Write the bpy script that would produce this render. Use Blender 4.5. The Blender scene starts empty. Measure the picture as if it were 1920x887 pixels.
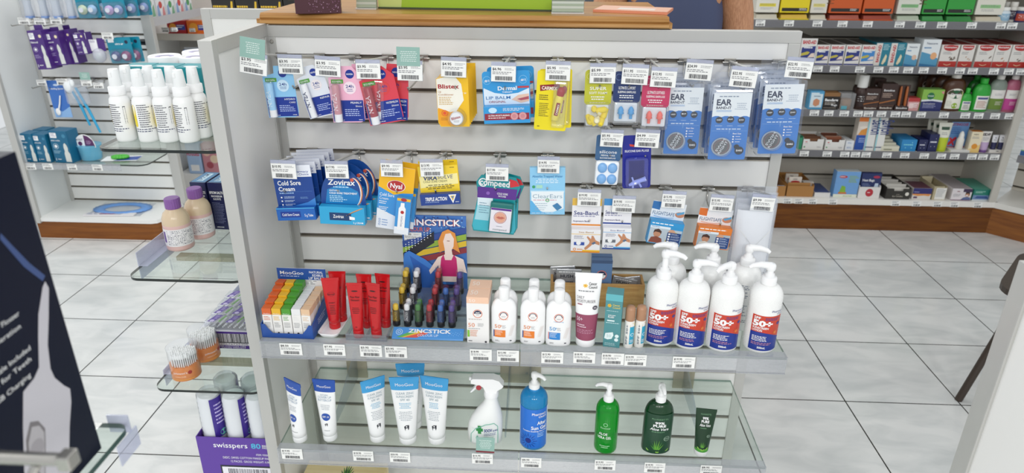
import bpy, bmesh, math, random
from mathutils import Vector, Matrix
R = random.Random(7)
S = bpy.context.scene
COL = S.collection
# ---------------------------------------------------------------- camera (24 mm phone lens, looking down at the stand)
CP = Vector((0.02993607, -1.59514349, 1.51246467)); FPX = 1301.38
_th, _ya, _ro = math.radians(23.58253), math.radians(-2.632428), math.radians(0.343791)
FW = Vector((math.sin(_ya)*math.cos(_th), math.cos(_ya)*math.cos(_th), -math.sin(_th)))
_r = FW.cross(Vector((0, 0, 1))).normalized(); _u = _r.cross(FW)
RT = _r*math.cos(_ro) + _u*math.sin(_ro); UP = -_r*math.sin(_ro) + _u*math.cos(_ro)
cam = bpy.data.cameras.new('camera'); cam.sensor_width = 36; cam.lens = FPX/1920*36
cam.clip_start = .02; cam.clip_end = 60
cam.dof.use_dof = True; cam.dof.focus_distance = 1.45; cam.dof.aperture_fstop = 6.3
co = bpy.data.objects.new('camera', cam); COL.objects.link(co); S.camera = co
m = Matrix((RT, UP, -FW)).transposed().to_4x4(); m.translation = CP; co.matrix_world = m
# ---------------------------------------------------------------- light
S.view_settings.view_transform = 'Standard'; S.view_settings.look = 'None'
S.view_settings.gamma = 1; S.view_settings.use_curve_mapping = False; S.view_settings.exposure = 0.06
S.cycles.transparent_max_bounces = 32; S.cycles.max_bounces = 8; S.cycles.use_denoising = True
S.cycles.caustics_reflective = False; S.cycles.caustics_refractive = False
wd = bpy.data.worlds.new('shop'); S.world = wd; wd.use_nodes = True
wd.node_tree.nodes['Background'].inputs[0].default_value = (.93, .97, 1, 1)
wd.node_tree.nodes['Background'].inputs[1].default_value = .74
def area(name, x, y, z, sx, sy, w, col=(1, .985, .96)):
    l = bpy.data.lights.new(name, 'AREA'); l.shape = 'RECTANGLE'; l.size = sx; l.size_y = sy; l.energy = w; l.color = col
    o = bpy.data.objects.new(name, l); COL.objects.link(o); o.location = (x, y, z); return o
for i, (x, y, w) in enumerate(((-1.1, -4.2, 58), (.2, -4.4, 70), (1.5, -4.0, 58), (-1.9, -1.4, 8), (.1, -1.6, 4), (-1.0, .9, 17), (-2.2, 1.0, 17), (.6, 1.3, 7), (2.1, .8, 3))):
    area('ceiling_lamp', x, y, 2.75, .3, 1.2, w*.86)
# ---------------------------------------------------------------- materials
def lin(h):
    h = h.lstrip('#'); c = [int(h[i:i+2], 16)/255 for i in (0, 2, 4)]
    return [x/12.92 if x <= .04045 else ((x+.055)/1.055)**2.4 for x in c]
_mc = {}
def C(h, rough=.42, metal=0.0, noise=.06, spec=.5):
    k = (h, rough, metal, noise, spec)
    if k in _mc: return _mc[k]
    m = bpy.data.materials.new('paint_'+h.lstrip('#')); m.use_nodes = True; nt = m.node_tree; b = nt.nodes['Principled BSDF']
    b.inputs['Base Color'].default_value = (*lin(h), 1); b.inputs['Metallic'].default_value = metal
    b.inputs['Specular IOR Level'].default_value = spec
    n = nt.nodes.new('ShaderNodeTexNoise'); n.inputs['Scale'].default_value = 60; n.inputs['Detail'].default_value = 2
    r = nt.nodes.new('ShaderNodeMapRange'); r.inputs[3].default_value = max(0, rough-noise); r.inputs[4].default_value = min(1, rough+noise)
    nt.links.new(n.outputs[0], r.inputs[0]); nt.links.new(r.outputs[0], b.inputs['Roughness'])
    _mc[k] = m; return m
def node_mat(name):
    m = bpy.data.materials.new(name); m.use_nodes = True; return m, m.node_tree, m.node_tree.nodes['Principled BSDF']
def clear(name, tint='#ffffff', body=0.0, rough=.04, bcol='#ffffff', ior=1.45):
    """thin clear plastic or glass: tinted see-through, fresnel gloss, an optional milky share"""
    k = (name,)
    if k in _mc: return _mc[k]
    m = bpy.data.materials.new(name); m.use_nodes = True; nt = m.node_tree; nt.nodes.clear()
    out = nt.nodes.new('ShaderNodeOutputMaterial'); t = nt.nodes.new('ShaderNodeBsdfTransparent'); t.inputs[0].default_value = (*lin(tint), 1)
    d = nt.nodes.new('ShaderNodeBsdfDiffuse'); d.inputs[0].default_value = (*lin(bcol), 1)
    g = nt.nodes.new('ShaderNodeBsdfGlossy'); g.inputs[1].default_value = rough
    lw = nt.nodes.new('ShaderNodeLayerWeight'); lw.inputs[0].default_value = .5
    pw = nt.nodes.new('ShaderNodeMath'); pw.operation = 'POWER'; pw.inputs[1].default_value = 4.2; nt.links.new(lw.outputs['Facing'], pw.inputs[0])
    f = nt.nodes.new('ShaderNodeMath'); f.operation = 'MULTIPLY_ADD'; f.inputs[1].default_value = .85; f.inputs[2].default_value = (ior-1)*.09; nt.links.new(pw.outputs[0], f.inputs[0])
    n = nt.nodes.new('ShaderNodeTexNoise'); n.inputs['Scale'].default_value = 40
    r = nt.nodes.new('ShaderNodeMapRange'); r.inputs[3].default_value = max(0, body*.9); r.inputs[4].default_value = min(1, body*1.1)
    a = nt.nodes.new('ShaderNodeMixShader'); c = nt.nodes.new('ShaderNodeMixShader'); L = nt.links.new
    L(n.outputs[0], r.inputs[0]); L(r.outputs[0], a.inputs[0]); L(t.outputs[0], a.inputs[1]); L(d.outputs[0], a.inputs[2])
    L(f.outputs[0], c.inputs[0]); L(a.outputs[0], c.inputs[1]); L(g.outputs[0], c.inputs[2]); L(c.outputs[0], out.inputs[0])
    _mc[k] = m; return m
def wood(name, a, b, scale=(2, 30, 30), rough=.35):
    m, nt, bs = node_mat(name); L = nt.links.new
    tc = nt.nodes.new('ShaderNodeTexCoord'); mp = nt.nodes.new('ShaderNodeMapping'); mp.inputs['Scale'].default_value = scale
    n = nt.nodes.new('ShaderNodeTexNoise'); n.inputs['Scale'].default_value = 1.6; n.inputs['Detail'].default_value = 6; n.inputs['Distortion'].default_value = .6
    cr = nt.nodes.new('ShaderNodeValToRGB'); cr.color_ramp.elements[0].color = (*lin(a), 1); cr.color_ramp.elements[1].color = (*lin(b), 1)
    cr.color_ramp.elements[0].position = .35; cr.color_ramp.elements[1].position = .68
    L(tc.outputs['Object'], mp.inputs[0]); L(mp.outputs[0], n.inputs[0]); L(n.outputs[0], cr.inputs[0]); L(cr.outputs[0], bs.inputs[0])
    bs.inputs['Roughness'].default_value = rough; bs.inputs['Specular IOR Level'].default_value = .3; return m
WHITE = C('#f2f2f0', .35); PAPER = C('#efefec', .55); INK = C('#30323a', .6); GREY = C('#8a8c90', .6)
ALU = C('#c4c3bf', .42, .35, .08); CHROME = C('#b9b6b0', .22, .9, .05); STEEL = C('#8d8a84', .35, .8)
LAM = C('#ecebe8', .38); LAMD = C('#d9d8d3', .4); DARK = C('#3b3631', .6)
GLASS = clear('shelf_glass', '#f4f9f6', .02, .02, '#dfe8e4', 1.5); GEDGE = C('#24312d', .15)
GEDGEL = clear('pale_glass_edge', '#9fb8ae', .55, .1, '#93a8a0')
BLI = clear('clear_blister', '#fcfdff', .045, .06, '#ffffff', 1.42)
LIP = clear('ticket_rail_plastic', '#f1f2f4', .3, .12, '#d8dade', 1.45)
ACR = clear('acrylic', '#eef2f6', .1, .05, '#e6ecf2', 1.45)
ACRB = clear('blue_tinted_acrylic', '#e9ebf5', .4, .08, '#dcdfee', 1.45)
LENS = clear('clear_wrap', '#f4f6fa', .16, .12, '#ffffff', 1.35)
# ---------------------------------------------------------------- mesh builder
class MB:
    def __init__(s): s.v = []; s.f = []; s.mi = []; s.sm = []; s.slots = []
    def slot(s, m):
        if m not in s.slots: s.slots.append(m)
        return s.slots.index(m)
    def add(s, vs, fs, m, smooth=False):
        b = len(s.v); k = s.slot(m); s.v += [tuple(x) for x in vs]
        for f in fs: s.f.append([i+b for i in f]); s.mi.append(k); s.sm.append(smooth)
    def box(s, x0, x1, y0, y1, z0, z1, m, b=0.0):
        if b <= 0:
            vs = [(x, y, z) for z in (z0, z1) for y in (y0, y1) for x in (x0, x1)]
            s.add(vs, [(0, 2, 3, 1), (4, 5, 7, 6), (0, 1, 5, 4), (2, 6, 7, 3), (0, 4, 6, 2), (1, 3, 7, 5)], m); return
        bm = bmesh.new(); bmesh.ops.create_cube(bm, size=1)
        for v in bm.verts: v.co = Vector(((x0+x1)/2+v.co.x*(x1-x0), (y0+y1)/2+v.co.y*(y1-y0), (z0+z1)/2+v.co.z*(z1-z0)))
        bmesh.ops.bevel(bm, geom=bm.edges[:], offset=b, segments=2, affect='EDGES', profile=.6)
        bm.verts.index_update(); s.add([v.co[:] for v in bm.verts], [[v.index for v in f.verts] for f in bm.faces], m); bm.free()
    def loft(s, rings, m, caps=True, smooth=True, close=True, capm=None):
        n = len(rings[0]); vs = [p for r in rings for p in r]; fs = []
        for i in range(len(rings)-1):
            for j in range(n if close else n-1):
                a = i*n+j; b = i*n+(j+1) % n; fs.append((a, b, b+n, a+n))
        s.add(vs, fs, m, smooth)
        if caps:
            s.add(rings[0], [list(range(n))[::-1]], capm or m); s.add(rings[-1], [list(range(n))], capm or m)
    def lathe(s, prof, m, n=24, cx=0, cy=0, sx=1, sy=1, smooth=True, caps=True):
        s.loft([[(cx+r*sx*math.cos(2*math.pi*j/n), cy+r*sy*math.sin(2*math.pi*j/n), z) for j in range(n)] for r, z in prof], m, caps, smooth)
    def prism(s, out, y0, y1, m, smooth=False):
        """outline in x,z extruded along y (y0 the front)"""
        n = len(out); s.loft([[(x, y0, z) for x, z in out], [(x, y1, z) for x, z in out]], m, True, smooth)
    def slab(s, out, z0, z1, m):
        s.loft([[(x, y, z0) for x, y in out], [(x, y, z1) for x, y in out]], m, True, False)
    def tube(s, path, r, m, n=10, caps=True):
        P = [Vector(p) for p in path]; rings = []; rr = r if isinstance(r, (list, tuple)) else [r]*len(P)
        t0 = (P[1]-P[0]).normalized(); ref = Vector((0, 0, 1)) if abs(t0.z) < .9 else Vector((1, 0, 0))
        for i, p in enumerate(P):
            t = ((P[min(i+1, len(P)-1)]-P[max(i-1, 0)])).normalized(); a = t.cross(ref)
            if a.length < 1e-4: a = t.cross(Vector((0, 1, 0)))
            a.normalize(); b = t.cross(a)
            rings.append([tuple(p+a*rr[i]*math.cos(2*math.pi*j/n)+b*rr[i]*math.sin(2*math.pi*j/n)) for j in range(n)])
        s.loft(rings, m, caps)
    def ball(s, c, r, m, n=14, k=8):
        rx, ry, rz = r if isinstance(r, (list, tuple)) else (r, r, r)
        s.loft([[(c[0]+rx*math.sin(math.pi*(i+.02)/(k+.04))*math.cos(2*math.pi*j/n), c[1]+ry*math.sin(math.pi*(i+.02)/(k+.04))*math.sin(2*math.pi*j/n), c[2]-rz*math.cos(math.pi*i/k)) for j in range(n)] for i in range(k+1)], m)
    def build(s, name, parent=None, loc=None, rot=None):
        me = bpy.data.meshes.new(name); me.from_pydata(s.v, [], s.f)
        for m in s.slots: me.materials.append(m)
        me.polygons.foreach_set('material_index', s.mi); me.polygons.foreach_set('use_smooth', s.sm); me.update()
        o = bpy.data.objects.new(name, me); COL.objects.link(o)
        if parent: o.parent = parent
        if loc is not None: o.location = loc
        if rot is not None: o.rotation_euler = rot if isinstance(rot, (tuple, list)) else (0, 0, rot)
        return o
def rrect(x0, x1, z0, z1, r, k=4):
    o = []
    for cx, cz, a in ((x1-r, z0+r, -90), (x1-r, z1-r, 0), (x0+r, z1-r, 90), (x0+r, z0+r, 180)):
        for i in range(k+1): t = math.radians(a+90*i/k); o.append((cx+r*math.cos(t), cz+r*math.sin(t)))
    return o
# ---------------------------------------------------------------- things
def tag(o, label, cat, group=None, kind=None):
    o['label'] = label; o['category'] = cat
    if group: o['group'] = group
    if kind: o['kind'] = kind
    return o
def thing(name, label, cat, loc=(0, 0, 0), rot=0, group=None):
    o = bpy.data.objects.new(name, None); COL.objects.link(o); o.empty_display_size = .02
    o.location = loc; o.rotation_euler = rot if isinstance(rot, (tuple, list)) else (0, 0, rot)
    return tag(o, label, cat, group)
def dup(src, loc, rot=None, label=None):
    def cp(o, par):
        c = o.copy(); COL.objects.link(c)
        if par: c.parent = par
        for ch in o.children: cp(ch, c)
        return c
    r = cp(src, None); r.location = loc
    if rot is not None: r.rotation_euler = rot if isinstance(rot, (tuple, list)) else (0, 0, rot)
    if label: r['label'] = label
    return r
def struct(o): o['kind'] = 'structure'; return o
# ---------------------------------------------------------------- measuring: a photo pixel on a real plane of the shop
def _ray(px, py): return FW + RT*((px-960)/FPX) - UP*((py-443.5)/FPX)
def aty(px, py, Y): d = _ray(px, py); return CP + d*((Y-CP.y)/d.y)
def atz(px, py, z): d = _ray(px, py); return CP + d*((z-CP.z)/d.z)
def atx(px, py, x): d = _ray(px, py); return CP + d*((x-CP.x)/d.x)
def quad(tl, tr, br, bl, Y):
    """four photo corners of an upright flat face at depth Y -> centre, width, height, tilt"""
    a, b, c, d = (aty(*q, Y) for q in (tl, tr, br, bl)); ux = ((b-a)+(c-d))/2; uy = ((a-d)+(b-c))/2
    return (a+b+c+d)/4, ux.length, uy.length, -math.atan2(ux.z, ux.x)
# ---------------------------------------------------------------- print: flat colour patches and lettering lifted a hair off a surface
class Flat:
    def __init__(s, o, ux, uy, w, h):
        s.o, s.ux, s.uy, s.w, s.h = Vector(o), Vector(ux).normalized(), Vector(uy).normalized(), w, h; s.n = s.ux.cross(s.uy); s.k = 0; s.cur = False
    def at(s, u, v, l): return s.o + s.ux*(u*s.w) + s.uy*(v*s.h) + s.n*l
class Curve:
    """fn(u,v) -> (point, outward normal)"""
    def __init__(s, fn, w, h): s.fn, s.w, s.h = fn, w, h; s.k = 0; s.cur = True
    def at(s, u, v, l): p, n = s.fn(u, v); return Vector(p) + Vector(n)*l
def front(w, h, y=0, x=0, z=0): return Flat((x-w/2, y, z), (1, 0, 0), (0, 0, 1), w, h)
def cyl(r, z0, h, span=math.pi, ry=None, c=0.0):
    ry = ry or r
    def fn(u, v):
        a = (u-.5)*span+c; return (r*math.sin(a), -ry*math.cos(a), z0+v*h), Vector((math.sin(a)/r, -math.cos(a)/ry, 0)).normalized()
    return Curve(fn, (r+ry)/2*span, h)
LIFT0, LIFTD = .00022, .00005
def _lift(s): s.k += 1; return LIFT0 + s.k*LIFTD
def patch(mb, s, u0, u1, v0, v1, m, n=None):
    l = _lift(s); n = n or (max(2, int(abs(u1-u0)*24)) if s.cur else 1); nv = 6 if s.cur else 1
    vs = [s.at(u0+(u1-u0)*i/n, v0+(v1-v0)*j/nv, l) for j in range(nv+1) for i in range(n+1)]
    mb.add(vs, [(j*(n+1)+i, j*(n+1)+i+1, (j+1)*(n+1)+i+1, (j+1)*(n+1)+i) for j in range(nv) for i in range(n)], m)
def poly(mb, s, pts, m):
    l = _lift(s); mb.add([s.at(u, v, l) for u, v in pts], [list(range(len(pts)))], m)
def disc(mb, s, u, v, r, m, ry=None, n=28, r2=0):
    """r as a share of the width (ry too, default round); r2 > 0 makes a ring"""
    l = _lift(s); k = s.w/s.h; ry = ry if ry else r; P = lambda q, i: s.at(u+r*q*math.cos(2*math.pi*i/n), v+ry*q*k*math.sin(2*math.pi*i/n), l)
    if r2: mb.add([P(1, i) for i in range(n)]+[P(r2/r, i) for i in range(n)], [(i, (i+1) % n, n+(i+1) % n, n+i) for i in range(n)], m)
    else: mb.add([s.at(u, v, l)]+[P(1, i) for i in range(n)], [(0, 1+i, 1+(i+1) % n) for i in range(n)], m)
_tc = {}
def _glyphs(t, bold):
    k = (t, bold)
    if k not in _tc:
        c = bpy.data.curves.new('t', 'FONT'); c.body = t; c.resolution_u = 2; c.offset = bold; c.fill_mode = 'FRONT'
        o = bpy.data.objects.new('t', c); me = bpy.data.meshes.new_from_object(o)
        vs = [(v.co.x, v.co.y) for v in me.vertices]; fs = [list(p.vertices) for p in me.polygons]
        bpy.data.objects.remove(o); bpy.data.curves.remove(c); bpy.data.meshes.remove(me)
        _tc[k] = (vs, fs, min(x for x, y in vs), max(x for x, y in vs)) if vs else ([], [], 0, 1)
    return _tc[k]
def T(mb, s, t, u, v, h, m, w=None, al='c', bold=.012, sh=0.0, rot=0.0, arc=0.0):
    """t with cap height h (share of the surface height), its baseline at v; w squeezes or stretches to that share of the width"""
    vs, fs, x0, x1 = _glyphs(t, bold)
    if not vs: return
    l = _lift(s)+(.0005 if s.cur else 0); H = h*s.h; ky = H/.7; kx = (w*s.w)/(x1-x0) if w else ky
    if rot and w: kx = (w*s.h)/(x1-x0) if abs(rot) > 45 else kx
    W = (x1-x0)*kx; off = {'c': -W/2, 'l': 0, 'r': -W}[al]; ca, sa = math.cos(math.radians(rot)), math.sin(math.radians(rot)); out = []
    for x, y in vs:
        a = (x-x0)*kx+off; b = y*ky; a += sh*b
        if arc: b -= arc*a*a
        out.append(s.at(u+(a*ca-b*sa)/s.w, v+(a*sa+b*ca)/s.h, l))
    mb.add(out, fs, m)
def lines(mb, s, u0, u1, vt, vb, n, m, fill=.45, words=True, al='l', rr=R):
    """fine print too small to read: rows of short dashes"""
    l = _lift(s); p = (vt-vb)/n
    for i in range(n):
        top = vt-i*p; bot = top-p*fill; e = u0+(u1-u0)*(rr.uniform(.65, 1) if words else 1); x = u0
        if al == 'c': d = (u1-e)/2; x += d; e += d
        while x < e-.004:
            wd = rr.uniform(.06, .16)*(u1-u0) if words else e-x; x2 = min(e, x+wd)
            mb.add([s.at(x, bot, l), s.at(x2, bot, l), s.at(x2, top, l), s.at(x, top, l)], [(0, 1, 2, 3)], m); x = x2+.03*(u1-u0)
def bars(mb, s, u0, u1, v0, v1, m=None, n=22, seed=3):
    l = _lift(s); rr = random.Random(seed); x = u0; m = m or INK; q = (u1-u0)/n/2
    while x < u1:
        w = q*rr.choice((.5, .8, 1.2, 1.7)); x2 = min(u1, x+w); mb.add([s.at(x, v0, l), s.at(x2, v0, l), s.at(x2, v1, l), s.at(x, v1, l)], [(0, 1, 2, 3)], m); x = x2+q*rr.choice((.5, .8, 1.1))
# ================================================================ the setting
fm, nt, b = node_mat('floor_tiles'); L = nt.links.new
tc = nt.nodes.new('ShaderNodeTexCoord'); sx = nt.nodes.new('ShaderNodeSeparateXYZ'); L(tc.outputs['Object'], sx.inputs[0])
def mth(op, a, bb, c=None):
    n = nt.nodes.new('ShaderNodeMath'); n.operation = op
    for i, q in enumerate((a, bb, c)):
        if q is None: continue
        if isinstance(q, (int, float)): n.inputs[i].default_value = q
        else: L(q, n.inputs[i])
    return n.outputs[0]
gl = []
for ax, off in ((0, .08), (1, .08)):
    q = mth('DIVIDE', mth('ADD', sx.outputs[ax], 40+off if ax == 0 else 40-.08), .4); fr = mth('FRACT', q, None)
    d = mth('ABSOLUTE', mth('SUBTRACT', fr, .5), None); gl.append(mth('GREATER_THAN', d, .5-.0058))
gm = mth('MAXIMUM', gl[0], gl[1])
mp = nt.nodes.new('ShaderNodeMapping'); mp.inputs['Scale'].default_value = (2.2, 5.5, 1); mp.inputs['Rotation'].default_value = (0, 0, .25); L(tc.outputs['Object'], mp.inputs[0])
n1 = nt.nodes.new('ShaderNodeTexNoise'); n1.inputs['Scale'].default_value = 2.2; n1.inputs['Detail'].default_value = 5; n1.inputs['Distortion'].default_value = .8; L(mp.outputs[0], n1.inputs[0])
cr = nt.nodes.new('ShaderNodeValToRGB'); L(n1.outputs[0], cr.inputs[0])
cr.color_ramp.elements[0].position = .3; cr.color_ramp.elements[0].color = (*lin('#c6c9c8'), 1); cr.color_ramp.elements[1].position = .62; cr.color_ramp.elements[1].color = (*lin('#dbdcda'), 1)
mx = nt.nodes.new('ShaderNodeMixRGB'); L(gm, mx.inputs[0]); L(cr.outputs[0], mx.inputs[1]); mx.inputs[2].default_value = (*lin('#34322f'), 1); L(mx.outputs[0], b.inputs[0])
n2 = nt.nodes.new('ShaderNodeTexNoise'); n2.inputs['Scale'].default_value = 26; n2.inputs['Detail'].default_value = 3; L(tc.outputs['Object'], n2.inputs[0])
bp = nt.nodes.new('ShaderNodeBump'); bp.inputs['Strength'].default_value = .06; bp.inputs['Distance'].default_value = .01; L(n2.outputs[0], bp.inputs['Height']); L(bp.outputs[0], b.inputs['Normal'])
b.inputs['Roughness'].default_value = .16; b.inputs['Specular IOR Level'].default_value = .5
mb = MB(); mb.box(-4.5, 4.5, -3, 5, -.05, 0, fm); struct(mb.build('floor'))
WALLM = C('#d6d3cc', .6)
mb = MB(); mb.box(-4.5, 4.5, 4.9, 5, 0, 2.8, WALLM); struct(mb.build('wall_back'))
PLINTH = wood('brown_plinth_laminate', '#5e3312', '#794816', (3, 3, 40)); OAK = wood('oak_counter', '#a06f3a', '#c29357', (3, 40, 60), .3)
PINE = wood('pine', '#b78a52', '#cda469', (10, 10, 90), .5); PLINTHL = wood('light_brown_plinth_laminate', '#78451c', '#8d5522', (3, 3, 40))
def frame_xz(mb, x0, x1, z0, z1, w, y0, y1, m, bottom=True):
    mb.box(x0, x0+w, y0, y1, z0, z1, m, .0012); mb.box(x1-w, x1, y0, y1, z0, z1, m, .0012); mb.box(x0+w, x1-w, y0, y1, z1-w, z1, m, .0012)
    if bottom: mb.box(x0+w, x1-w, y0, y1, z0, z0+w, m, .0012)
def slats(mb, x0, x1, z0, z1, ztop, pitch, y, board, groove, lip, gap=.0075, t=.016):
    """boards with shadow gaps; ztop is the height of the highest gap"""
    z = ztop; hi = z1
    mb.box(x0, x1, y+t*.55, y+t, z0, z1, groove)
    while True:
        lo = max(z, z0); mb.box(x0, x1, y, y+t, lo+gap/2, hi, board)
        if z <= z0: break
        mb.box(x0, x1, y-.0006, y+t*.6, z-gap/2-.003, z-gap/2, lip)
        hi = z-gap/2-.003; z -= pitch
# ---------------------------------------------------------------- main display stand
st = thing('display_stand', 'white slatted counter-front display stand with silver metal edging and clear shelves', 'display stand', (0, 0, 0))
mb = MB(); slats(mb, -.585, .562, .06, 1.297, 1.2545, .0745, 0, LAM, C('#6b655c', .5), C('#aaa397', .4, .3)); mb.build('slat_panel', st)
mb = MB()
mb.box(-.6, .588, -.003, .018, 1.295, 1.3205, ALU, .001); mb.box(.562, .588, -.003, .018, .02, 1.295, ALU, .001); mb.box(-.6, -.583, -.003, .018, .02, 1.295, ALU, .001); mb.build('metal_frame', st)
mb = MB(); mb.box(-.623, -.602, -.272, .0, .02, 1.3, LAM); mb.build('side_panel', st)
mb = MB(); fz = 1.325
mb.box(-.626, -.5985, -.282, -.26, .0, fz, ALU, .0015); mb.box(-.626, -.5985, -.26, .0, fz-.028, fz, ALU, .0015); mb.box(-.626, -.5985, -.02, -.003, .0, fz-.028, ALU, .001); mb.build('side_frame', st)
for z in (1.285, .5):
    mb = MB(); mb.lathe([(.0045, 0), (.0045, .002), (.003, .0035)], CHROME, 12); o = mb.build('bolt', st, (-.5915, -.003, z), (math.pi/2, 0, 0))
mb = MB(); mb.box(-.59, .57, -.25, -.001, .015, .06, LAM, .002); mb.build('base_deck', st)
mb = MB(); mb.box(-.59, .57, -.235, -.01, .0, .015, PLINTH); mb.build('plinth', st)
# glass shelves with clear ticket rails and brackets
def glass(name, label, x0, x1, y0, y1, z, edge, round_=0, t=.006):
    th = thing(name, label, 'glass shelf', (0, 0, z))
    mb = MB(); out = rrect(x0, x1, y0, y1, max(round_, .002), 6)
    if round_ > 0: out = [(x, y) for x, y in out]
    n = len(out); mb.add([(x, y, 0) for x, y in out], [list(range(n))], GLASS); mb.add([(x, y, -t) for x, y in out], [list(range(n))[::-1]], GLASS)
    for i in range(n):
        a, c = out[i], out[(i+1) % n]; mb.add([(a[0], a[1], 0), (c[0], c[1], 0), (c[0], c[1], -t), (a[0], a[1], -t)], [(0, 1, 2, 3)], edge)
    mb.build('glass_pane', th); return th
def rail(th, x0, x1, y, h=.034):
    mb = MB(); mb.box(x0, x1, y-.0022, y-.0005, -.040, .002, LIP); mb.box(x0, x1, y-.0005, y+.02, .0002, .0012, LIP); mb.box(x0, x1, y-.004, y-.0022, -.040, -.0375, LIP); mb.build('ticket_rail', th)
ZA, ZB, YF = .7015, .4085, -.338
sA = glass('glass_shelf', 'upper clear glass shelf of the main stand carrying sunscreens and lip balms', -.573, .551, YF, -.004, ZA, GEDGEL)
rail(sA, -.573, -.0105, YF); rail(sA, -.0085, .551, YF)
sB = glass('glass_shelf', 'lower clear glass shelf of the main stand carrying after sun gels and tubes', -.573, .551, YF, -.004, ZB, GEDGEL)
rail(sB, -.573, -.0105, YF); rail(sB, -.0085, .551, YF)
BRK = clear('bracket_plastic', '#e9e4d4', .5, .2, '#d3ccb8')
for sh, zz in ((sB, ZB),):
    for x in (-.47, -.045, .01, .425):
        mb = MB(); mb.box(x-.028, x+.028, -.006, -.0012, -.03, .072, BRK, .001); mb.lathe([(.007, 0), (.007, .006), (.004, .008)], ACR, 12); mb.build('shelf_bracket', sh)
        mb = MB(); mb.loft([[(x-.002, -.006, -.028), (x+.002, -.006, -.028), (x+.002, -.006, .06), (x-.002, -.006, .06)], [(x-.002, -.25, -.016), (x+.002, -.25, -.016), (x+.002, -.25, -.007), (x-.002, -.25, -.007)]], ACR, True, False); mb.build('bracket_arm', sh)
# ================================================================ price tickets and display hooks
TW, TH = .0485, .0315
def ticket_face(mb, price, s, seed=1, flag=False):
    rr = random.Random(seed)
    if price:
        T(mb, s, '$'+price, .05, .72, .16, C('#26262c', .6), w=.36, al='l', bold=.018)
        lines(mb, s, .55, .98, .86, .7, 2, GREY, .35, rr=rr); lines(mb, s, .05, .95, .62, .42, 2, C('#77787d', .6), .4, rr=rr); bars(mb, s, .16, .86, .08, .34, n=26, seed=seed)
    else:
        lines(mb, s, .06, .9, .92, .52, 2, GREY, .5, rr=rr); bars(mb, s, .14, .86, .08, .42, n=12, seed=seed)
TEAL = C('#8fb3a9', .5)
def ticket_mesh(price, seed=1, w=TW, h=TH, simple=False):
    mb = MB(); mb.box(-w/2, w/2, 0, .0006, -h/2, h/2, PAPER); s = Flat((-w/2, 0, -h/2), (1, 0, 0), (0, 0, 1), w, h)
    ticket_face(mb, price, s, seed); return mb
def shelf_ticket(box, price, label, Y, group, seed=1):
    x0, y0, x1, y1 = box; c = aty((x0+x1)/2, (y0+y1)/2, Y); a = aty(x0, (y0+y1)/2, Y); b = aty(x1, (y0+y1)/2, Y)
    o = ticket_mesh(price, seed, (b-a).x, (b-a).x*.6).build('price_ticket', None, (c.x, Y, c.z), (0, 0, 0)); return tag(o, label, 'price ticket', group)
def hook(bpx, box, Y, price, label, tilt=0.0, flag=None, hi=0.0):
    """wire hook clipped into a slat gap, a second wire above carrying a clear flip-up ticket"""
    B = aty(bpx[0], bpx[1], 0); row = round((1.2545-B.z)/.0745); Z = 1.2545-.0745*row
    th = thing('display_hook', label, 'hook', (B.x, 0, Z), 0, 'wire display hooks on the slatted panel')
    mb = MB(); mb.box(-.013, .013, -.004, -.0008, -.009, .006, STEEL, .001); mb.tube([(-.016, -.004, -.002), (.016, -.004, -.002)], .0022, CHROME, 8); mb.build('hook_clip', th)
    PY = -.11 if tilt == 9 else Y+.006; x0, y0, x1, y1 = box; cx, cy = (x0+x1)/2, (y0+y1)/2; c = aty(cx, cy, Y); wd = (aty(x1, cy, Y)-aty(x0, cy, Y)).x; hh = wd*.63
    tx, tz = c.x-B.x, c.z-Z
    mb = MB(); mb.tube([(0, -.004, -.004), (0, -.006, -.03), (0, -.02, -.036), (0, PY+.006, -.036), (0, PY, -.03)], .0019, CHROME, 8); mb.build('prong', th)
    ax = max(tx-.018, min(tx+.018, 0)); top = tz+hh/2+.004
    mb = MB(); mb.tube([(0, -.004, 0), (ax*.3, Y*.3, top*.3), (ax, Y+.003, top), (ax, Y+.001, top-.004)], .0026, ALU, 8); mb.build('ticket_wire', th)
    a = math.radians(tilt); rot = (0, a, 0)
    mb = MB(); mb.box(-wd/2-.0008, wd/2+.0008, .0008, .0018, -hh/2-.001, hh/2+.008, ACR); mb.box(-wd/2, wd/2, -.0008, .0004, hh/2+.0005, hh/2+.0075, ACRB)
    hd = mb.build('ticket_holder', th, (tx, Y, tz), rot)
    o = ticket_mesh(price, int(cx), wd, hh).build('price_ticket', hd)
    if flag:
        fh = flag; mb = MB(); mb.box(-wd/2, wd/2-.004, -.001, -.0002, hh/2-.003, hh/2+fh, TEAL); s = Flat((-wd/2, -.001, hh/2-.003), (1, 0, 0), (0, 0, 1), wd-.004, fh)
        lines(mb, s, .15, .88, .84, .2, 6, C('#dfeae6', .5), .34, al='c'); mb.build('notice_flag', hd)
    return th
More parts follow.
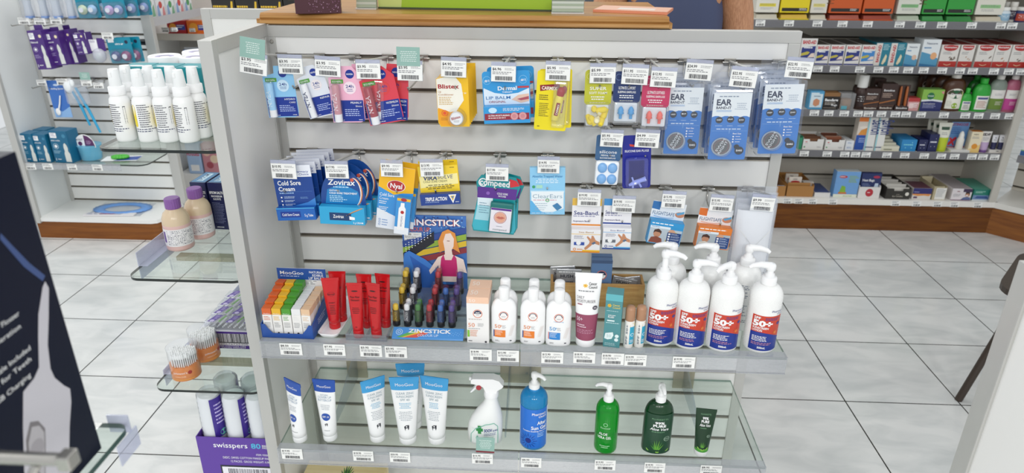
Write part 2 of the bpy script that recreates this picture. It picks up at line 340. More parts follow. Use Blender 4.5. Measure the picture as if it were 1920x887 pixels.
HK = [((528, 100), (450, 108, 500, 138), -.24, '3.95', 'hook at the left end of the top row, green notice above its ticket', 9, .036),
 ((599, 100), (522, 109, 567, 139), -.2, '3.95', 'hook holding the light blue lip balm card in the top row', 1, None),
 ((665, 103), (591, 113, 638, 143), -.2, '3.95', 'hook holding the white lip balm card in the top row', 3, None),
 ((727, 105), (668, 119, 713, 148), -.2, '3.95', 'hook holding the pink lip balm card in the top row', 0, None),
 ((793, 107), (745, 121, 792, 151), -.2, '3.95', 'hook beside the red lip balm card with a green notice above its price ticket', 1, .034),
 ((870.5, 108.5), (827, 115, 874, 144), -.18, '4.95', 'hook holding the yellow and white lip conditioner cards', 2, None),
 ((955, 110), (921, 124, 967, 153), -.18, '6.96', 'hook holding the blue lip balm boxes in the top row', 1, None),
 ((1046, 111), (1023, 122, 1069, 151), -.18, '5.95', 'hook holding the bright yellow lip balm cards', 1, None),
 ((1118, 113.6), (1106, 127, 1154, 155), -.15, '5.99', 'hook holding the yellow foam earplug pack', 0, None),
 ((1169, 113.6), (1166, 128, 1215, 158), -.15, '11.95', 'hook holding the navy sleeping earplug pack', 2, None),
 ((1220, 115), (1220, 134, 1268, 163), -.15, '12.95', 'hook holding the pink sleeping earplug pack', 2, None),
 ((1283, 115), (1285, 120, 1335, 149), -.13, '24.99', 'hook holding the leftmost swim ear band pack', 3, None),
 ((1368, 115), (1369, 133, 1419, 163), -.15, '22.95', 'hook holding the middle swim ear band pack', 4, None),
 ((1459, 117), (1473, 116, 1523, 145), -.13, '22.95', 'hook holding the rightmost swim ear band pack, by the end of the top rail', 3, None),
 ((1136, 239), (1126, 250, 1168, 275), -.15, '5.95', 'hook holding the round silicone earplug pack in the middle', 2, None),
 ((1197, 238), (1191, 250, 1236, 276), -.15, '4.99', 'hook holding the dark blue silicone earplug pouch', 2, None),
 ((586, 280), (509, 308, 555, 334), -.215, '10.95', 'hook holding the dark blue cold sore cream boxes, second row left end', 1, None),
 ((673.5, 279.5), (610, 309, 653, 334), -.205, '17.95', 'hook holding the round topped blue cold sore treatment cards', 0, None),
 ((771.7, 282), (714, 307, 755, 331), -.2, '9.95', 'hook holding the yellow topped cold sore cream card', 1, None),
 ((836.8, 284), (788, 307, 831, 329), -.19, '13.95', 'hook holding the yellow triple action cream box', -2, None),
 ((938, 290), (911, 316, 953, 337), -.17, '17.90', 'hook holding the teal and purple cold sore patch cards', 1, None),
 ((1027, 290), (1008, 302, 1049, 323), -.16, '14.95', 'hook holding the pale blue ear clearing pack', 0, None),
 ((1100, 349), (1083, 362, 1126, 386), -.16, '19.95', 'hook holding the orange acupressure wrist band box', 1, None),
 ((1157, 349), (1148, 374, 1191, 398), -.16, '19.95', 'hook holding the blue acupressure wrist band box', 1, None),
 ((1246.7, 349), (1241, 365, 1285, 390), -.16, '15.95', 'hook holding the blue travel socks pack', 2, None),
 ((1327, 352.5), (1331, 371, 1374, 397), -.16, '15.95', 'hook holding the orange travel socks pack', 3, None),
 ((1402, 353), (1408, 371, 1452, 396), -.17, '9.99', 'hook holding the clear bagged white cloth at the right end', 3, None)]
for bp_, box_, y_, pr_, lb_, ti_, fl_ in HK: hook(bp_, box_, y_, pr_, lb_, ti_, fl_)
GT = 'price tickets on the main stand'
for box_, pr_, d_ in (((525, 644, 566, 666), '8.50', 'below the lip balm box'), ((607, 646, 647, 667), '7.95', 'below the white tray of red tubes'), ((675, 648, 716, 669), '3.95', 'below the rightmost red tubes'),
  ((722, 650, 763, 671), '3.95', 'below the coloured zinc sticks'), ((881, 656, 922, 676), '18.90', 'below the peach topped sunscreen box'), ((932, 658, 973, 678), '12.90', 'below the leftmost white orange-label bottles'),
  ((1015, 661, 1056, 681), '12.90', 'below the white blue-label bottles'), ((1075, 661, 1116, 681), '18.95', 'below the white and plum tube'), ((1128, 663, 1170, 684), '18.90', 'below the slim teal box'),
  ((1171, 666, 1212, 686), '10.95', 'below the two brown capped sticks'), ((1261, 670, 1303, 690), '19.95', 'below the large pump sunscreen bottles')):
    shelf_ticket(box_, pr_, 'white price ticket on the upper shelf rail '+d_, YF-.0044, GT, int(box_[0]))
for box_, pr_, d_ in (((528, 842, 567, 861), '19.90', 'below the dark blue topped tubes'), ((662, 846, 700, 865), '18.90', 'below the leftmost sky blue topped tube'), ((731, 849, 769, 867), '20.95', 'below the middle sky blue topped tubes'),
  ((885, 851, 924, 870), '16.95', 'below the white trigger spray'), ((977, 858, 1015, 878), '8.95', 'below the blue after sun pump bottle'), ((1115, 863, 1154, 882), '13.95', 'below the bright green gel bottle'),
  ((1208, 868, 1247, 887), '18.95', 'below the dark green aloe bottle'), ((1313, 873, 1353, 892), '8.95', 'below the dark green aloe tube')):
    shelf_ticket(box_, pr_, 'white price ticket on the lower shelf rail '+d_, YF-.0044, GT, int(box_[0]))
c_ = aty(910, 833, YF-.0075); mb = MB(); mb.box(-.021, .021, -.0006, 0, -.019, .019, TEAL); mb.box(-.021, .021, -.0004, .0008, -.024, -.019, C('#7a2a33'))
s_ = Flat((-.021, -.0006, -.019), (1, 0, 0), (0, 0, 1), .042, .038); lines(mb, s_, .14, .88, .8, .14, 6, C('#dfeae6', .5), .34, al='c')
tag(mb.build('notice_flag', None, c_, (0, math.radians(2), 0)), 'sage green notice flag standing on the lower shelf rail before the trigger spray', 'notice')
# ================================================================ packs hanging on the hooks
def F(w, h, y=0.0, x0=0.0, z0=0.0, fw=1.0, fh=1.0):
    """front face of a hanging pack (centre origin); x0,z0,fw,fh pick a sub-rectangle in shares"""
    return Flat((-w/2+x0*w, y, -h/2+z0*h), (1, 0, 0), (0, 0, 1), w*fw, h*fh)
def hang(q, Y, name, label, cat, group=None):
    c, w, h, a = quad(*q, Y); return thing(name, label, cat, c, (0, a, 0), group), w, h
def again(src, dx, dy, dz, label, tilt=None):
    r = src.rotation_euler; l = src.location
    return dup(src, (l.x+dx, l.y+dy, l.z+dz), (r.x, r.y if tilt is None else tilt, r.z), label)
def card_out(w, h, r=.004): return rrect(-w/2, w/2, -h/2, h/2, r, 4)
WH = C('#f4f4f4', .4); NAVY = C('#15307a', .35); NBLUE = C('#0b2f8f', .35)
# ---- lip balm cards (four colours)
def lip_card(q, Y, label, top, tube, disc_col, word, txtcol, tilt_t=0):
    th, w, h = hang(q, Y, 'lip_balm_card', label, 'lip balm', 'carded lip balms in the top row')
    mb = MB(); out = [(-w/2, -h/2), (w/2-.01, -h/2), (w/2-.003, -h/2+.003), (w/2, -h/2+.01), (w/2, h*.32), (w*.22, h/2), (-w*.1, h/2), (-w*.12, h*.36), (-w/2, h*.3)]
    mb.prism(out, 0, .0008, C(top, .35)); s = F(w, h)
    patch(mb, s, .02, .98, .02, .40, NBLUE); disc(mb, s, .66, .86 if h > .09 else .8, .13, C('#0b2f8f', .35)); T(mb, s, 'NIVEA', .66, .845, .03, WH, w=.2)
    disc(mb, s, .62, .62, .19, disc_col); T(mb, s, '24h', .62, .62, .055, C('#223a86'), w=.24); lines(mb, s, .5, .74, .6, .54, 2, C('#4a5c96'), .4, al='c')
    T(mb, s, word[0], .94, .34, .035, WH, w=.34, al='r', bold=.005); 
    if word[1]: T(mb, s, word[1], .94, .28, .03, WH, w=.2, al='r', bold=0)
    lines(mb, s, .4, .94, .24, .1, 4, C('#b9c6ee'), .4); lines(mb, s, .06, .5, .05, .03, 1, WH, .5); lines(mb, s, .8, .93, .055, .035, 1, WH, .5); mb.build('backing_card', th)
    g = MB(); g.box(-w*.42, -w*.06, -.0012, -.0004, h*.2, h*.27, C('#4f9a35', .4)); sg = Flat((-w*.42, -.0012, h*.2), (1, 0, 0), (0, 0, 1), w*.36, h*.07); T(g, sg, 'ECO REFILL', .5, .3, .4, WH, w=.8); g.build('green_sticker', th)
    t = MB(); r = w*.115; x = -w*.29
    t.lathe([(r, -h*.47), (r, -h*.33)], WH, 18, x, -r*.8); t.lathe([(r*.98, -h*.33), (r*.98, h*.16), (r*.75, h*.19)], tube, 18, x, -r*.8)
    cs = Curve(lambda u, v: ((x+r*math.sin((u-.5)*2.4), -r*.8-r*math.cos((u-.5)*2.4), -h*.33+v*h*.5), Vector((math.sin((u-.5)*2.4), -math.cos((u-.5)*2.4), 0))), r*2.4, h*.5)
    T(t, cs, 'NIVEA', .62, .14, .17, C(txtcol), w=.62, al='l', rot=90, bold=.02); tb = t.build('balm_tube', th); tb.rotation_euler = (0, tilt_t, 0)
    b = MB(); b.box(x-r*1.25, x+r*1.25, -r*1.9, -.0003, -h*.485, h*.22, BLI, .003); b.build('blister', th); return th
Y1 = -.185
N1 = lip_card(((487, 126), (548, 121), (561, 221), (506, 219)), Y1, 'light blue lip balm card, leftmost of the four in the top row', '#8cc4ea', C('#9fd0ef', .35), C('#c9e3f5'), ('HYDRO', 'CARE'), '#dff0fb')
N2 = lip_card(((549, 131), (600, 117), (632, 213), (582, 223)), Y1-.002, 'white lip balm card tilted to the right in the top row', '#dfe3ec', C('#f1f1f1', .35), C('#e9e2e4'), ('REPAIR', ''), '#20305f')
N3 = lip_card(((611, 124), (672, 124), (689, 229), (627, 230)), Y1-.004, 'pale pink lip balm card between the white and the red ones', '#efb5cd', C('#c98c94', .3), C('#f3dfe8'), ('PEARLY', 'Shine'), '#f2dfe2')
N4 = lip_card(((662, 131), (733, 122), (759, 224), (700, 237)), Y1-.006, 'red lip balm card tilted in front at the right of the lip balms', '#d8404f', C('#a3283a', .3), C('#d63f42'), ('WATERMELON', 'Shine'), '#f3d9dd')
again(N4, .018, .014, .004, 'second red lip balm card partly hidden behind the tilted red one', math.radians(3))
again(N3, .022, .016, .002, 'second pale pink lip balm card behind the front pink one', math.radians(-4))
# ---- lip conditioner
Y2 = -.168
th, w, h = hang(((817, 142), (874, 132), (884, 242), (822, 233)), Y2, 'lip_conditioner_card', 'front yellow and white lip conditioner card of a deep row, fully visible', 'lip balm', 'lip conditioner cards'); BLX = th
mb = MB(); YEL = C('#f2bf1d', .38); out = [(-w*.42, -h/2), (w*.5, -h/2), (w*.5, h/2), (w*.1, h/2), (-w/2, h*.4), (-w/2, -h*.42)]
mb.prism(out, 0, .0008, YEL); s = F(w, h); poly(mb, s, [(.01, .34), (.01, .89), (.55, .97), (.78, .8), (.84, .5), (.6, .3), (.4, .26)], C('#f3efe2', .4)); poly(mb, s, [(.02, .09), (.02, .36), (.4, .28), (.62, .3), (.7, .02), (.1, .02)], C('#eda21b', .4))
T(mb, s, 'Blistex', .05, .72, .075, C('#a8222b'), w=.66, al='l', bold=.03); T(mb, s, 'Lip', .05, .645, .035, C('#b5722d'), al='l', bold=.003); T(mb, s, 'Conditioner', .05, .59, .035, C('#b5722d'), w=.48, al='l', bold=.003)
lines(mb, s, .06, .6, .56, .4, 5, C('#cfa75a'), .4); T(mb, s, 'SPF 30', .93, .62, .024, WH, w=.2, al='r'); disc(mb, s, .22, .26, .1, C('#e4572e'), r2=.08); disc(mb, s, .22, .26, .055, C('#e4572e')); lines(mb, s, .1, .36, .17, .11, 2, C('#b5722d'), .4)
mb.build('backing_card', th)
t = MB(); t.lathe([(.0135, 0), (.0145, .001), (.0145, .008), (.0125, .0095)], C('#e6e6e6', .3, .3), 28); sd = Flat((-.0145, -.0145, .0095), (1, 0, 0), (0, 1, 0), .029, .029); disc(t, sd, .5, .5, .43, WH)
T(t, sd, 'Blistex', .5, .5, .19, C('#a8222b'), w=.7, rot=16, bold=.03); lines(t, sd, .25, .75, .4, .22, 3, GREY, .4, al='c'); t.build('balm_pot', th, (w*.1, -.0005, -h*.33), (math.pi/2, 0, 0))
b = MB(); b.lathe([(.021, 0), (.019, .009), (.017, .0125)], BLI, 28); b.build('blister', th, (w*.1, 0, -h*.33), (math.pi/2, 0, 0))
ORD = ['second', 'third', 'fourth', 'fifth', 'sixth', 'seventh', 'eighth']
for i in range(6): again(BLX, .001*(i+1), .0165*(i+1), .0006*(i+1), ORD[i]+' yellow and white lip conditioner card from the front of the deep row')
# ---- lip balm original boxes
th, w, h = hang(((904.6, 135), (994.6, 131), (994, 227), (907, 229)), Y2, 'lip_balm_pack', 'front blue and white boxed lip balm pack on its hook', 'lip balm', 'blue boxed lip balms'); DRM = th
mb = MB(); BL = C('#2f97d6', .35); mb.prism([(x, z) for x, z in rrect(-w/2, w/2, -h/2, h/2, .007, 4)], 0, .0008, BL); s = F(w, h)
poly(mb, s, [(.02, .68), (.25, .58), (.5, .545), (.75, .57), (.98, .66), (.98, .34), (.02, .34)], C('#dde9f3')); T(mb, s, 'Dermal', .52, .63, .075, WH, w=.4, bold=.025); T(mb, s, 'THERAPY', .52, .575, .03, WH, w=.22)
T(mb, s, 'LIP BALM', .06, .455, .06, C('#2c6ea8'), w=.52, al='l', bold=.008); T(mb, s, 'ORIGINAL', .12, .385, .04, C('#9b2a3c'), w=.36, al='l', bold=.012)
poly(mb, s, [(.6, .44), (.75, .53), (.97, .55), (.97, .4), (.8, .37)], C('#e8c2ac')); poly(mb, s, [(.72, .45), (.97, .5), (.97, .44), (.8, .42)], C('#b5525f'))
for u in (.1, .86): disc(mb, s, u, .83, .09, C('#6cb8e6'), r2=.075); T(mb, s, '#1', u, .8, .045, WH, w=.1)
poly(mb, s, [(.74, .7), (.98, .7), (.98, .665), (.74, .665)], C('#c63a3f')); mb.build('backing_card', th)
b = MB(); b.box(-w*.49, w*.49, -.02, -.0002, -h*.49, -h*.15, BL, .0008); sb = F(w, h, -.02, .01, .01, .98, .34); patch(b, sb, 0.02, .98, .22, .6, C('#8f2436')); T(b, sb, 'ULTRA-MOISTURISING', .1, .43, .1, WH, w=.46, al='l'); lines(b, sb, .1, .5, .36, .28, 1, WH, .5)
for u in (.66, .84): disc(b, sb, u, .42, .085, C('#c9848b')); disc(b, sb, u, .42, .07, C('#d9a09f'), r2=.05)
disc(b, sb, .2, .79, .09, C('#bfe0f4'), ry=.06); lines(b, sb, .42, .9, .9, .7, 3, WH, .35); b.build('box', th)
again(DRM, .008, .03, .004, 'second blue and white boxed lip balm behind the front one')
# ---- bright yellow lip balm
th, w, h = hang(((1010, 131), (1074, 137), (1056, 245), (999, 243)), Y2, 'lip_balm_card', 'front bright yellow lip balm card with a red tipped tube, tilted', 'lip balm', 'bright yellow lip balms'); CMX = th
YC = C('#f0dc14', .35); mb = MB(); mb.prism(card_out(w, h, .004), 0, .0008, YC); s = F(w, h)
poly(mb, s, [(.12, .66), (.72, .72), (.7, .8), (.1, .76)], C('#8f1c22')); T(mb, s, 'CARMEX', .4, .69, .055, C('#f6f0dc'), w=.48, rot=0, bold=.03); lines(mb, s, .1, .42, .6, .5, 3, C('#5a4b12'), .45); lines(mb, s, .12, .44, .46, .22, 8, C('#6a5b1a'), .4); lines(mb, s, .1, .2, .07, .04, 1, C('#6a5b1a'), .5); mb.build('backing_card', th)
t = MB(); t.lathe([(.0085, -.034), (.009, -.033), (.0085, .013), (.0066, .017)], C('#ead95a', .3), 20); t.lathe([(.0066, .016), (.0078, .019), (.0084, .026), (.0066, .032), (.003, .0345)], C('#a5242b', .3), 20)
cs = cyl(.0089, -.025, .03, 2.2); patch(t, cs, .3, .7, .05, .95, C('#8f1c22')); T(t, cs, 'CARMEX', .62, .12, .12, C('#f6f0dc'), w=.75, al='l', rot=90, bold=.02); t.build('balm_tube', th, (w*.2, -.008, -h*.02), (0, math.radians(9), 0))
b = MB(); b.box(w*.02, w*.44, -.018, -.0003, -h*.42, h*.36, BLI, .004); b.build('blister', th)
again(CMX, .008, .014, .002, 'second bright yellow lip balm card hanging straight behind the tilted one', math.radians(-1))
# ---- ear plug packs
def plug_pack(q, Y, label, col, l1, l2, plug, shape, hd):
    th, w, h = hang(q, Y, 'earplug_pack', label, 'earplugs', 'carded earplugs in the top row')
    mb = MB(); mb.prism(rrect(-w/2, w/2, -h*.1, h/2, .008, 5), 0, .0008, C(col, .38)); s = F(w, h); disc(mb, s, .18, .89, .12, C(hd), r2=.1)
    T(mb, s, l1, .5, .66, .055, WH, w=.62); T(mb, s, l2, .5, .59, .04, WH, w=.66); lines(mb, s, .18, .82, .55, .47, 2, WH, .45, al='c'); lines(mb, s, .18, .82, .45, .42, 1, C('#e9e9d0'), .5, al='c'); mb.build('backing_card', th)
    b = MB(); b.box(-w*.48, w*.48, -.022, .002, -h/2, -h*.04, BLI, .006); b.box(-w*.42, w*.42, -.003, 0, -h*.46, -h*.09, C('#dfe3e6'), .003); b.build('clear_case', th); rr = random.Random(5)
    if shape == 'foam':
        for i in range(9):
            p = MB(); p.lathe([(.0058, -.011), (.0066, .007), (.004, .011)], plug if i % 3 else C('#efe9c6'), 10); p.build('foam_plug', th, ((rr.uniform(-.3, .3))*w, -.008-.005*(i % 2), -h*.27+rr.uniform(-.13, .13)*h), (rr.uniform(0, 3), rr.uniform(0, 3), 0))
    else:
        for sx_ in (-1, 1):
            p = MB(); p.lathe([(.0032, -.014), (.0034, -.005), (.0072, -.003), (.0055, .001), (.0064, .004), (.004, .009), (.0015, .012)], plug, 14); p.build('earplug', th, (sx_*w*.19, -.009, -h*.26))
    return th
Y3 = -.14
plug_pack(((1096, 131), (1147, 131), (1145, 240), (1095, 239)), Y3, 'olive yellow earplug pack with yellow foam plugs in a clear case', '#c2c235', 'SUPER', 'SOFT FOAM', C('#eed42e', .6), 'foam', '#dfe07a')
plug_pack(((1150, 134), (1201, 134), (1199, 232), (1148, 230)), Y3, 'navy sleeping earplug pack with blue plugs in a clear case', '#22376b', 'ULTIMATE COMFORT', 'SLEEPING EARPLUGS', C('#4e9fd8', .4), 'plug', '#6f83b5')
p3 = plug_pack(((1203, 142), (1257, 143), (1252, 241), (1201, 239)), Y3, 'raspberry pink sleeping earplug pack with coral plugs in a clear case', '#c23a62', 'ULTIMATE SOFTNESS', 'SLEEPING EARPLUGS', C('#ee6e62', .4), 'plug', '#e79ab2')
# ---- swim ear bands
th, w, h = hang(((1258, 164), (1319, 164), (1309, 289), (1239, 288)), -.12, 'ear_band_pack', 'leftmost blue and white swim ear band pack, front of its hook', 'swim ear band', 'swim ear band packs'); EB = th
mb = MB(); mb.prism(card_out(w, h, .003), 0, .001, C('#2a78c8', .35)); s = F(w, h); patch(mb, s, 0, 1, .62, 1, C('#e9eef0'))
poly(mb, s, [(0, .62)]+[(i/12, .655-.012*math.cos(i*math.pi/1.5)) for i in range(13)]+[(1, .62)], C('#2a78c8', .35))
T(mb, s, 'EAR', .09, .82, .085, C('#22304f'), w=.4, al='l', bold=.035); T(mb, s, 'BAND-IT', .09, .765, .036, C('#22304f'), w=.4, al='l', bold=.03); lines(mb, s, .1, .5, .745, .715, 2, C('#4a8fd0'), .35, words=False); lines(mb, s, .15, .9, .955, .93, 1, C('#8896a8'), .6); lines(mb, s, .58, .92, .85, .74, 4, C('#93a3b8'), .3, al='c')
for u, tt in ((.2, 'Helps'), (.5, 'Must'), (.79, 'Dries')): disc(mb, s, u, .60+.01*(u == .5), .095, C('#1c2534')); T(mb, s, tt, u, .595+.01*(u == .5), .022, WH, w=.12, rot=8); lines(mb, s, u-.1, u+.1, .52, .505, 1, C('#a9c9ea'), .6, al='c')
patch(mb, s, .03, .97, .44, .443, C('#8fbbe4')); lines(mb, s, .15, .9, .475, .455, 1, C('#cfe2f4'), .7); patch(mb, s, .495, .505, .4, .46, C('#8fbbe4'))
disc(mb, s, .33, .2, .27, C('#aab4c0')); disc(mb, s, .33, .2, .23, C('#252b33')); disc(mb, s, .33, .2, .2, C('#8d3a4a'), r2=.185); T(mb, s, 'SWIM', .33, .215, .034, WH, w=.22, rot=62, bold=.02); T(mb, s, 'RIGHT', .4, .18, .034, WH, w=.22, rot=62, bold=.02)
disc(mb, s, .74, .2, .07, C('#1c2534')); disc(mb, s, .82, .14, .12, C('#1c2534')); T(mb, s, 'EARS', .82, .13, .026, WH, w=.16, bold=.02)
T(mb, s, 'Best Size', .6, .39, .022, WH, w=.22, al='l')
for i in range(3): disc(mb, s, .62, .355-.04*i, .022, WH); lines(mb, s, .68, .84, .36-.04*i, .345-.04*i, 1, WH, .5)
mb.build('insert_card', th)
b = MB(); b.box(-w*.56, w*.56, -.007, .022, -h*.525, h*.56, BLI, .006); b.box(-w*.3, w*.3, .002, .004, h*.56, h*.66, BLI); b.build('clamshell', th)
d = MB(); d.lathe([(.021, 0), (.02, .004), (.018, .0055)], clear('clear_dome', '#f6f8fa', .05, .05), 30); d.build('viewing_dome', th, (-w*.17, -.0072, -h*.3), (math.pi/2, 0, 0))
def ear_band(q, Y, label):
    c, w2, h2, a = quad(*q, Y); o = dup(EB, c, (0, a, 0), label); o.scale = (w2/w, 1, h2/h); return o
E2 = ear_band(((1340, 174), (1411, 174), (1396, 299), (1326, 299)), -.14, 'middle blue and white swim ear band pack, front of its hook and hanging lowest')
E3 = ear_band(((1436, 159), (1508, 157), (1492, 288), (1419, 288)), -.125, 'rightmost blue and white swim ear band pack, front of its hook')
for e_, n_, nm in ((EB, 2, 'leftmost'), (E2, 2, 'middle'), (E3, 3, 'rightmost')):
    for i in range(n_): again(e_, -.002, .031*(i+1), .004*(i+1), '%s swim ear band pack in the clear shells behind the %s front one' % (ORD[i], nm))
# ---- silicone ear plugs
th, w, h = hang(((1116, 252), (1165, 255), (1161, 345), (1115, 344)), -.14, 'silicone_earplug_pack', 'slate blue card with round silicone earplugs in a white case', 'earplugs')
mb = MB(); mb.prism(rrect(-w/2, w/2, -h*.02, h/2, .005, 4), 0, .0008, C('#3a628c', .4)); s = F(w, h); T(mb, s, 'silicone', .5, .63, .065, WH, w=.68, bold=.0); T(mb, s, 'MEDICAL GRADE', .5, .575, .03, WH, w=.55); T(mb, s, 'SILICONE EARPLUGS', .5, .52, .03, WH, w=.62); mb.build('backing_card', th)
b = MB(); b.box(-w*.47, w*.47, -.012, .001, -h/2, 0, C('#eef2f6', .3), .007); b.build('plug_case', th)
for sx_ in (-1, 1):
    for sz in (-1, 1): p = MB(); p.ball((0, 0, 0), (w*.19, .006, h*.105), C('#7fb0e2', .35)); p.build('silicone_plug', th, (sx_*w*.2, -.0125, -h*.25+sz*h*.115))
th, w, h = hang(((1169, 252), (1219, 255), (1222, 349), (1165, 356)), -.142, 'earplug_pouch', 'dark blue pouch of silicone ear plugs with white animal shapes inside', 'earplugs')
mb = MB(); mb.prism(rrect(-w/2, w/2, -h/2, h/2, .006, 4), 0, .0012, C('#161f8a', .3)); s = F(w, h); T(mb, s, 'SILICONE EAR PLUGS', .5, .69, .04, WH, w=.84); poly(mb, s, [(.24, .84), (.48, .82), (.48, .78), (.26, .8)], C('#d6402e')); T(mb, s, 'x6', .46, .56, .03, WH)
for i in range(9):
    for j in range(7): disc(mb, s, .18+.08*i, .2+.05*j, .008, C('#4a59c4'), n=6)
mb.build('pouch', th); b = MB(); b.box(-w*.42, w*.42, -.014, .0, -h*.48, h*.1, clear('blue_blister', '#c9d2ff', .05, .05), .009); b.build('blister', th)
p = MB(); p.tube([(-.02, 0, -.006), (-.008, -.002, 0), (.004, 0, .004), (.016, -.001, .008)], [.003, .006, .005, .006], WH, 8); p.tube([(-.01, 0, 0), (-.014, 0, .012)], .0022, WH, 6); p.tube([(.0, 0, 0), (.006, 0, -.011)], .0026, WH, 6); p.tube([(-.012, 0, -.002), (-.012, 0, -.012)], .0026, WH, 6); p.build('plug_shape', th, (w*.06, -.007, -h*.37))
# ---- second row: cold sore creams
def step_pack(q, Y, name, label, cat, group, cardcol, fh, depth, boxcol, out=None):
    """backing card with a shallow box across its foot (fh = share of the height, depth = how far it stands out)"""
    th, w, h = hang(q, Y, name, label, cat, group); mb = MB(); mb.prism(out(w, h) if out else card_out(w, h, .0015), 0, .0008, C(cardcol, .35)); b = MB(); b.box(-w/2, w/2, -depth, -.0002, -h/2, -h/2+h*fh, C(boxcol, .35), .0006)
    return th, w, h, mb, F(w, h), b, F(w, h, -depth, 0, 0, 1, fh)
th, w, h, mb, s, b, sb = step_pack(((511, 309), (584, 311), (594, 405), (523, 411)), -.2, 'cold_sore_cream_pack', 'front dark blue cold sore cream box of the row at the left end', 'cold sore cream', 'dark blue cold sore creams', '#12418f', .24, .016, '#1560b4'); CSC = th
patch(mb, s, 0, 1, .78, 1, C('#e9ecf3')); T(mb, s, 'Pharmacy', .93, .86, .04, C('#3a4f9c'), w=.38, al='r'); T(mb, s, 'Choice', .93, .81, .035, C('#3a4f9c'), w=.25, al='r'); T(mb, s, 'Cold Sore', .09, .63, .085, WH, w=.6, al='l', bold=.02); T(mb, s, 'Cream', .09, .52, .08, WH, w=.42, al='l', bold=.02)
lines(mb, s, .1, .5, .49, .45, 1, C('#9fc0e8'), .5); patch(mb, s, .09, .95, .505, .508, C('#5f8fcc'))
for i in range(3): disc(mb, s, .13, .4-.07*i, .022, WH); lines(mb, s, .2, .48, .415-.07*i, .37-.07*i, 2, C('#cfe0f4'), .4)
lines(mb, s, .62, .9, .4, .36, 2, C('#7fa8dc'), .4); poly(mb, s, [(.45, .24), (1, .24), (1, .38), (.8, .3)], C('#3f86cf')); mb.build('backing_card', th)
patch(b, sb, .1, .62, .25, .72, C('#0d3590')); T(b, sb, 'Cold Sore Cream', .36, .38, .2, WH, w=.44); T(b, sb, '5 g Tube', .94, .3, .2, WH, w=.22, al='r'); patch(b, sb, 0, 1, .94, 1, C('#4fb4e6')); b.build('box', th)
for i in range(5): again(CSC, .004*(i+1), .021*(i+1), .001*(i+1), ORD[i]+' dark blue cold sore cream box from the front of its hook')
def zo(w, h): return [(-w/2, -h/2), (w/2, -h/2), (w/2, -h*.2)]+[(w*.5*math.cos(t), -h*.12+h*.62*math.sin(t)) for t in [math.pi*i/16 for i in range(17)]]+[(-w/2, -h*.2)]
th, w, h, mb, s, b, sb = step_pack(((604, 316), (690, 316), (681, 418), (598, 411)), -.195, 'cold_sore_treatment_pack', 'front round topped blue cold sore treatment card with an orange arc', 'cold sore cream', 'round topped cold sore treatments', '#14468f', .33, .018, '#2aa3d4', zo); ZOV = th
poly(mb, s, [(.1, .34), (.16, .6), (.5, .72), (.84, .58), (.9, .34)], C('#1a7fbe', .35)); T(mb, s, 'Zovirax', .48, .69, .1, WH, w=.6, sh=.1, bold=.02); lines(mb, s, .3, .75, .66, .63, 1, C('#bfe0f4'), .6)
T(mb, s, 'ANTIVIRAL', .2, .57, .03, WH, w=.24, al='l'); T(mb, s, 'COLD SORE TREATMENT', .2, .52, .034, WH, w=.62, al='l', bold=.02); lines(mb, s, .2, .62, .49, .36, 4, C('#bfe4f2'), .45)
for k_, cl in ((0, '#e0803a'), (.025, '#f2ece6')): 
    pts = [(.72+.22*math.cos(t)-k_, .56+.28*math.sin(t)) for t in [math.radians(75-12*i) for i in range(12)]]; poly(mb, s, pts+[(x-.022, y-.004) for x, y in pts[::-1]], C(cl))
disc(mb, s, .72, .79, .04, C('#d9604a')); mb.build('backing_card', th)
patch(b, sb, .22, .7, .24, .68, C('#123a6a')); T(b, sb, 'Zovirax', .42, .38, .18, WH, w=.24); poly(b, sb, [(.66, .3), (.78, .3), (.78, .44), (.66, .5)], WH); poly(b, sb, [(.6, .55), (.82, .78), (.98, .98), (.93, .98), (.72, .74), (.58, .5)], C('#d99a5f')); patch(b, sb, 0, 1, .8, .98, C('#58cbe8')) if False else None
T(b, sb, '5 g CREAM', .96, .08, .1, WH, w=.22, al='r'); b.build('box', th)
for i in range(2): again(ZOV, .008*(i+1), .026*(i+1), .002*(i+1), ORD[i]+' round topped blue cold sore treatment behind the front one')
th, w, h = hang(((707, 308), (773, 316), (774, 437), (710, 425)), -.188, 'cold_sore_cream_card', 'tall yellow, blue and white cold sore cream card with a boxed tube', 'cold sore cream', 'yellow topped cold sore creams'); NY = th
mb = MB(); mb.prism(card_out(w, h, .002), 0, .0008, C('#e9eef4')); s = F(w, h); poly(mb, s, [(0, .98), (1, .98), (1, .62), (.7, .6), (.45, .56), (0, .66)], C('#f2b718')); poly(mb, s, [(0, .66), (.45, .56), (.7, .6), (1, .62), (1, .14), (.55, .22), (0, .32)], C('#3d94d6')); patch(mb, s, 0, 1, .98, 1, C('#f2b718'))
disc(mb, s, .5, .7, .26, C('#b52a2c'), ry=.17); disc(mb, s, .5, .7, .26, WH, ry=.17, r2=.245); T(mb, s, 'Nyal', .5, .665, .075, WH, w=.34, bold=.02); T(mb, s, 'Cold Sore', .05, .52, .048, WH, w=.42, al='l', bold=.008); T(mb, s, 'Cream', .05, .465, .04, WH, w=.26, al='l', bold=0); lines(mb, s, .05, .34, .44, .38, 2, WH, .4); lines(mb, s, .05, .36, .35, .22, 5, WH, .4)
for i in range(3): disc(mb, s, .1, .14-.04*i, .03, C('#3d7fc0'), r2=.022); lines(mb, s, .17, .35, .145-.04*i, .125-.04*i, 1, C('#3d7fc0'), .5)
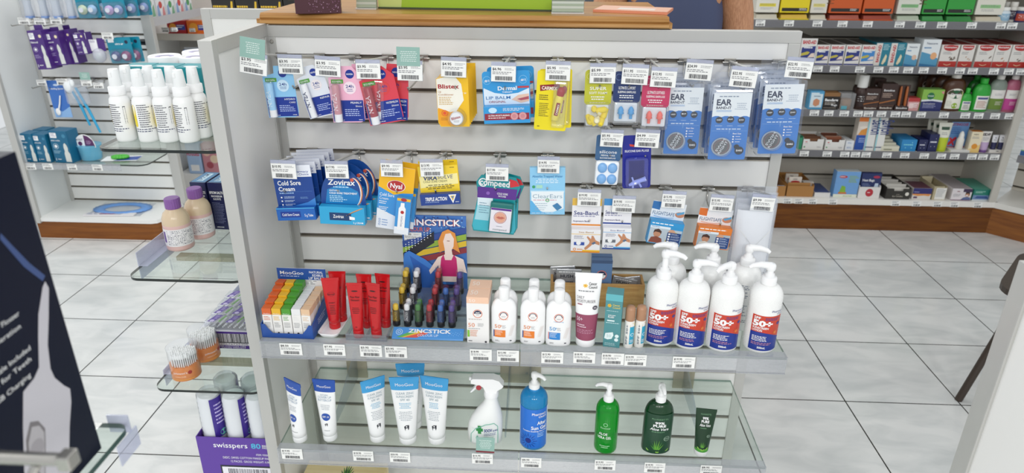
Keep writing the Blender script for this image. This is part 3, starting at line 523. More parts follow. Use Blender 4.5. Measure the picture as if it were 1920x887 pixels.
mb.build('backing_card', th); b = MB(); b.box(w*.08, w*.5, -.018, -.0002, -h*.5, h*.07, C('#3d94d6', .35), .0006); sb = Flat((w*.08, -.018, -h*.5), (1, 0, 0), (0, 0, 1), w*.42, h*.57); patch(b, sb, 0, 1, .0, .2, C('#e9eef4')); patch(b, sb, .05, .95, .93, 1, C('#f2b718')); disc(b, sb, .5, .965, .2, C('#b52a2c'), ry=.12)
poly(b, sb, [(.2, .12), (.2, .72), (.3, .78), (.32, .88), (.56, .88), (.58, .78), (.68, .72), (.7, .12)], WH); disc(b, sb, .46, .62, .12, C('#b52a2c')); T(b, sb, 'Cold Sore Cream', .4, .52, .05, C('#35508c'), w=.3, rot=-90, al='l', bold=.005); b.build('box', th)
again(NY, .006, .03, .002, 'second yellow topped cold sore cream card behind the front one')
th, w, h, mb, s, b, sb = step_pack(((784, 311), (858, 311), (864, 376), (790, 384)), -.178, 'cold_sore_cream_pack', 'front yellow cold sore cream box with a navy triple action strip', 'cold sore cream', 'yellow triple action creams', '#f3d02e', .3, .014, '#1c3f8c'); VI = th
poly(mb, s, [(.02, .42), (.98, .5), (.98, .78), (.02, .74)], C('#f5e9a0')); T(mb, s, 'VIRA', .1, .63, .11, C('#1d3678'), w=.36, al='l', sh=.15, bold=.03); T(mb, s, 'SOLVE', .47, .65, .1, C('#1d3678'), w=.38, al='l', sh=.15, bold=.0); T(mb, s, 'COLD SORE CREAM', .1, .56, .06, C('#5a5a3c'), w=.6, al='l', bold=0); lines(mb, s, .1, .92, .5, .36, 3, C('#55502c'), .4, al='c'); lines(mb, s, .8, .95, .95, .92, 1, C('#55502c'), .5); mb.build('backing_card', th)
T(b, sb, 'TRIPLE ACTION', .12, .4, .32, WH, w=.55, al='l', sh=.12, bold=.025); poly(b, sb, [(.72, .9), (.92, .9), (.82, .1)], WH); poly(b, sb, [(.76, .8), (.88, .8), (.82, .3)], C('#d9b54a')); poly(b, sb, [(.79, .74), (.85, .74), (.82, .5)], C('#4a7fc0')); lines(b, sb, .12, .5, .3, .2, 1, C('#9fb4dc'), .5); lines(b, sb, .88, .97, .25, .15, 1, WH, .5); b.build('box', th)
again(VI, -.004, .03, .003, 'second yellow triple action cream box behind the front one')
# ---- patches
th, w, h = hang(((897, 323), (978, 331), (966, 441), (880, 431)), -.155, 'cold_sore_patch_card', 'front teal and purple cold sore patch card tilted to the left', 'cold sore patches', 'teal cold sore patch cards'); CP_ = th
mb = MB(); mb.prism([(-w/2, -h*.42), (-w*.46, -h/2), (w*.46, -h/2), (w/2, -h*.4), (w*.42, h*.1), (w*.5, h*.32), (w*.38, h*.47), (0, h/2), (-w*.38, h*.46), (-w*.48, h*.34), (-w*.42, h*.1)], 0, .0008, C('#118f96', .35)); s = F(w, h)
poly(mb, s, [(.01, .1), (.08, .52), (.92, .52), (.99, .1), (.95, .02), (.05, .02)], C('#3fb6c8')); poly(mb, s, [(.07, .58), (.93, .6), (.94, .78), (.06, .76)], C('#5a2a8c')); poly(mb, s, [(.09, .42), (.42, .44), (.42, .59), (.08, .58)], C('#dcebf2')); poly(mb, s, [(.05, .2), (.09, .45), (.4, .45), (.36, .2)], C('#a8d9e4')); poly(mb, s, [(.78, .8), (.98, .84), (.9, .92), (.74, .94)], C('#cf2f38'))
T(mb, s, 'compeed', .1, .8, .1, WH, w=.66, al='l', bold=.02); disc(mb, s, .17, .84, .1, WH, r2=.075); T(mb, s, 'COLD SORE', .62, .665, .032, WH, w=.24); T(mb, s, 'PATCHES', .62, .625, .026, WH, w=.17); disc(mb, s, .3, .67, .04, C('#8a5fb8')); lines(mb, s, .13, .36, .5, .3, 5, C('#4a7a94'), .25); mb.build('backing_card', th)
b = MB(); b.box(-w*.12, w*.4, -.012, -.0002, -h*.46, h*.06, C('#10706c', .3), .005); b.build('patch_case', th)
b2 = MB(); b2.box(-w*.1, w*.37, -.014, -.011, -h*.44, -h*.03, C('#e6e3ea', .35), .002); s2 = Flat((-w*.1, -.014, -h*.44), (1, 0, 0), (0, 0, 1), w*.47, h*.41); patch(b2, s2, .02, .98, .92, 1, C('#5a2a8c')); disc(b2, s2, .48, .62, .3, C('#b5402f'), r2=.28); disc(b2, s2, .48, .62, .26, C('#e0a58c')); poly(b2, s2, [(.28, .62), (.4, .67), (.48, .65), (.56, .67), (.7, .62), (.56, .56), (.42, .56)], C('#c06a5c')); T(b2, s2, 'compeed', .5, .08, .075, C('#7a8a8a'), w=.66, bold=.005); lines(b2, s2, .32, .66, .26, .22, 1, C('#8a8a9a'), .5); b2.build('case_label', b.build('case_rim', th) if False else [c for c in th.children if c.name.startswith('patch_case')][0])
again(CP_, .006, .016, .0, 'second teal cold sore patch card tilted to the right behind the front one', math.radians(8))
# ---- ear clearing pack
th, w, h = hang(((994, 315), (1061, 314), (1058, 403), (993, 402)), -.15, 'ear_clearing_pack', 'pale blue and white ear clearing pack hanging by itself', 'ear product')
mb = MB(); mb.box(-w/2, w/2, 0, .012, -h/2, h*.5, C('#8fcbee', .4), .0008); s = F(w, h); patch(mb, s, .02, .98, .48, .52, C('#bfe2f5')); patch(mb, s, .04, .96, .06, .5, C('#e9f1f5')); poly(mb, s, [(0, .02), (.5, .02), (.3, .08), (.06, .3), (0, .3)], C('#5fb2e4')); poly(mb, s, [(1, .02), (.5, .02), (.7, .07), (.97, .14)], C('#8fcbee'))
T(mb, s, 'Absorbs Trapped Water', .5, .8, .045, C('#3f86b8'), w=.86, bold=.01); lines(mb, s, .1, .9, .77, .66, 3, C('#e9f5fc'), .4, al='c'); disc(mb, s, .11, .6, .045, C('#3fa06a')); patch(mb, s, .18, .36, .57, .64, C('#a9dcc6')); T(mb, s, 'ClearEars', .5, .36, .085, C('#8fa9bb'), w=.84, bold=-.005); lines(mb, s, .1, .9, .325, .305, 1, C('#d98fa0'), .6); disc(mb, s, .5, .315, .055, C('#4fb06a'), r2=.035)
for i in range(4): lines(mb, s, .14, .52, .25-.045*i, .228-.045*i, 1, C('#9fb4c4'), .5)
poly(mb, s, [(.64, .2), (.78, .26), (.92, .16), (.78, .09)], C('#3f7fae')); lines(mb, s, .05, .95, .045, .03, 1, WH, .5); mb.build('pack', th)
# ---- acupressure bands
def band(q, label, c1, c2, corner, w1, wcol):
    th, w, h, mb, s, b, sb = step_pack(q, -.15, 'acupressure_band_pack', label, 'wrist bands', 'acupressure band packs', '#ecebee', .45, .02, '#efeef0')
    patch(mb, s, 0, 1, .86, 1, C(corner)); T(mb, s, 'Sea-Band.' if w1 else 'Sea-Band', .07, .68, .075, C('#23337c'), w=.42 if not w1 else .86, al='l', bold=.012); lines(mb, s, .05, .92, .66, .635, 1, C('#8a8ab0'), .6); T(mb, s, 'Acupressure Bands', .05, .54, .032, C('#3a2f6a'), w=.56, al='l'); patch(mb, s, 0, 1, .47, .5, C(c1)); mb.build('backing_card', th)
    if w1: T(mb, s, 'KIDS', .04, .9, .06, C('#b8862a'), w=.2, al='l')
    T(b, sb, 'Sea-Band', .5, .87, .06, C(wcol), w=.5, bold=.005); patch(b, sb, 0, 1, .8, .82, C(c2)); lines(b, sb, .1, .5, .74, .58, 3, C('#6a6a8a'), .35); patch(b, sb, .1, .46, .32, .46, C('#3a56a8' if w1 else '#6b6f78')); disc(b, sb, .26, .42, .08, WH)
    poly(b, sb, [(.5, .12), (.58, .18), (.78, .42), (.98, .34), (.98, .48), (.84, .56), (.76, .74), (.7, .76), (.68, .6), (.56, .74), (.53, .68), (.64, .5), (.62, .4), (.46, .2)], C('#c98d68')); poly(b, sb, [(.7, .42), (.8, .5), (.86, .44), (.76, .36)], C('#5b6f8c')); disc(b, sb, .13, .14, .05, C(c1), r2=.03); lines(b, sb, .22, .44, .16, .1, 1, C(c1), .6); patch(b, sb, 0, 1, 0, .06, C(c1)); patch(b, sb, .4, 1, .06, .12, C(c2)); b.build('box', th); return th
band(((1073, 372), (1128, 372), (1124, 468), (1070, 465)), 'orange and white acupressure wrist band box showing a wrist', '#e0892e', '#efc13a', '#e6ba4f', True, '#b8862a')
band(((1133, 372), (1185, 374), (1181, 461), (1128, 460)), 'blue and white acupressure wrist band box showing a wrist', '#1f3f8f', '#58a8dc', '#3f8fce', False, '#33508f')
# ---- travel socks
def socks(q, Y, label, c, cd, face):
    th, w, h, mb, s, b, sb = step_pack(q, Y, 'travel_socks_pack', label, 'travel socks', 'travel sock packs', '#e9edf1', .58, .022, c)
    poly(mb, s, [(.0, .8), (.24, .78), (.24, .99), (0, .99)], C(cd)); T(mb, s, 'FLIGHTSAFE', .05, .66, .09, C('#2f5b86'), w=.66, al='l', bold=.0); pts = [(.1+.6*i/10, .63-.03*math.sin(i*.314)) for i in range(11)]; poly(mb, s, pts+[(x, y-.012) for x, y in pts[::-1]], C(c))
    disc(mb, s, .86, .72, .14, C('#c98a6a'), ry=.09); poly(mb, s, [(.74, .75), (.98, .82), (.98, .76), (.8, .7)], C('#5fa3cc')); mb.build('backing_card', th)
    patch(b, sb, 0, 1, .8, 1, C(c)); lines(b, sb, .05, .95, .93, .86, 1, WH, .6); patch(b, sb, 0.02, .62, .7, .8, C('#dfeaf2')); lines(b, sb, .06, .4, .77, .73, 1, C(cd), .6); patch(b, sb, .02, .98, .04, .7, C(face[0]))
    disc(b, sb, .26, .45, .11, C('#c08a6c')); poly(b, sb, [(.14, .46), (.16, .62), (.28, .68), (.38, .58), (.38, .46), (.33, .52), (.2, .54)], C('#4a2f26')); poly(b, sb, [(.05, .05), (.1, .28), (.26, .34), (.42, .26), (.46, .05)], C(face[1])); poly(b, sb, [(.5, .05), (.6, .4), (.7, .62), (.84, .6), (.95, .3), (.95, .05)], C(face[2])); disc(b, sb, .68, .56, .11, C('#d0a080'))
    patch(b, sb, .56, .97, .1, .58, C('#1d3f7c'))
    for i in range(4): patch(b, sb, .59, .65, .47-.11*i, .54-.11*i, WH); lines(b, sb, .68, .95, .54-.11*i, .46-.11*i, 2, C('#c9d6ea'), .4)
    b.build('box', th)
socks(((1225, 376), (1283, 383), (1275, 457), (1210, 446)), -.15, 'blue banded travel socks pack showing two smiling people', '#2f95d0', '#2f6fae', ('#b9c6cf', '#8a4a3a', '#d9c23a'))
socks(((1312, 387), (1371, 396), (1365, 461), (1300, 457)), -.15, 'orange banded travel socks pack showing a seated traveller', '#e07b2a', '#d9702a', ('#a9b4bc', '#d9d4c8', '#3a5f94'))
# ---- bagged white cloth
th = thing('bagged_cloth', 'clear bag holding a folded white cloth at the right end of the stand', 'bagged cloth', aty(1408, 452, -.16))
def pil(w, h, d, n=10): return [[(w*(i/n-.5), -d*math.sin(math.pi*i/n)**.5*math.sin(math.pi*(j+.6)/(n+1.2))**.5, h*(j/n-.5)) for i in range(n+1)] for j in range(n+1)]
b = MB(); b.loft(pil(.078, .15, .018), WH, False, True, False); sb = Flat((-.036, -.019, -.06), (1, 0, 0), (0, 0, 1), .072, .12)
poly(b, sb, [(.06, .78), (.5, .45), (.94, .78), (.94, .765), (.5, .43), (.06, .765)], C('#dcdcda')); poly(b, sb, [(.48, .1), (.5, .1), (.51, .44), (.49, .44)], C('#dcdcda')); b.build('folded_cloth', th)
b = MB(); b.loft(pil(.09, .175, .022), LENS, False, True, False); b.box(-.045, .045, 0, .001, -.0875, .1, LENS); b.build('clear_bag', th)
for i in range(2): again(th, .008*(i+1), .03*(i+1), .004*(i+1), ORD[i]+' bagged white cloth behind the front one at the right end')
# ================================================================ goods standing on the two glass shelves
def stand(bpx, Z, r=0.0): p = atz(bpx[0], bpx[1], Z); return Vector((p.x, p.y+r, Z))
def tall(loc, tpx, Z, r=0.0): return aty(tpx[0], tpx[1], loc.y-r).z-Z
# ---- squeeze tube standing on its cap
class TubeShape:
    def __init__(s, wt, r, hc, h, rc=None): s.wt, s.r, s.hc, s.h = wt, r, hc, h; s.rc = rc or r
    def ab(s, t):
        t = max(0.0, min(1.0, t)); k = t**1.25; return s.r+(s.wt/2-s.r)*t, s.r*(1-k)+.0012*k
    def surf(s, span=2.2):
        def fn(u, v):
            a, b = s.ab(v); q = (u-.5)*span; return (a*math.sin(q), -b*math.cos(q), s.hc+v*(s.h-s.hc)), Vector((math.sin(q)/a, -math.cos(q)/b, 0)).normalized()
        c = Curve(fn, (s.wt/2+s.r)*math.sin(span/2)*1.05, s.h-s.hc); return c
    def body(s, m, crimp=None, n=28):
        mb = MB(); rings = []
        for i in range(13):
            t = i/12*.955; a, b = s.ab(t); rings.append([(a*math.cos(2*math.pi*j/n), b*math.sin(2*math.pi*j/n), s.hc+t*(s.h-s.hc)) for j in range(n)])
        mb.loft([[(x*.8, y*.8, z-.002) for x, y, z in rings[0]]]+rings, m)
        mb.box(-s.wt/2, s.wt/2, -.0013, .0013, s.hc+.94*(s.h-s.hc), s.h, crimp or m, .0005); return mb
    def cap(s, m):
        mb = MB(); mb.lathe([(s.rc*.96, 0), (s.rc, .0015), (s.rc*1.0, s.hc-.002), (s.rc*.97, s.hc-.0005), (s.rc*.8, s.hc)], m, 28); return mb
def squeeze(name, label, cat, loc, rz, shp, body, cap, art, group=None, lean=0.0, crimp=None, caplabel=None):
    th = thing(name, label, cat, loc, (0, lean, rz), group); mb = shp.body(body, crimp); art(mb, shp.surf()); mb.build('tube_body', th); shp.cap(cap).build('cap', th); return th
# ---- lip balm boxes in their blue tray
tr = thing('lip_balm_tray', 'blue cardboard counter tray full of small lip balm boxes at the left end', 'display tray', (-.514, -.265, ZA), math.radians(-1))
BLU = C('#214f9e', .45); w_, d_ = .113, .118
mb = MB(); mb.box(-w_/2, w_/2, -d_/2, d_/2, .0005, .002, BLU); out = [(-w_/2, 0), (w_/2, 0), (w_/2, .034), (w_/2-.008, .034), (w_/2-.014, .024), (w_/2-.024, .012), (-w_/2+.024, .012), (-w_/2+.014, .024), (-w_/2+.008, .034), (-w_/2, .034)]
mb.prism(out, -d_/2, -d_/2+.0015, BLU); mb.build('tray_front', tr)
for sx_ in (-1, 1):
    mb = MB(); x = sx_*w_/2; mb.loft([[(x-.0008, -d_/2, 0), (x-.0008, d_/2, 0), (x-.0008, d_/2, .06), (x-.0008, -d_/2, .034)], [(x+.0008, -d_/2, 0), (x+.0008, d_/2, 0), (x+.0008, d_/2, .06), (x+.0008, -d_/2, .034)]], BLU, True, False)
    if sx_ > 0: s = Flat((x+.0008, -d_/2, 0), (0, 1, 0), (0, 0, 1), d_, .05); lines(mb, s, .3, .8, .6, .3, 3, C('#c9d6ee'), .4)
    mb.build('tray_side', tr)
mb = MB(); mb.prism(rrect(-w_/2, w_/2, .0, .112, .004), d_/2, d_/2+.0015, C('#e9e9ea')); s = Flat((-w_/2, d_/2, 0), (1, 0, 0), (0, 0, 1), w_, .112); patch(mb, s, 0, 1, .75, 1, BLU); T(mb, s, 'MooGoo', .06, .86, .075, WH, w=.48, al='l', bold=.005); T(mb, s, 'NATURAL', .94, .9, .05, WH, w=.28, al='r'); T(mb, s, 'EDIBLE', .94, .83, .05, WH, w=.22, al='r'); T(mb, s, 'LIP BALMS', .96, .765, .05, WH, w=.32, al='r'); lines(mb, s, .06, .56, .83, .8, 1, C('#b9c9ea'), .5); lines(mb, s, .02, .98, .73, .63, 3, GREY, .4); mb.build('header_card', tr)
def balm_box(label, col, name):
    th = thing('lip_balm_box', label, 'lip balm', (0, 0, 0), 0, 'small lip balm boxes in the blue tray'); hh = .068
    mb = MB(); mb.box(-.0098, .0098, -.0098, .0098, 0, hh*.78, C('#eceae6', .4)); mb.box(-.0098, .0098, -.0098, .0098, hh*.78, hh, C(col, .4), .0005); s = Flat((-.0098, -.0098, 0), (1, 0, 0), (0, 0, 1), .0196, hh)
    T(mb, s, 'MooGoo', .5, .8, .04, WH, w=.7, bold=.0); lines(mb, s, .14, .86, .72, .56, 3, C(col), .4); lines(mb, s, .14, .86, .5, .3, 4, GREY, .35); disc(mb, s, .5, .12, .12, INK); patch(mb, s, .44, .56, .04, .1, INK); mb.build('carton', th); return th
COLS = (('#d9642b', 'orange'), ('#e8b52c', 'yellow'), ('#4f9a33', 'green'), ('#e6e6e6', 'white'), ('#e3c09c', 'beige'))
POS = ['front', 'second', 'third', 'fourth', 'rear']
for i, (c_, n_) in enumerate(COLS):
    p0 = None
    for k in range(5):
        loc = (-.514+(-.0435+.0215*i), -.265-.0435+.0222*k, ZA+.0022+(.004*k if i < 3 else 0)); lb = '%s %s topped lip balm box in the blue tray, counted from the front' % (POS[k], n_)
        if p0 is None: p0 = balm_box(lb, c_, n_); p0.location = loc; p0.rotation_euler = (0, 0, math.radians(R.uniform(-4, 4)))
        else: dup(p0, loc, math.radians(R.uniform(-6, 6)), lb)
# ---- red paw paw tubes
RED = C('#c3161c', .25); REDD = C('#3c0b10', .4)
mb = MB(); mb.loft([[(x, y, z) for x, y in rrect(-.021-e, .021+e, -.085-e, .085+e, .012)] for e, z in ((-.002, 0), (.0, .004), (.003, .011), (.0015, .011), (-.002, .005))], WH)
tag(mb.build('display_tray', None, (-.424, -.232, ZA), math.radians(-4)), 'narrow white plastic tray holding the leftmost red ointment tubes', 'display tray')
mb = MB(); mb.box(-.045, .045, -.09, .09, 0, .002, ACR)
mb.box(-.045, .045, -.09, -.088, .002, .016, ACR)
for x in (-.045, -.001, .043): mb.box(x, x+.002, -.088, .088, .002, .013, ACR)
tag(mb.build('display_tray', None, (-.34, -.235, ZA), math.radians(-2)), 'clear acrylic tray with two lanes holding red ointment tubes', 'display tray')
sh_ = TubeShape(.038, .0125, .014, .122)
def art_p(a):
    def f(mb, s):
        if a: disc(mb, s, .5, .66, .22, C('#5a1015'), ry=.16, r2=.2); T(mb, s, 'PAW PAW', .5, .64, .03, REDD, w=.44); T(mb, s, 'OINTMENT', .5, .46, .025, REDD, w=.4); lines(mb, s, .3, .72, .42, .2, 6, REDD, .35, al='c')
        else: disc(mb, s, .5, .84, .2, REDD, ry=.06); T(mb, s, 'Paw Paw', .5, .7, .04, REDD, w=.62, bold=.015); T(mb, s, 'Ointment', .5, .64, .036, REDD, w=.6, bold=.015); lines(mb, s, .22, .8, .5, .36, 4, REDD, .35, al='c'); lines(mb, s, .38, .62, .1, .07, 1, REDD, .5)
    return f
g_ = 'red ointment tubes'
t1 = squeeze('ointment_tube', 'red ointment tube at the front of the white tray', 'ointment tube', (-.424, -.278, ZA+.0055), math.radians(8), sh_, RED, RED, art_p(True), g_)
dup(t1, (-.418, -.246, ZA+.0055), math.radians(3), 'second red ointment tube in the white tray, behind the front one')
sh2 = TubeShape(.034, .0115, .018, .130)
t2 = squeeze('ointment_tube', 'red ointment tube at the front of the left lane of the acrylic tray', 'ointment tube', (-.363, -.308, ZA+.0025), math.radians(2), sh2, RED, RED, art_p(False), g_)
dup(t2, (-.353, -.266, ZA+.0025), math.radians(-2), 'rear red ointment tube in the left lane of the acrylic tray')
dup(t2, (-.324, -.306, ZA+.0025), math.radians(-14), 'red ointment tube at the front of the right lane of the acrylic tray')
dup(t2, (-.313, -.262, ZA+.0025), math.radians(-8), 'rear red ointment tube in the right lane of the acrylic tray')
# ---- zinc stick display
zd = thing('zinc_stick_display', 'clear tiered display stand for coloured zinc sticks with a tall printed backing card', 'display stand', (-.212, -.22, ZA))
mb = MB(); mb.box(-.082, .082, -.088, .06, 0, .004, ACR); mb.box(-.08, .08, -.062, -.016, .004, .012, ACR); mb.box(-.08, .08, -.016, .014, .004, .030, ACR); mb.box(-.08, .08, .014, .044, .004, .056, ACR); mb.build('tiered_base', zd)
mb = MB(); mb.loft([[(x, -.092, .0), (x, -.09, .003), (x, -.066, .0145), (x, -.064, .012)] for x in (-.078, .078)], C('#4a93d8', .35), True, False); s = Flat((-.076, -.0902, .003), (1, 0, 0), (0, .9, .43), .152, .0262)
poly(mb, s, [(.1, .02), (.3, .02), (.45, .5), (.38, .75), (.22, .3)], C('#e8b83a')); poly(mb, s, [(.16, .02), (.34, .02), (.5, .45), (.44, .6)], C('#d9564a')); poly(mb, s, [(.05, .02), (.12, .02), (.32, .5), (.27, .7)], C('#5fb05a')); disc(mb, s, .08, .55, .05, C('#bcd9f2'), r2=.04); disc(mb, s, .08, .55, .025, C('#bcd9f2'), r2=.015)
T(mb, s, 'ZINCSTICK', .52, .5, .36, WH, w=.62, bold=.03); T(mb, s, 'COLOUR UP', .5, .14, .24, C('#dceefc'), w=.3, bold=.0)
for i in range(14): disc(mb, s, .8+.014*i, .3+.4*((i*7) % 5)/5, .006, C('#8fc4ee'), n=8)
mb.build('front_label', zd)
cw, chh = .146, .232
mb = MB(); mb.box(-cw/2, cw/2, .056, .0585, .0, chh, C('#3f6fb5', .4)); s = Flat((-cw/2, .056, 0), (1, 0, 0), (0, 0, 1), cw, chh)
patch(mb, s, 0, 1, .86, 1, C('#3f74bf')); rr = random.Random(2)
for i in range(60): disc(mb, s, rr.uniform(.02, .98), rr.uniform(.87, .99), .012, C('#2a3f86' if i % 2 else '#7fb0e0'), n=8)
for i, cl in enumerate(('#8a2f38', '#d9b72c', '#8fae3c', '#2c4a94')): poly(mb, s, [(0, .62+.07*i-.1), (1, .86+.07*i-.18), (1, .8+.07*i-.18), (0, .56+.07*i-.1)], C(cl))
poly(mb, s, [(0, .6), (.5, .84), (.5, .72), (0, .5)], C('#1d1f2b'))
for i in range(9):
    for j in range(4): disc(mb, s, .05+.05*i, .62+.022*i+.025*j, .009, WH, n=8)
poly(mb, s, [(.02, .6), (.1, .63), (.35, .54), (.62, .38), (.7, .2), (.66, .05), (0, .05), (0, .52)], C('#3f7fd0')); poly(mb, s, [(.1, .58), (.5, .4), (.6, .1), (.3, .1)], C('#2f64b8'))
T(mb, s, 'ZINCSTICK', .5, .905, .062, C('#b5484a'), w=.84, bold=.045); T(mb, s, 'ZINCSTICK', .5, .905, .062, WH, w=.84, bold=.02); T(mb, s, 'COLOUR UP', .24, .84, .045, C('#d9603a'), w=.4, bold=.01)
SK = C('#f0dcd2'); HA = C('#e0913f'); PK = C('#c8286f')
poly(mb, s, [(.58, .62), (.56, .74), (.63, .84), (.72, .87), (.83, .83), (.86, .72), (.9, .62), (.8, .66), (.7, .66)], HA); poly(mb, s, [(.66, .6), (.66, .66), (.64, .74), (.68, .82), (.76, .83), (.81, .77), (.8, .69), (.77, .65), (.78, .6), (.95, .55), (1, .4), (.9, .42), (.86, .3), (.58, .3), (.55, .48), (.42, .38), (.4, .42), (.55, .57)], SK)
poly(mb, s, [(.6, .56), (.64, .6), (.66, .54), (.76, .54), (.8, .6), (.84, .56), (.86, .36), (.56, .36)], PK); poly(mb, s, [(.55, .2), (.58, .27), (.86, .27), (.9, .2)], C('#2a1f4a')); lines(mb, s, .7, .77, .75, .735, 1, C('#8a4a3a'), .5)
t = Flat((-cw/2+.004, .0556, .165), (1, 0, 0), (0, 0, 1), .04, .025); patch(mb, t, 0, 1, 0, 1, PAPER); ticket_face(mb, '4.95', t, 5); mb.build('backing_card', zd)
BLK = C('#1c1a1c', .3)
def zinc(label, col):
    th = thing('zinc_stick', label, 'zinc stick', (0, 0, 0), 0, 'coloured zinc sticks in the tiered display'); r = .0085
    mb = MB(); mb.lathe([(r*.9, 0), (r, .001), (r, .012), (r*.98, .0125)], BLK, 20); mb.lathe([(r*.86, .0125), (r*.86, .040)], C({'#e8c22c': '#5e4d12', '#f0f0f0': '#404046', '#3f7f35': '#27421f', '#b5232c': '#4d1418', '#2f64b0': '#1d3050', '#4f3a86': '#2c2042'}[col], .3), 20); cs = cyl(r*.87, .0135, .026, 2.0); T(mb, cs, 'ZINCSTICK', .66, .06, .2, C(col if col != '#3a2f7a' else '#8f84c8'), w=.86, al='l', rot=90, bold=.0)
    patch(mb, cs, .0, .14, 0, 1, C(col)); mb.build('barrel', th)
    mb = MB(); mb.lathe([(r*.68, .040), (r*.72, .043), (r*.70, .051), (r*.4, .0535)], C(col, .4), 18); mb.build('coloured_balm', th)
    mb = MB(); mb.lathe([(r*1.02, .0125), (r*1.0, .056), (r*.9, .058)], clear('stick_cap_plastic', '#fdfdfe', .012, .05), 20); mb.build('clear_cap', th); return th
ZC = {'y': ('#e8c22c', 'yellow'), 'w': ('#f0f0f0', 'white'), 'g': ('#3f7f35', 'green'), 'r': ('#b5232c', 'red'), 'b': ('#2f64b0', 'blue'), 'p': ('#4f3a86', 'purple')}
ZL = {'y': -.066, 'w': -.044, 'g': -.022, 'r': .0005, 'b': .0225, 'p': .0445}
TIER = (('front', -.053, .0122), ('second', -.030, .0122), ('third', -.008, .0302), ('fourth', .007, .0302), ('fifth', .022, .0562), ('rear', .037, .0562)); zs = {}
for k, rows in (('y', (0, 2, 3, 4, 5)), ('w', (0, 1, 2, 3, 4, 5)), ('g', (0, 1)), ('r', (0, 1, 2, 3, 4, 5)), ('b', (0, 1, 2)), ('p', (0, 1, 2, 3, 4))):
    for q in rows:
        nm, yy, zz = TIER[q]; lb = '%s zinc stick in the %s row of the tiered display' % (ZC[k][1], nm); loc = (-.212+ZL[k]*1.12+(.006 if q > 1 else 0)+(.004 if q > 3 else 0), -.22+yy, ZA+zz)
        if k not in zs: zs[k] = zinc(lb, ZC[k][0]); zs[k].location = loc
        else: dup(zs[k], loc, 0, lb)
# ---- sunscreens
ORG = C('#e0792c', .4)
def sun_logo(mb, s, u, v, r): disc(mb, s, u, v, r*1.25, C('#e0692f'), r2=r*1.1); disc(mb, s, u, v, r, C('#f3f0ee')); poly(mb, s, [(u+r*math.cos(t), v+r*s.w/s.h*math.sin(t)) for t in [math.pi*i/12 for i in range(13)]], C('#22264a')); T(mb, s, 'sun', u, v+r*s.w/s.h*.18, r*s.w/s.h*.5, WH, w=r*1.1, bold=.02); lines(mb, s, u-r*.6, u+r*.6, v-r*s.w/s.h*.2, v-r*s.w/s.h*.6, 2, GREY, .4, al='c')
p = stand((897, 644), ZA); th = thing('sunscreen_carton', 'front white sunscreen carton with a peach top, left of the white bottles', 'sunscreen carton', (p.x, p.y+.021, ZA), math.radians(-2), 'peach topped sunscreen cartons')
w, h = .047, .112; mb = MB(); mb.box(-w/2, w/2, -.02, .02, 0, h*.87, C('#f0eeec', .4)); mb.box(-w/2, w/2, -.02, .02, h*.87, h, C('#f2c9ad', .4), .0004); s = Flat((-w/2, -.02, 0), (1, 0, 0), (0, 0, 1), w, h); T(mb, s, '50', .1, .9, .06, C('#f9e6da'), w=.3, al='l'); sun_logo(mb, s, .5, .65, .17); lines(mb, s, .08, .9, .535, .515, 1, C('#b9a9a0'), .6); T(mb, s, '50', .06, .36, .085, C('#e08a5a'), w=.3, al='l', bold=.0); lines(mb, s, .5, .78, .44, .36, 3, GREY, .3); lines(mb, s, .06, .7, .33, .31, 1, GREY, .5); patch(mb, s, .02, .12, .14, .29, C('#7fc03a')); lines(mb, s, .15, .5, .29, .14, 5, C('#d98a5a'), .4); lines(mb, s, .06, .3, .06, .03, 1, INK, .5); disc(mb, s, .86, .04, .05, INK)
T(mb, Flat((-w/2, -.02, h), (1, 0, 0), (0, 1, 0), w, .04), '50', .3, .3, .45, C('#f9e6da'), w=.34); mb.build('carton', th); dup(th, (p.x+.0005, p.y+.063, ZA), math.radians(-1), 'second white sunscreen carton with a peach top, behind the front one')
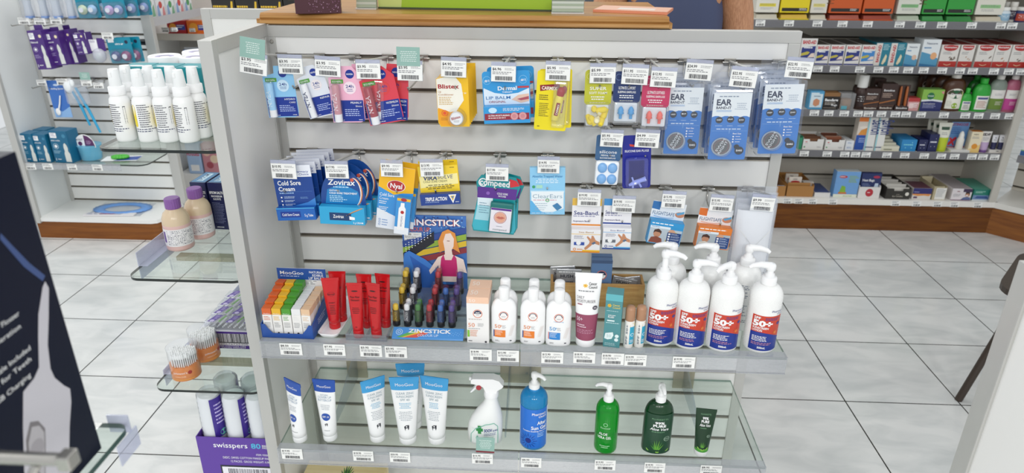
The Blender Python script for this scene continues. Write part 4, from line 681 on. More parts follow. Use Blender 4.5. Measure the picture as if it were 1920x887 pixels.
def white_bottle(label, loc, stripe, small, blockcol):
    th = thing('sunscreen_bottle', label, 'sunscreen bottle', loc, 0, 'flat white sunscreen bottles'); w, d, h = .027, .0155, .098; ring = lambda a, b, z, n=32: [(a*math.copysign(abs(math.cos(2*math.pi*j/n))**.75, math.cos(2*math.pi*j/n)), b*math.copysign(abs(math.sin(2*math.pi*j/n))**.75, math.sin(2*math.pi*j/n)), z) for j in range(n)]
    mb = MB(); prof = [(.9, 0), (.98, .0015), (1, .006), (1, .078)]+[(math.cos(t)*.62+.38, .078+.026*math.sin(t)) for t in [math.pi/2*i/7 for i in range(1, 7)]]; mb.loft([ring(w*k, d*(k if k < .95 else 1)*(1 if z < .08 else .35+.65*k), z) for k, z in prof], C('#f3f3f3', .3))
    def fn(u, v): x = (u-.5)*2*w*.93; return (x, -d*(1-(abs(x)/w)**2.67)**.375, .004+v*.085), Vector((x*.2/w, -1, 0)).normalized()
    s = Curve(fn, w*1.86, .085); sun_logo(mb, s, .5, .78, .16); T(mb, s, small, .5, .66, .03, C(stripe), w=.4, bold=-.005); T(mb, s, '50', .12, .42, .1, C(stripe), w=.26, al='l', bold=.0); T(mb, s, '+', .4, .46, .06, C(stripe)); lines(mb, s, .44, .62, .5, .4, 4, GREY, .3); patch(mb, s, .07, .11, .16, .36, C('#2c3f86' if blockcol != '#2f86d0' else '#d98a8a')); patch(mb, s, .12, .58, .16, .36, C(blockcol)); lines(mb, s, .15, .48, .34, .2, 4, WH, .3); lines(mb, s, .14, .34, .07, .03, 2, INK, .4); disc(mb, s, .8, .06, .05, INK, ry=.025)
    for i in range(5): poly(mb, s, [(.7+.03*i, .2), (.715+.03*i, .2), (.85+.03*i, .5), (.835+.03*i, .5)], C('#e9e2de'))
    mb.build('bottle_body', th); mb = MB(); mb.lathe([(.0098, .1), (.0105, .1015), (.0115, .112), (.0112, .128), (.0098, .131), (.004, .1315)], C('#f4f4f4', .3), 24); mb.build('cap', th); return th
for (bp_, lb, st_, sm_, bc_) in (((944, 646), 'leftmost', '#e0894f', 'Clear', '#e8802a'), ((998, 648), 'middle', '#e0894f', 'Sensitive', '#e8802a'), ((1046, 651), 'rightmost', '#4f9ad0', 'Hydrating', '#2f86d0')):
    p = stand(bp_, ZA); o = white_bottle('front %s flat white sunscreen bottle with %s label block' % (lb, 'a blue' if bc_ == '#2f86d0' else 'an orange'), (p.x, p.y+.017, ZA), st_, sm_, bc_); dup(o, (p.x+.001, p.y+.055, ZA), 0, 'flat white sunscreen bottle standing behind the %s front one' % lb)
# flower of five petals
def daff(mb, s, u, v, r, m):
    k = s.w/s.h
    for i in range(6): t = math.pi/3*i+.3; poly(mb, s, [(u, v), (u+r*math.cos(t-.4)*.7, v+r*k*math.sin(t-.4)*.7), (u+r*math.cos(t), v+r*k*math.sin(t)), (u+r*math.cos(t+.4)*.7, v+r*k*math.sin(t+.4)*.7)], m)
    disc(mb, s, u, v, r*.35, C('#e8a020'))
DAF = C('#f0c22a', .4); PLUM = C('#93455f', .3)
sh3 = TubeShape(.0565, .021, .017, .168)
def art_m(mb, s):
    patch(mb, s, -.2, 1.2, .0, .395, PLUM); daff(mb, s, .4, .82, .1, DAF); T(mb, s, 'Cancer', .52, .835, .04, C('#3a3a3f'), w=.3, al='l'); T(mb, s, 'Council', .52, .785, .04, C('#3a3a3f'), w=.32, al='l'); lines(mb, s, .12, .9, .75, .72, 1, GREY, .5)
    T(mb, s, 'DAILY', .06, .63, .042, C('#5a4f58'), w=.32, al='l', bold=-.005); T(mb, s, 'MOISTURISER', .06, .575, .042, C('#5a4f58'), w=.76, al='l', bold=-.005); lines(mb, s, .08, .36, .555, .53, 1, PLUM, .7); disc(mb, s, .83, .5, .12, C('#3a2f42'), ry=.1); lines(mb, s, .75, .92, .51, .48, 2, WH, .4)
    T(mb, s, '50+', .06, .3, .06, C('#f0dfe6'), w=.28, al='l', bold=.0); lines(mb, s, .06, .5, .25, .19, 2, C('#e0c4d0'), .5); lines(mb, s, .06, .9, .17, .1, 3, C('#c48fa6'), .4)
p = stand((1098, 652), ZA); squeeze('moisturiser_tube', 'tall white and plum sunscreen moisturiser tube standing on its cap', 'sunscreen tube', (p.x, p.y+.021, ZA), math.radians(-3), sh3, WH, WH, art_m)
p = stand((1148, 652), ZA); th = thing('sunscreen_carton', 'slim teal sunscreen fluid carton right of the plum tube', 'sunscreen carton', (p.x, p.y+.017, ZA), math.radians(-10)); w, h = .035, .128
TEA = C('#4f8f94', .4); mb = MB(); mb.box(-w/2, w/2, -.016, .016, 0, h, TEA, .0004); s = Flat((-w/2, -.016, 0), (1, 0, 0), (0, 0, 1), w, h); patch(mb, s, 0, 1, .88, 1, C('#63b4bd')); daff(mb, s, .24, .79, .14, DAF); T(mb, s, 'Cancer', .44, .79, .035, C('#e9d36a'), w=.42, al='l'); T(mb, s, 'Council', .44, .745, .035, C('#e9d36a'), w=.44, al='l'); lines(mb, s, .1, .9, .7, .68, 1, C('#b9d9dc'), .5); T(mb, s, 'FLUID', .2, .565, .03, WH, w=.36, al='l', bold=.02); lines(mb, s, .2, .8, .62, .6, 1, WH, .6); patch(mb, s, .16, .6, .5, .525, C('#dff0f0')); lines(mb, s, .1, .9, .48, .45, 1, C('#b9d9dc'), .5)
poly(mb, s, [(.05, .17), (.1, .27), (.55, .3), (.6, .24), (.5, .17), (.25, .15)], C('#dfeeee')); T(mb, s, '50', .32, .2, .05, C('#8fb9bc'), w=.26, bold=-.01); disc(mb, s, .8, .23, .12, C('#dfeeee')); disc(mb, s, .78, .16, .12, C('#dfeeee')); lines(mb, s, .1, .9, .09, .03, 3, C('#b9d9dc'), .4); mb.build('carton', th)
th = thing('sunscreen_stick', 'left brown capped sunscreen stick beside the teal carton', 'sunscreen stick', stand((1178, 654), ZA, .0105), 0, 'brown capped sunscreen sticks'); r = .0105
mb = MB(); mb.lathe([(r*.94, 0), (r, .002), (r, .064), (r*.92, .066)], C('#eceae4', .3), 22); s = cyl(r, .004, .06, 2.4); patch(mb, s, .5, 1, .12, .82, C('#2fa3c4')); poly(mb, s, [(.5, .82), (1, .82), (1, .94), (.75, .98), (.5, .9)], C('#e0c23a')); disc(mb, s, .74, .5, .16, C('#dff2f6'), r2=.12); T(mb, s, 'SPF 50+', .34, .1, .06, C('#5a6a7a'), w=.8, al='l', rot=90); lines(mb, s, .56, .95, .3, .16, 3, WH, .4); mb.build('stick_body', th)
mb = MB(); mb.lathe([(r*.98, .066), (r*1.02, .067), (r*1.0, .091), (r*.8, .0975), (r*.3, .0985)], C('#b08465', .35), 22); mb.build('cap', th)
p = stand((1198, 653), ZA, .0105); dup(th, p, .25, 'right brown capped sunscreen stick beside the pump bottles')
# ---- timber crate and what it holds
th = thing('timber_crate', 'small open pine crate at the back of the upper shelf', 'crate', (.165, -.114, ZA))
for n_, (x0, x1, y0, y1, z0, z1) in (('crate_front', (-.11, .11, -.029, -.023, 0, .06)), ('crate_back', (-.11, .11, .023, .029, 0, .06)), ('crate_side', (-.11, -.104, -.023, .023, 0, .06)), ('crate_side', (.104, .11, -.023, .023, 0, .06)), ('crate_floor', (-.104, .104, -.023, .023, .0, .005))):
    mb = MB(); mb.box(x0, x1, y0, y1, z0, z1, PINE, .001)
    if n_ == 'crate_front': s = Flat((-.03, -.029, .02), (1, 0, 0), (0, 0, 1), .04, .03); 
    mb.build(n_, th)
o = ticket_mesh('17.50', 8, .042, .028).build('price_ticket', None, (.148, -.1438, ZA+.038)); tag(o, 'white price ticket on the front of the pine crate', 'price ticket')
def dd(label, x, y):
    t_ = thing('sunscreen_carton', label, 'sunscreen carton', (x, y, ZA+.0055), 0, 'blue grey cartons in the crate'); mb = MB(); w, h = .048, .112; mb.box(-w/2, w/2, -.009, .009, 0, h, C('#5b7ba6', .4), .0005); s = Flat((-w/2, -.009, 0), (1, 0, 0), (0, 0, 1), w, h); patch(mb, s, 0, 1, .93, 1, C('#45597c')); sun_logo(mb, s, .5, .66, .2); T(mb, s, 'DOUBLE DOWN', .5, .44, .05, C('#2a3a5c'), w=.76, bold=-.005); T(mb, s, 'SPRAY', .62, .36, .05, C('#2a3a5c'), w=.4, bold=-.005); T(mb, s, '50', .55, .2, .08, C('#dfe6ee'), w=.4, bold=-.005); mb.build('carton', t_); return t_
d1 = dd('front blue grey sunscreen carton standing in the pine crate', .173, -.125); dup(d1, (.174, -.104, ZA+.0055), None, 'second blue grey sunscreen carton in the pine crate, behind the front one')
th = thing('sachet', 'silver sachet with dark lettering leaning in the pine crate', 'sachet', (.098, -.117, ZA+.0055), (math.radians(-6), 0, 0), 'silver sachets in the crate'); mb = MB(); mb.box(-.03, .03, -.002, .002, 0, .076, C('#b9bbbf', .3, .6), .0018); s = Flat((-.03, -.002, 0), (1, 0, 0), (0, 0, 1), .06, .076); T(mb, s, 'HUSH', .42, .72, .1, C('#1c2230'), w=.5, bold=.02); lines(mb, s, .1, .9, .92, .86, 1, WH, .5); lines(mb, s, .4, .8, .6, .52, 1, C('#3a3f4c'), .5); mb.build('sachet_pouch', th)
for i, (x, y, z, a) in enumerate(((.088, -.103, .0, -4), (.222, -.114, .0, 12), (.246, -.11, 0, -8))): dup(th, (x, y, ZA+.0055-.012*(i > 0)+.012*(i > 0)), (math.radians(-8), math.radians(a), 0), ('rear silver sachet in the left of the pine crate', 'silver sachet low in the crate beside the blue grey cartons', 'rightmost silver sachet in the pine crate')[i]).scale = (1, 1, 1 if i == 0 else .74)
# ---- big pump bottles
def pump(mb_c, mb_h, zc, r, nl, ang, up=.0):
    """collar and head of a lotion pump: zc the foot of the collar, nl the nozzle reach, ang its heading"""
    mb_c.lathe([(r*1.0, zc), (r, zc+.013), (r*.9, zc+.0155), (r*.62, zc+.016), (r*.6, zc+.022), (r*.42, zc+.023), (r*.4, zc+.034+up)], WH, 24)
    zc += up; mb_h.lathe([(r*.55, zc+.030), (r*.62, zc+.033), (r*.62, zc+.041), (r*.45, zc+.0445), (r*.1, zc+.045)], WH, 20)
    c, s = math.cos(ang), math.sin(ang); mb_h.tube([(0, 0, zc+.039), (c*nl*.5, s*nl*.5, zc+.0405), (c*nl*.85, s*nl*.85, zc+.0375), (c*nl, s*nl, zc+.033)], [r*.52, r*.42, r*.34, r*.26], WH, 12)
def pump_bottle(label, loc, rz, ang, up=0.0):
    th = thing('pump_bottle', label, 'sunscreen pump bottle', loc, rz, 'large white pump sunscreen bottles'); r, h = .0335, .150
    mb = MB(); mb.lathe([(r*.9, 0), (r*.98, .0015), (r, .006), (r, h*.82)]+[(r*.42+r*.58*math.cos(t), h*.82+h*.18*math.sin(t)) for t in [math.pi/2*i/8 for i in range(1, 9)]]+[(r*.42, h+.006)], C('#f3f3f1', .28), 36)
    sb = cyl(r, .006, h*.76, 1.5, c=math.pi); lines(mb, sb, .06, .94, .95, .1, 24, C('#5a6a86'), .35); mb.build('bottle_body', th)
    mb = MB(); s = cyl(r+.0002, .005, h*.68, 2.0, c=.12); patch(mb, s, .0, 1, .03, .84, C('#c9402a', .35)); pts = [(i/24, .45-.13*(i/24)+.06*math.sin(i/24*3.1)) for i in range(25)]; l_ = _lift(s)+.0002; n = 24
    mb.add([s.at(u, v, l_) for u, v in pts]+[s.at(u, .028, l_) for u, v in pts], [(n+1+i, n+2+i, i+1, i) for i in range(n)], C('#1b3590', .35))
    T(mb, s, 'Pharmacy', .96, .93, .045, C('#4a4f8c'), w=.4, al='r', bold=.005); T(mb, s, 'Choice', .98, .875, .04, C('#4a4f8c'), w=.24, al='r', bold=.005); T(mb, s, 'SPF', .06, .752, .06, WH, w=.2, al='l', bold=.03); T(mb, s, '50+', .04, .605, .125, WH, w=.6, al='l', bold=.05); T(mb, s, 'SUNSCREEN', .05, .54, .045, WH, w=.48, al='l', bold=.03); T(mb, s, 'LOTION', .05, .48, .045, WH, w=.3, al='l', bold=.03)
    lines(mb, s, .4, .97, .8, .73, 2, C('#3a3f8c'), .5); disc(mb, s, .86, .66, .07, C('#3a3f8c'), ry=.05); disc(mb, s, .78, .46, .055, C('#e07a3a'))
    for i in range(10): t = math.pi*2*i/10; k = s.w/s.h; poly(mb, s, [(.78+.07*math.cos(t-.1), .46+.07*k*math.sin(t-.1)), (.78+.13*math.cos(t), .46+.13*k*math.sin(t)), (.78+.07*math.cos(t+.1), .46+.07*k*math.sin(t+.1))], C('#e07a3a'))
    lines(mb, s, .08, .62, .37, .24, 4, WH, .45); lines(mb, s, .08, .72, .22, .15, 2, C('#c98a9a'), .4); T(mb, s, '500mL', .4, .085, .045, WH, w=.24, bold=.03); mb.build('label', th)
    a, b = MB(), MB(); pump(a, b, h+.002, .0155, .042, ang-rz, up); a.build('pump_collar', th); b.build('pump_head', th); return th
pb = []
for bp_, ang, lb in (((1237, 651), -.35, 'leftmost front large pump sunscreen bottle, its nozzle to the right'), ((1295, 657), -.1, 'second front large pump sunscreen bottle from the left'), ((1357, 662), math.pi+.6, 'third front large pump sunscreen bottle from the left'), ((1429, 664), math.pi-.1, 'rightmost front large pump sunscreen bottle, at the shelf corner')):
    p = stand(bp_, ZA, .0335); pump_bottle(lb, p, math.radians(-4), ang, .016 if bp_[0] == 1237 else 0); pb.append(p)
for px_, ang, lb, rz_ in (((1260, 493), math.pi-.1, 'left rear large pump sunscreen bottle behind the leftmost front one', 0), ((1336, 497), math.pi-.1, 'middle rear large pump sunscreen bottle, nozzle to the left', 0), ((1400, 503), -.25, 'right rear large pump sunscreen bottle, turned to show fine print on its back', math.pi-.5)):
    q = aty(px_[0], px_[1], -.205); pump_bottle(lb, (q.x, -.205, ZA), rz_, ang)
# ================================================================ lower shelf
SKY = C('#3f9fd8', .35); RBL = C('#1f4fa8', .35); TXB = C('#8fa3b8', .5)
def cow(mb, s, u, v, k=1.0):
    q = s.w/s.h; poly(mb, s, [(u-.1*k, v+.06*k*q), (u-.02*k, v+.12*k*q), (u+.1*k, v+.13*k*q), (u+.1*k, v-.02*k*q), (u+.07*k, v-.12*k*q), (u+.04*k, v+.0*k*q), (u-.04*k, v-.02*k*q), (u-.06*k, v-.14*k*q), (u-.09*k, v)], INK); disc(mb, s, u+.0*k, v+.06*k*q, .03*k, WH)
def moo(big):
    def f(mb, s):
        c = SKY if big else RBL; patch(mb, s, -.22, 1.22, .80 if big else .79, .985, c); T(mb, s, 'MooGoo', .5, .865, .045 if big else .04, WH, w=.62, bold=.0)
        if big:
            T(mb, s, 'CLEAR ZINC', .5, .735, .034, C('#8fa3ae'), w=.66, bold=.0); T(mb, s, 'SUNSCREEN', .5, .685, .034, C('#8fa3ae'), w=.64, bold=.0); T(mb, s, 'SPF 40', .5, .635, .034, C('#8fa3ae'), w=.34, bold=.0); lines(mb, s, .25, .75, .6, .5, 4, C('#8fc0dc'), .45, al='c'); lines(mb, s, .2, .8, .46, .3, 6, C('#a9b0b8'), .35, al='c'); cow(mb, s, .52, .2, 1.1)
        else:
            T(mb, s, 'NATURAL', .5, .73, .026, TXB, w=.36, bold=0); T(mb, s, 'COVER UP', .5, .685, .036, TXB, w=.64, bold=0); T(mb, s, 'BUTTERCUP', .5, .635, .036, TXB, w=.66, bold=0); lines(mb, s, .26, .76, .57, .47, 4, C('#a9b0b8'), .35, al='c'); disc(mb, s, .5, .36, .24, RBL); T(mb, s, 'SPF 15', .5, .35, .03, WH, w=.34); cow(mb, s, .5, .22, .8); lines(mb, s, .25, .8, .12, .1, 1, GREY, .4, al='c')
    return f
shS = TubeShape(.054, .0165, .015, .166); shB = TubeShape(.068, .0205, .016, .178); shM = TubeShape(.058, .018, .016, .17)
def tb(bp, name, label, shp, big, rz, lean, group): p = stand(bp, ZB, shp.r); return squeeze(name, label, 'cream tube', p, math.radians(rz), shp, WH, WH, moo(big), group, math.radians(lean), SKY if big else RBL)
tb((559, 832), 'cream_tube', 'leftmost white tube with a dark blue top on the lower shelf, turned aside', shS, False, -30, 0, 'dark blue topped tubes'); tb((616, 829), 'cream_tube', 'second white tube with a dark blue top on the lower shelf, facing front', shS, False, -4, 0, 'dark blue topped tubes')
g_ = 'sky blue topped tubes'; tb((705, 831), 'cream_tube', 'leftmost sky blue topped white tube, standing apart and turned', shM, True, 32, 0, g_); m2 = tb((762, 835), 'cream_tube', 'middle front sky blue topped white tube, overlapping its right neighbour', shB, True, 6, 0, g_)
tb((817, 835), 'cream_tube', 'rightmost sky blue topped white tube of the front three', shB, True, -10, 0, g_); dup(m2, (m2.location.x+.004, m2.location.y+.055, ZB), math.radians(6), 'sky blue topped white tube standing behind the middle front one')
# trigger spray
p = stand((908, 838), ZB, .025); th = thing('trigger_spray', 'white trigger spray bottle with a green cross on its label', 'spray bottle', p, 0)
mb = MB(); n = 28
def el(a, b, z, cx=0): return [(cx+a*math.cos(2*math.pi*j/n), b*math.sin(2*math.pi*j/n), z) for j in range(n)]
mb.loft([el(.037, .022, 0), el(.040, .025, .003), el(.041, .026, .03), el(.040, .026, .055, .002), el(.035, .024, .075, .006), el(.026, .021, .095, .011), el(.018, .017, .11, .0145), el(.0145, .0145, .122, .0155), el(.014, .014, .13, .0155)], C('#f2f3f1', .3)); mb.build('bottle_body', th)
def fn(u, v): x = (u-.5)*.066; return (x, -.026*math.sqrt(max(.05, 1-(x/.042)**2))-.0002, .008+v*.06), Vector((x*8, -1, 0)).normalized()
s = Curve(fn, .066, .06); mb = MB(); patch(mb, s, .04, .96, .02, .7, C('#eef3ef')); GRN = C('#2f8f4a'); AQ = C('#7fc4ae'); pts = [(.02, .0), (.03, .4), (.2, .72), (.55, .95), (.85, .98), (.97, .8), (.98, .4), (.97, .0)]
for a, b in zip(pts, pts[1:]): mb.tube([s.at(*a, .0006), s.at((a[0]+b[0])/2, (a[1]+b[1])/2, .0006), s.at(*b, .0006)], .0008, AQ, 6)
patch(mb, s, .22, .46, .62, .76, GRN); patch(mb, s, .28, .4, .5, .88, GRN); T(mb, s, 'SOOV', .5, .6, .14, C('#2a3f8c'), w=.28, al='l', bold=.03); T(mb, s, 'BURN', .8, .6, .08, C('#2a3f8c'), w=.16, al='l'); lines(mb, s, .5, .92, .54, .4, 3, C('#4a5fa0'), .4); lines(mb, s, .5, .9, .36, .24, 3, AQ, .4); poly(mb, s, [(.2, .3), (.26, .42), (.32, .3), (.3, .2), (.22, .2)], AQ); mb.build('label', th)
mb = MB(); mb.lathe([(.0165, .128), (.017, .13), (.017, .142), (.014, .145)], WH, 24, .0155)
mb.prism([(-.030, .168), (-.030, .176), (-.026, .18), (.02, .181), (.034, .176), (.044, .162), (.040, .157), (.030, .150), (.028, .143), (.004, .143), (-.002, .158), (-.012, .163)], -.012, .012, WH); mb.build('spray_head', th)
mb = MB(); mb.prism([(-.016, .166), (-.012, .164), (-.018, .150), (-.030, .138), (-.033, .139), (-.023, .152)], -.005, .005, C('#eef0f0', .35)); mb.build('trigger', th); mb = MB(); mb.lathe([(.0062, 0), (.0062, .0014)], C('#a8323c', .4), 16); mb.build('red_tab', th, (-.012, -.0122, .158), (math.pi/2, 0, 0))
mb = MB(); mb.lathe([(.005, 0), (.005, .004), (.003, .005)], WH, 12); mb.build('spray_nozzle', th, (-.030, 0, .1735), (0, -math.pi/2, 0))
# pump gels
def gel(label, bp, r, h, liquid, label_m, art, ang, nl, rc, name='pump_bottle', rz=0, ry=None, neck=.42, span=2.6, lz=(.05, .62), col=None, cat='gel pump bottle', sh0=.8):
    ry = ry or r; p = stand(bp, ZB, ry); th = thing(name, label, cat, p, rz); k = ry/r
    mb = MB(); mb.lathe([(r*.86, 0), (r*.97, .002), (r, .008), (r, h*sh0)]+[(r*neck+r*(1-neck)*math.cos(t), h*sh0+h*(1-sh0)*math.sin(t)) for t in [math.pi/2*i/8 for i in range(1, 9)]]+[(r*neck, h+.005)], liquid, 36, 0, 0, 1, k); mb.build('bottle_body', th)
    mb = MB(); s = cyl(r+.0003, h*lz[0], h*lz[1], span, ry+.0003)
    if label_m: patch(mb, s, 0, 1, 0, 1, label_m)
    art(mb, s); mb.build('label', th); a, b = MB(), MB(); pump(a, b, h+.001, rc, nl, ang-rz); a.build('pump_collar', th); b.build('pump_head', th); return th
LIQB = clear('blue_gel', '#4cc0f2', .4, .05, '#34b0ea'); LIQG = clear('green_gel', '#22c83c', .4, .05, '#18b035')
def art_s(mb, s):
    patch(mb, s, -.03, .03, .0, 1, C('#dfe6f2')); patch(mb, s, .95, 1.03, 0, 1, C('#dfe6f2')); poly(mb, s, [(.03, .02), (.95, .02), (.95, .3), (.03, .36)], C('#1f8fdc')); T(mb, s, 'Pharmacy', .88, .86, .06, WH, w=.42, al='r', bold=.01); T(mb, s, 'Choice', .88, .79, .055, WH, w=.24, al='r', bold=.01); T(mb, s, 'After', .88, .62, .085, WH, w=.28, al='r', bold=.02); T(mb, s, 'Sun Gel', .88, .5, .085, WH, w=.44, al='r', bold=.02); T(mb, s, 'Contains Soothing Aloe Vera', .9, .44, .034, WH, w=.7, al='r', bold=.015); lines(mb, s, .62, .88, .4, .28, 3, C('#bfe0f6'), .35)
    k = s.w/s.h; disc(mb, s, .36, .2, .085, C('#142a80'))
    for i in range(16):
        t = math.pi*2*i/16; q = 1 if i % 2 else 1.15; a = lambda rr, dt: (.36+rr*q*math.cos(t+dt), .2+rr*q*k*math.sin(t+dt)); poly(mb, s, [a(.12, -.06), a(.22, -.02), a(.22, .02), a(.12, .06)], C('#142a80'))
gel('blue after sun gel pump bottle with a dark blue sun on its label', (999, 846), .0318, .152, LIQB, C('#2270d0', .3), art_s, -.5, .028, .0125, rz=.0, neck=.4, lz=(.05, .72), sh0=.84)
def art_a(mb, s): disc(mb, s, .42, .84, .07, C('#a9dcb0'), r2=.055); T(mb, s, 'Essential', .42, .72, .045, C('#bfe6c4'), w=.3, bold=0); T(mb, s, 'ALOE', .36, .52, .075, WH, w=.28, bold=.01); T(mb, s, 'VERA GEL', .4, .41, .075, WH, w=.46, bold=.01); lines(mb, s, .26, .6, .2, .1, 2, C('#bfe6c4'), .4, al='c')
gel('bright green see-through aloe gel pump bottle', (1136, 853), .0268, .134, LIQG, None, art_a, math.pi-.2, .030, .0118, neck=.42, lz=(.06, .68), sh0=.8)
DGR = C('#14381f', .3)
def aloe(mb, s, u, v, k=1.0):
    q = s.w/s.h
    for i, (dx, hh, lean) in enumerate(((-.14, .5, -.16), (-.08, .72, -.12), (-.02, .8, -.02), (.04, .78, .1), (.1, .62, .2), (.16, .45, .28), (-.18, .34, -.24))):
        c = C('#6fae3c' if i % 2 else '#4f9438', .4); x = u+dx*k*.6; poly(mb, s, [(x-.035*k, v), (x+.035*k, v), (x+(.02+lean*.5)*k, v+hh*.5*k*q), (x+lean*k, v+hh*k*q), (x+(-.03+lean*.45)*k, v+hh*.45*k*q)], c)
def art_pl(big):
    def f(mb, s):
        T(mb, s, 'PLUNKETTS', .5, .87, .034, C('#7fae86'), w=.48, bold=0); T(mb, s, '99%', .5, .765, .058, WH, w=.28, bold=.04); T(mb, s, 'PURE', .5, .69, .058, WH, w=.38, bold=.04); T(mb, s, 'Aloe Vera', .5, .605, .062, WH, w=.56, sh=.2, bold=.02); lines(mb, s, .28, .74, .565, .545, 1, C('#7fae86'), .6); aloe(mb, s, .48, .1, .55); disc(mb, s, .76, .38, .1, C('#9fb8a4'), r2=.085); lines(mb, s, .68, .84, .4, .35, 2, C('#9fb8a4'), .4); pts = [(.14, .1), (.5, .05), (.88, .1), (.8, .055), (.5, .02), (.2, .055)]; poly(mb, s, pts, C('#8cc24a'))
    return f
g1 = gel('dark green aloe vera pump bottle with an aloe plant on its label', (1231, 853), .0335, .136, C('#0f3a1e', .22), C('#16412a', .3), art_pl(True), -1.45, .026, .0125, ry=.023, neck=.4, span=2.3, lz=(.03, .8), sh0=.72)
shP = TubeShape(.046, .0155, .015, .124)
def art_pt(mb, s): patch(mb, s, -.25, 1.25, .0, 1.0, DGR); patch(mb, s, -.25, 1.25, -.02, .045, C('#4fa03c')); art_pl(False)(mb, s)
p = stand((1316, 857), ZB, shP.r); squeeze('aloe_tube', 'small dark green aloe vera tube standing on a white cap, rightmost on the lower shelf', 'aloe tube', p, math.radians(-6), shP, DGR, WH, art_pt, None, 0, DGR)
# cream box with a pineapple on the base deck
th = thing('pineapple_box', 'cream wood-grain box with a pineapple on top, on the deck under the lower shelf', 'box', (-.485, -.165, .06)); CRM = wood('cream_woodgrain_card', '#dcc692', '#e9d9ae', (3, 30, 30), .5)
mb = MB(); mb.box(-.1, .115, -.085, .03, 0, .135, CRM, .0006); s = Flat((-.1, -.085, .135), (1, 0, 0), (0, 1, 0), .215, .115); PG = C('#2f5a34')
for i in range(9): t = math.radians(20+17.5*i); poly(mb, s, [(.53-.02, .42), (.53+.02, .42), (.53+.09*math.cos(t)+.008, .42+.42*abs(math.sin(t))), (.53+.1*math.cos(t), .44+.44*abs(math.sin(t)))], PG if i % 2 else C('#5a8a3c'))
disc(mb, s, .53, .16, .11, C('#e0913a'), ry=.14); poly(mb, s, [(.02, .0), (.02, .22), (.16, .22), (.16, .0)], C('#4a1f3f')); lines(mb, s, .04, .14, .18, .1, 1, C('#c9a9bf'), .5); mb.build('carton', th)
# ================================================================ left end of the main stand: glass shelves facing the left aisle
se = thing('end_display', 'white panel with silver edge behind the left end shelves, closing the aisle side', 'display panel', (0, .37, 0))
mb = MB(); mb.box(-.90, .3, 0, .016, .02, 1.292, LAM); mb.build('end_panel', se); mb = MB(); frame_xz(mb, -.926, .325, .0, 1.318, .026, -.003, .019, ALU); mb.build('metal_frame', se)
mb = MB(); mb.box(-.625, -.61, -.37+.004, 0, .02, 1.29, LAM); mb.build('side_panel', se); mb = MB(); mb.box(-.905, -.626, -.61, -.004, .0, .09, PLINTHL, .002); mb.box(-.91, -.626, -.615, -.004, .09, .105, LAM, .001); mb.build('base', se)
EG = C('#1d2422', .12); GS = []
for z_, lb in ((1.10, 'highest clear glass shelf at the left end of the stand, under the white spray bottles'), (.80, 'middle clear glass shelf at the left end, under the pink lotion bottles'), (.50, 'lowest clear glass shelf at the left end, under the cotton bud tubs')):
    GS.append(glass('glass_shelf', lb, -.90, -.628, -.25, .33, z_, EG, .03, .0065))
for g_, x_ in ((GS[1], -.9), (GS[2], -.9)):
    mb = MB(); mb.box(x_-.0025, x_-.0007, -.19, .3, -.034, .034 if g_ is GS[1] else .012, ACRB); mb.box(x_-.0007, x_+.02, -.19, .3, .0003, .0013, ACRB); mb.build('ticket_rail', g_)
for g_ in GS:
    mb = MB(); mb.box(-.85, -.628, -.12, -.095, -.018, -.0068, BRK, .001); mb.build('support_arm', g_)
# white spray bottles
def spray_bottle(label, loc, rz):
    th = thing('spray_bottle', label, 'spray bottle', loc, rz, 'white spray bottles on the left end shelf'); r = .0205
    mb = MB(); mb.lathe([(r*.88, 0), (r*.97, .001), (r, .005), (r, .082), (r*.93, .090), (r*.72, .097), (r*.62, .099)], C('#f4f4f3', .3), 30); s = cyl(r, .03, .052, 2*math.pi*.98); HX = C('#f0d81e', .4)
    poly(mb, Curve(lambda u, v: s.fn(u, v), s.w, s.h), [(.10, .1), (.14, .02), (.18, .1), (.18, .9), (.14, .98), (.10, .9)], HX); poly(mb, s, [(.18, .1), (.23, .02), (.28, .1), (.28, .9), (.23, .98), (.18, .9)], HX); poly(mb, s, [(.28, .12), (.32, .04), (.36, .12), (.36, .9), (.32, .97), (.28, .9)], HX)
    lines(mb, s, .4, .6, .98, .02, 11, C('#4a4c58'), .42); patch(mb, s, .63, .68, .12, .86, WH); l_ = _lift(s); rr_ = random.Random(4); v = .2
    while v < .86: q = rr_.choice((.02, .035, .05)); mb.add([s.at(.635, v, l_), s.at(.675, v, l_), s.at(.675, v+q, l_), s.at(.635, v+q, l_)], [(0, 1, 2, 3)], INK); v += q+.03
    s2 = cyl(r, .02, .01, 3.0); lines(mb, s2, .1, .9, 1, .1, 2, C('#5a5f78'), .45); mb.build('bottle_body', th)
    mb = MB(); mb.lathe([(r*.8, .098), (r*.82, .099), (r*.8, .115), (r*.6, .117)], WH, 26); mb.build('collar', th); mb = MB(); mb.lathe([(r*.6, .117), (r*.62, .1175), (r*.52, .146), (r*.47, .151)], C('#f1f3f3', .3), 22); mb.box(-.0035, .0035, -r*.62, -r*.3, .136, .146, WH, .001); mb.build('spray_head', th); return th
sp = None; rr = random.Random(9)
for i, (px, py, d_) in enumerate(((230, 267, 'front row, leftmost'), (272, 268, 'front row, second from the left'), (310, 268.6, 'front row, third from the left'), (348, 269, 'front row, fourth from the left'))):
    p = stand((px, py), 1.10, .0205); a = (-.15, .5, .15, -.35)[i]; lb = 'white spray bottle with a yellow label on glass, '+d_
    if sp is None: sp = spray_bottle(lb, p, a)
    else: dup(sp, p, a, lb)
for i, x in enumerate((-.866, -.815, -.766, -.718, -.668)): dup(sp, (x, -.137-.002*i, 1.10), (.4, -.5, 2.0, .7, -.2)[i], 'white spray bottle with a yellow label on glass, second row, '+('leftmost', 'second from the left', 'third from the left', 'fourth from the left', 'rightmost beside the panel edge')[i])
TQ = C('#0f8a93', .35)
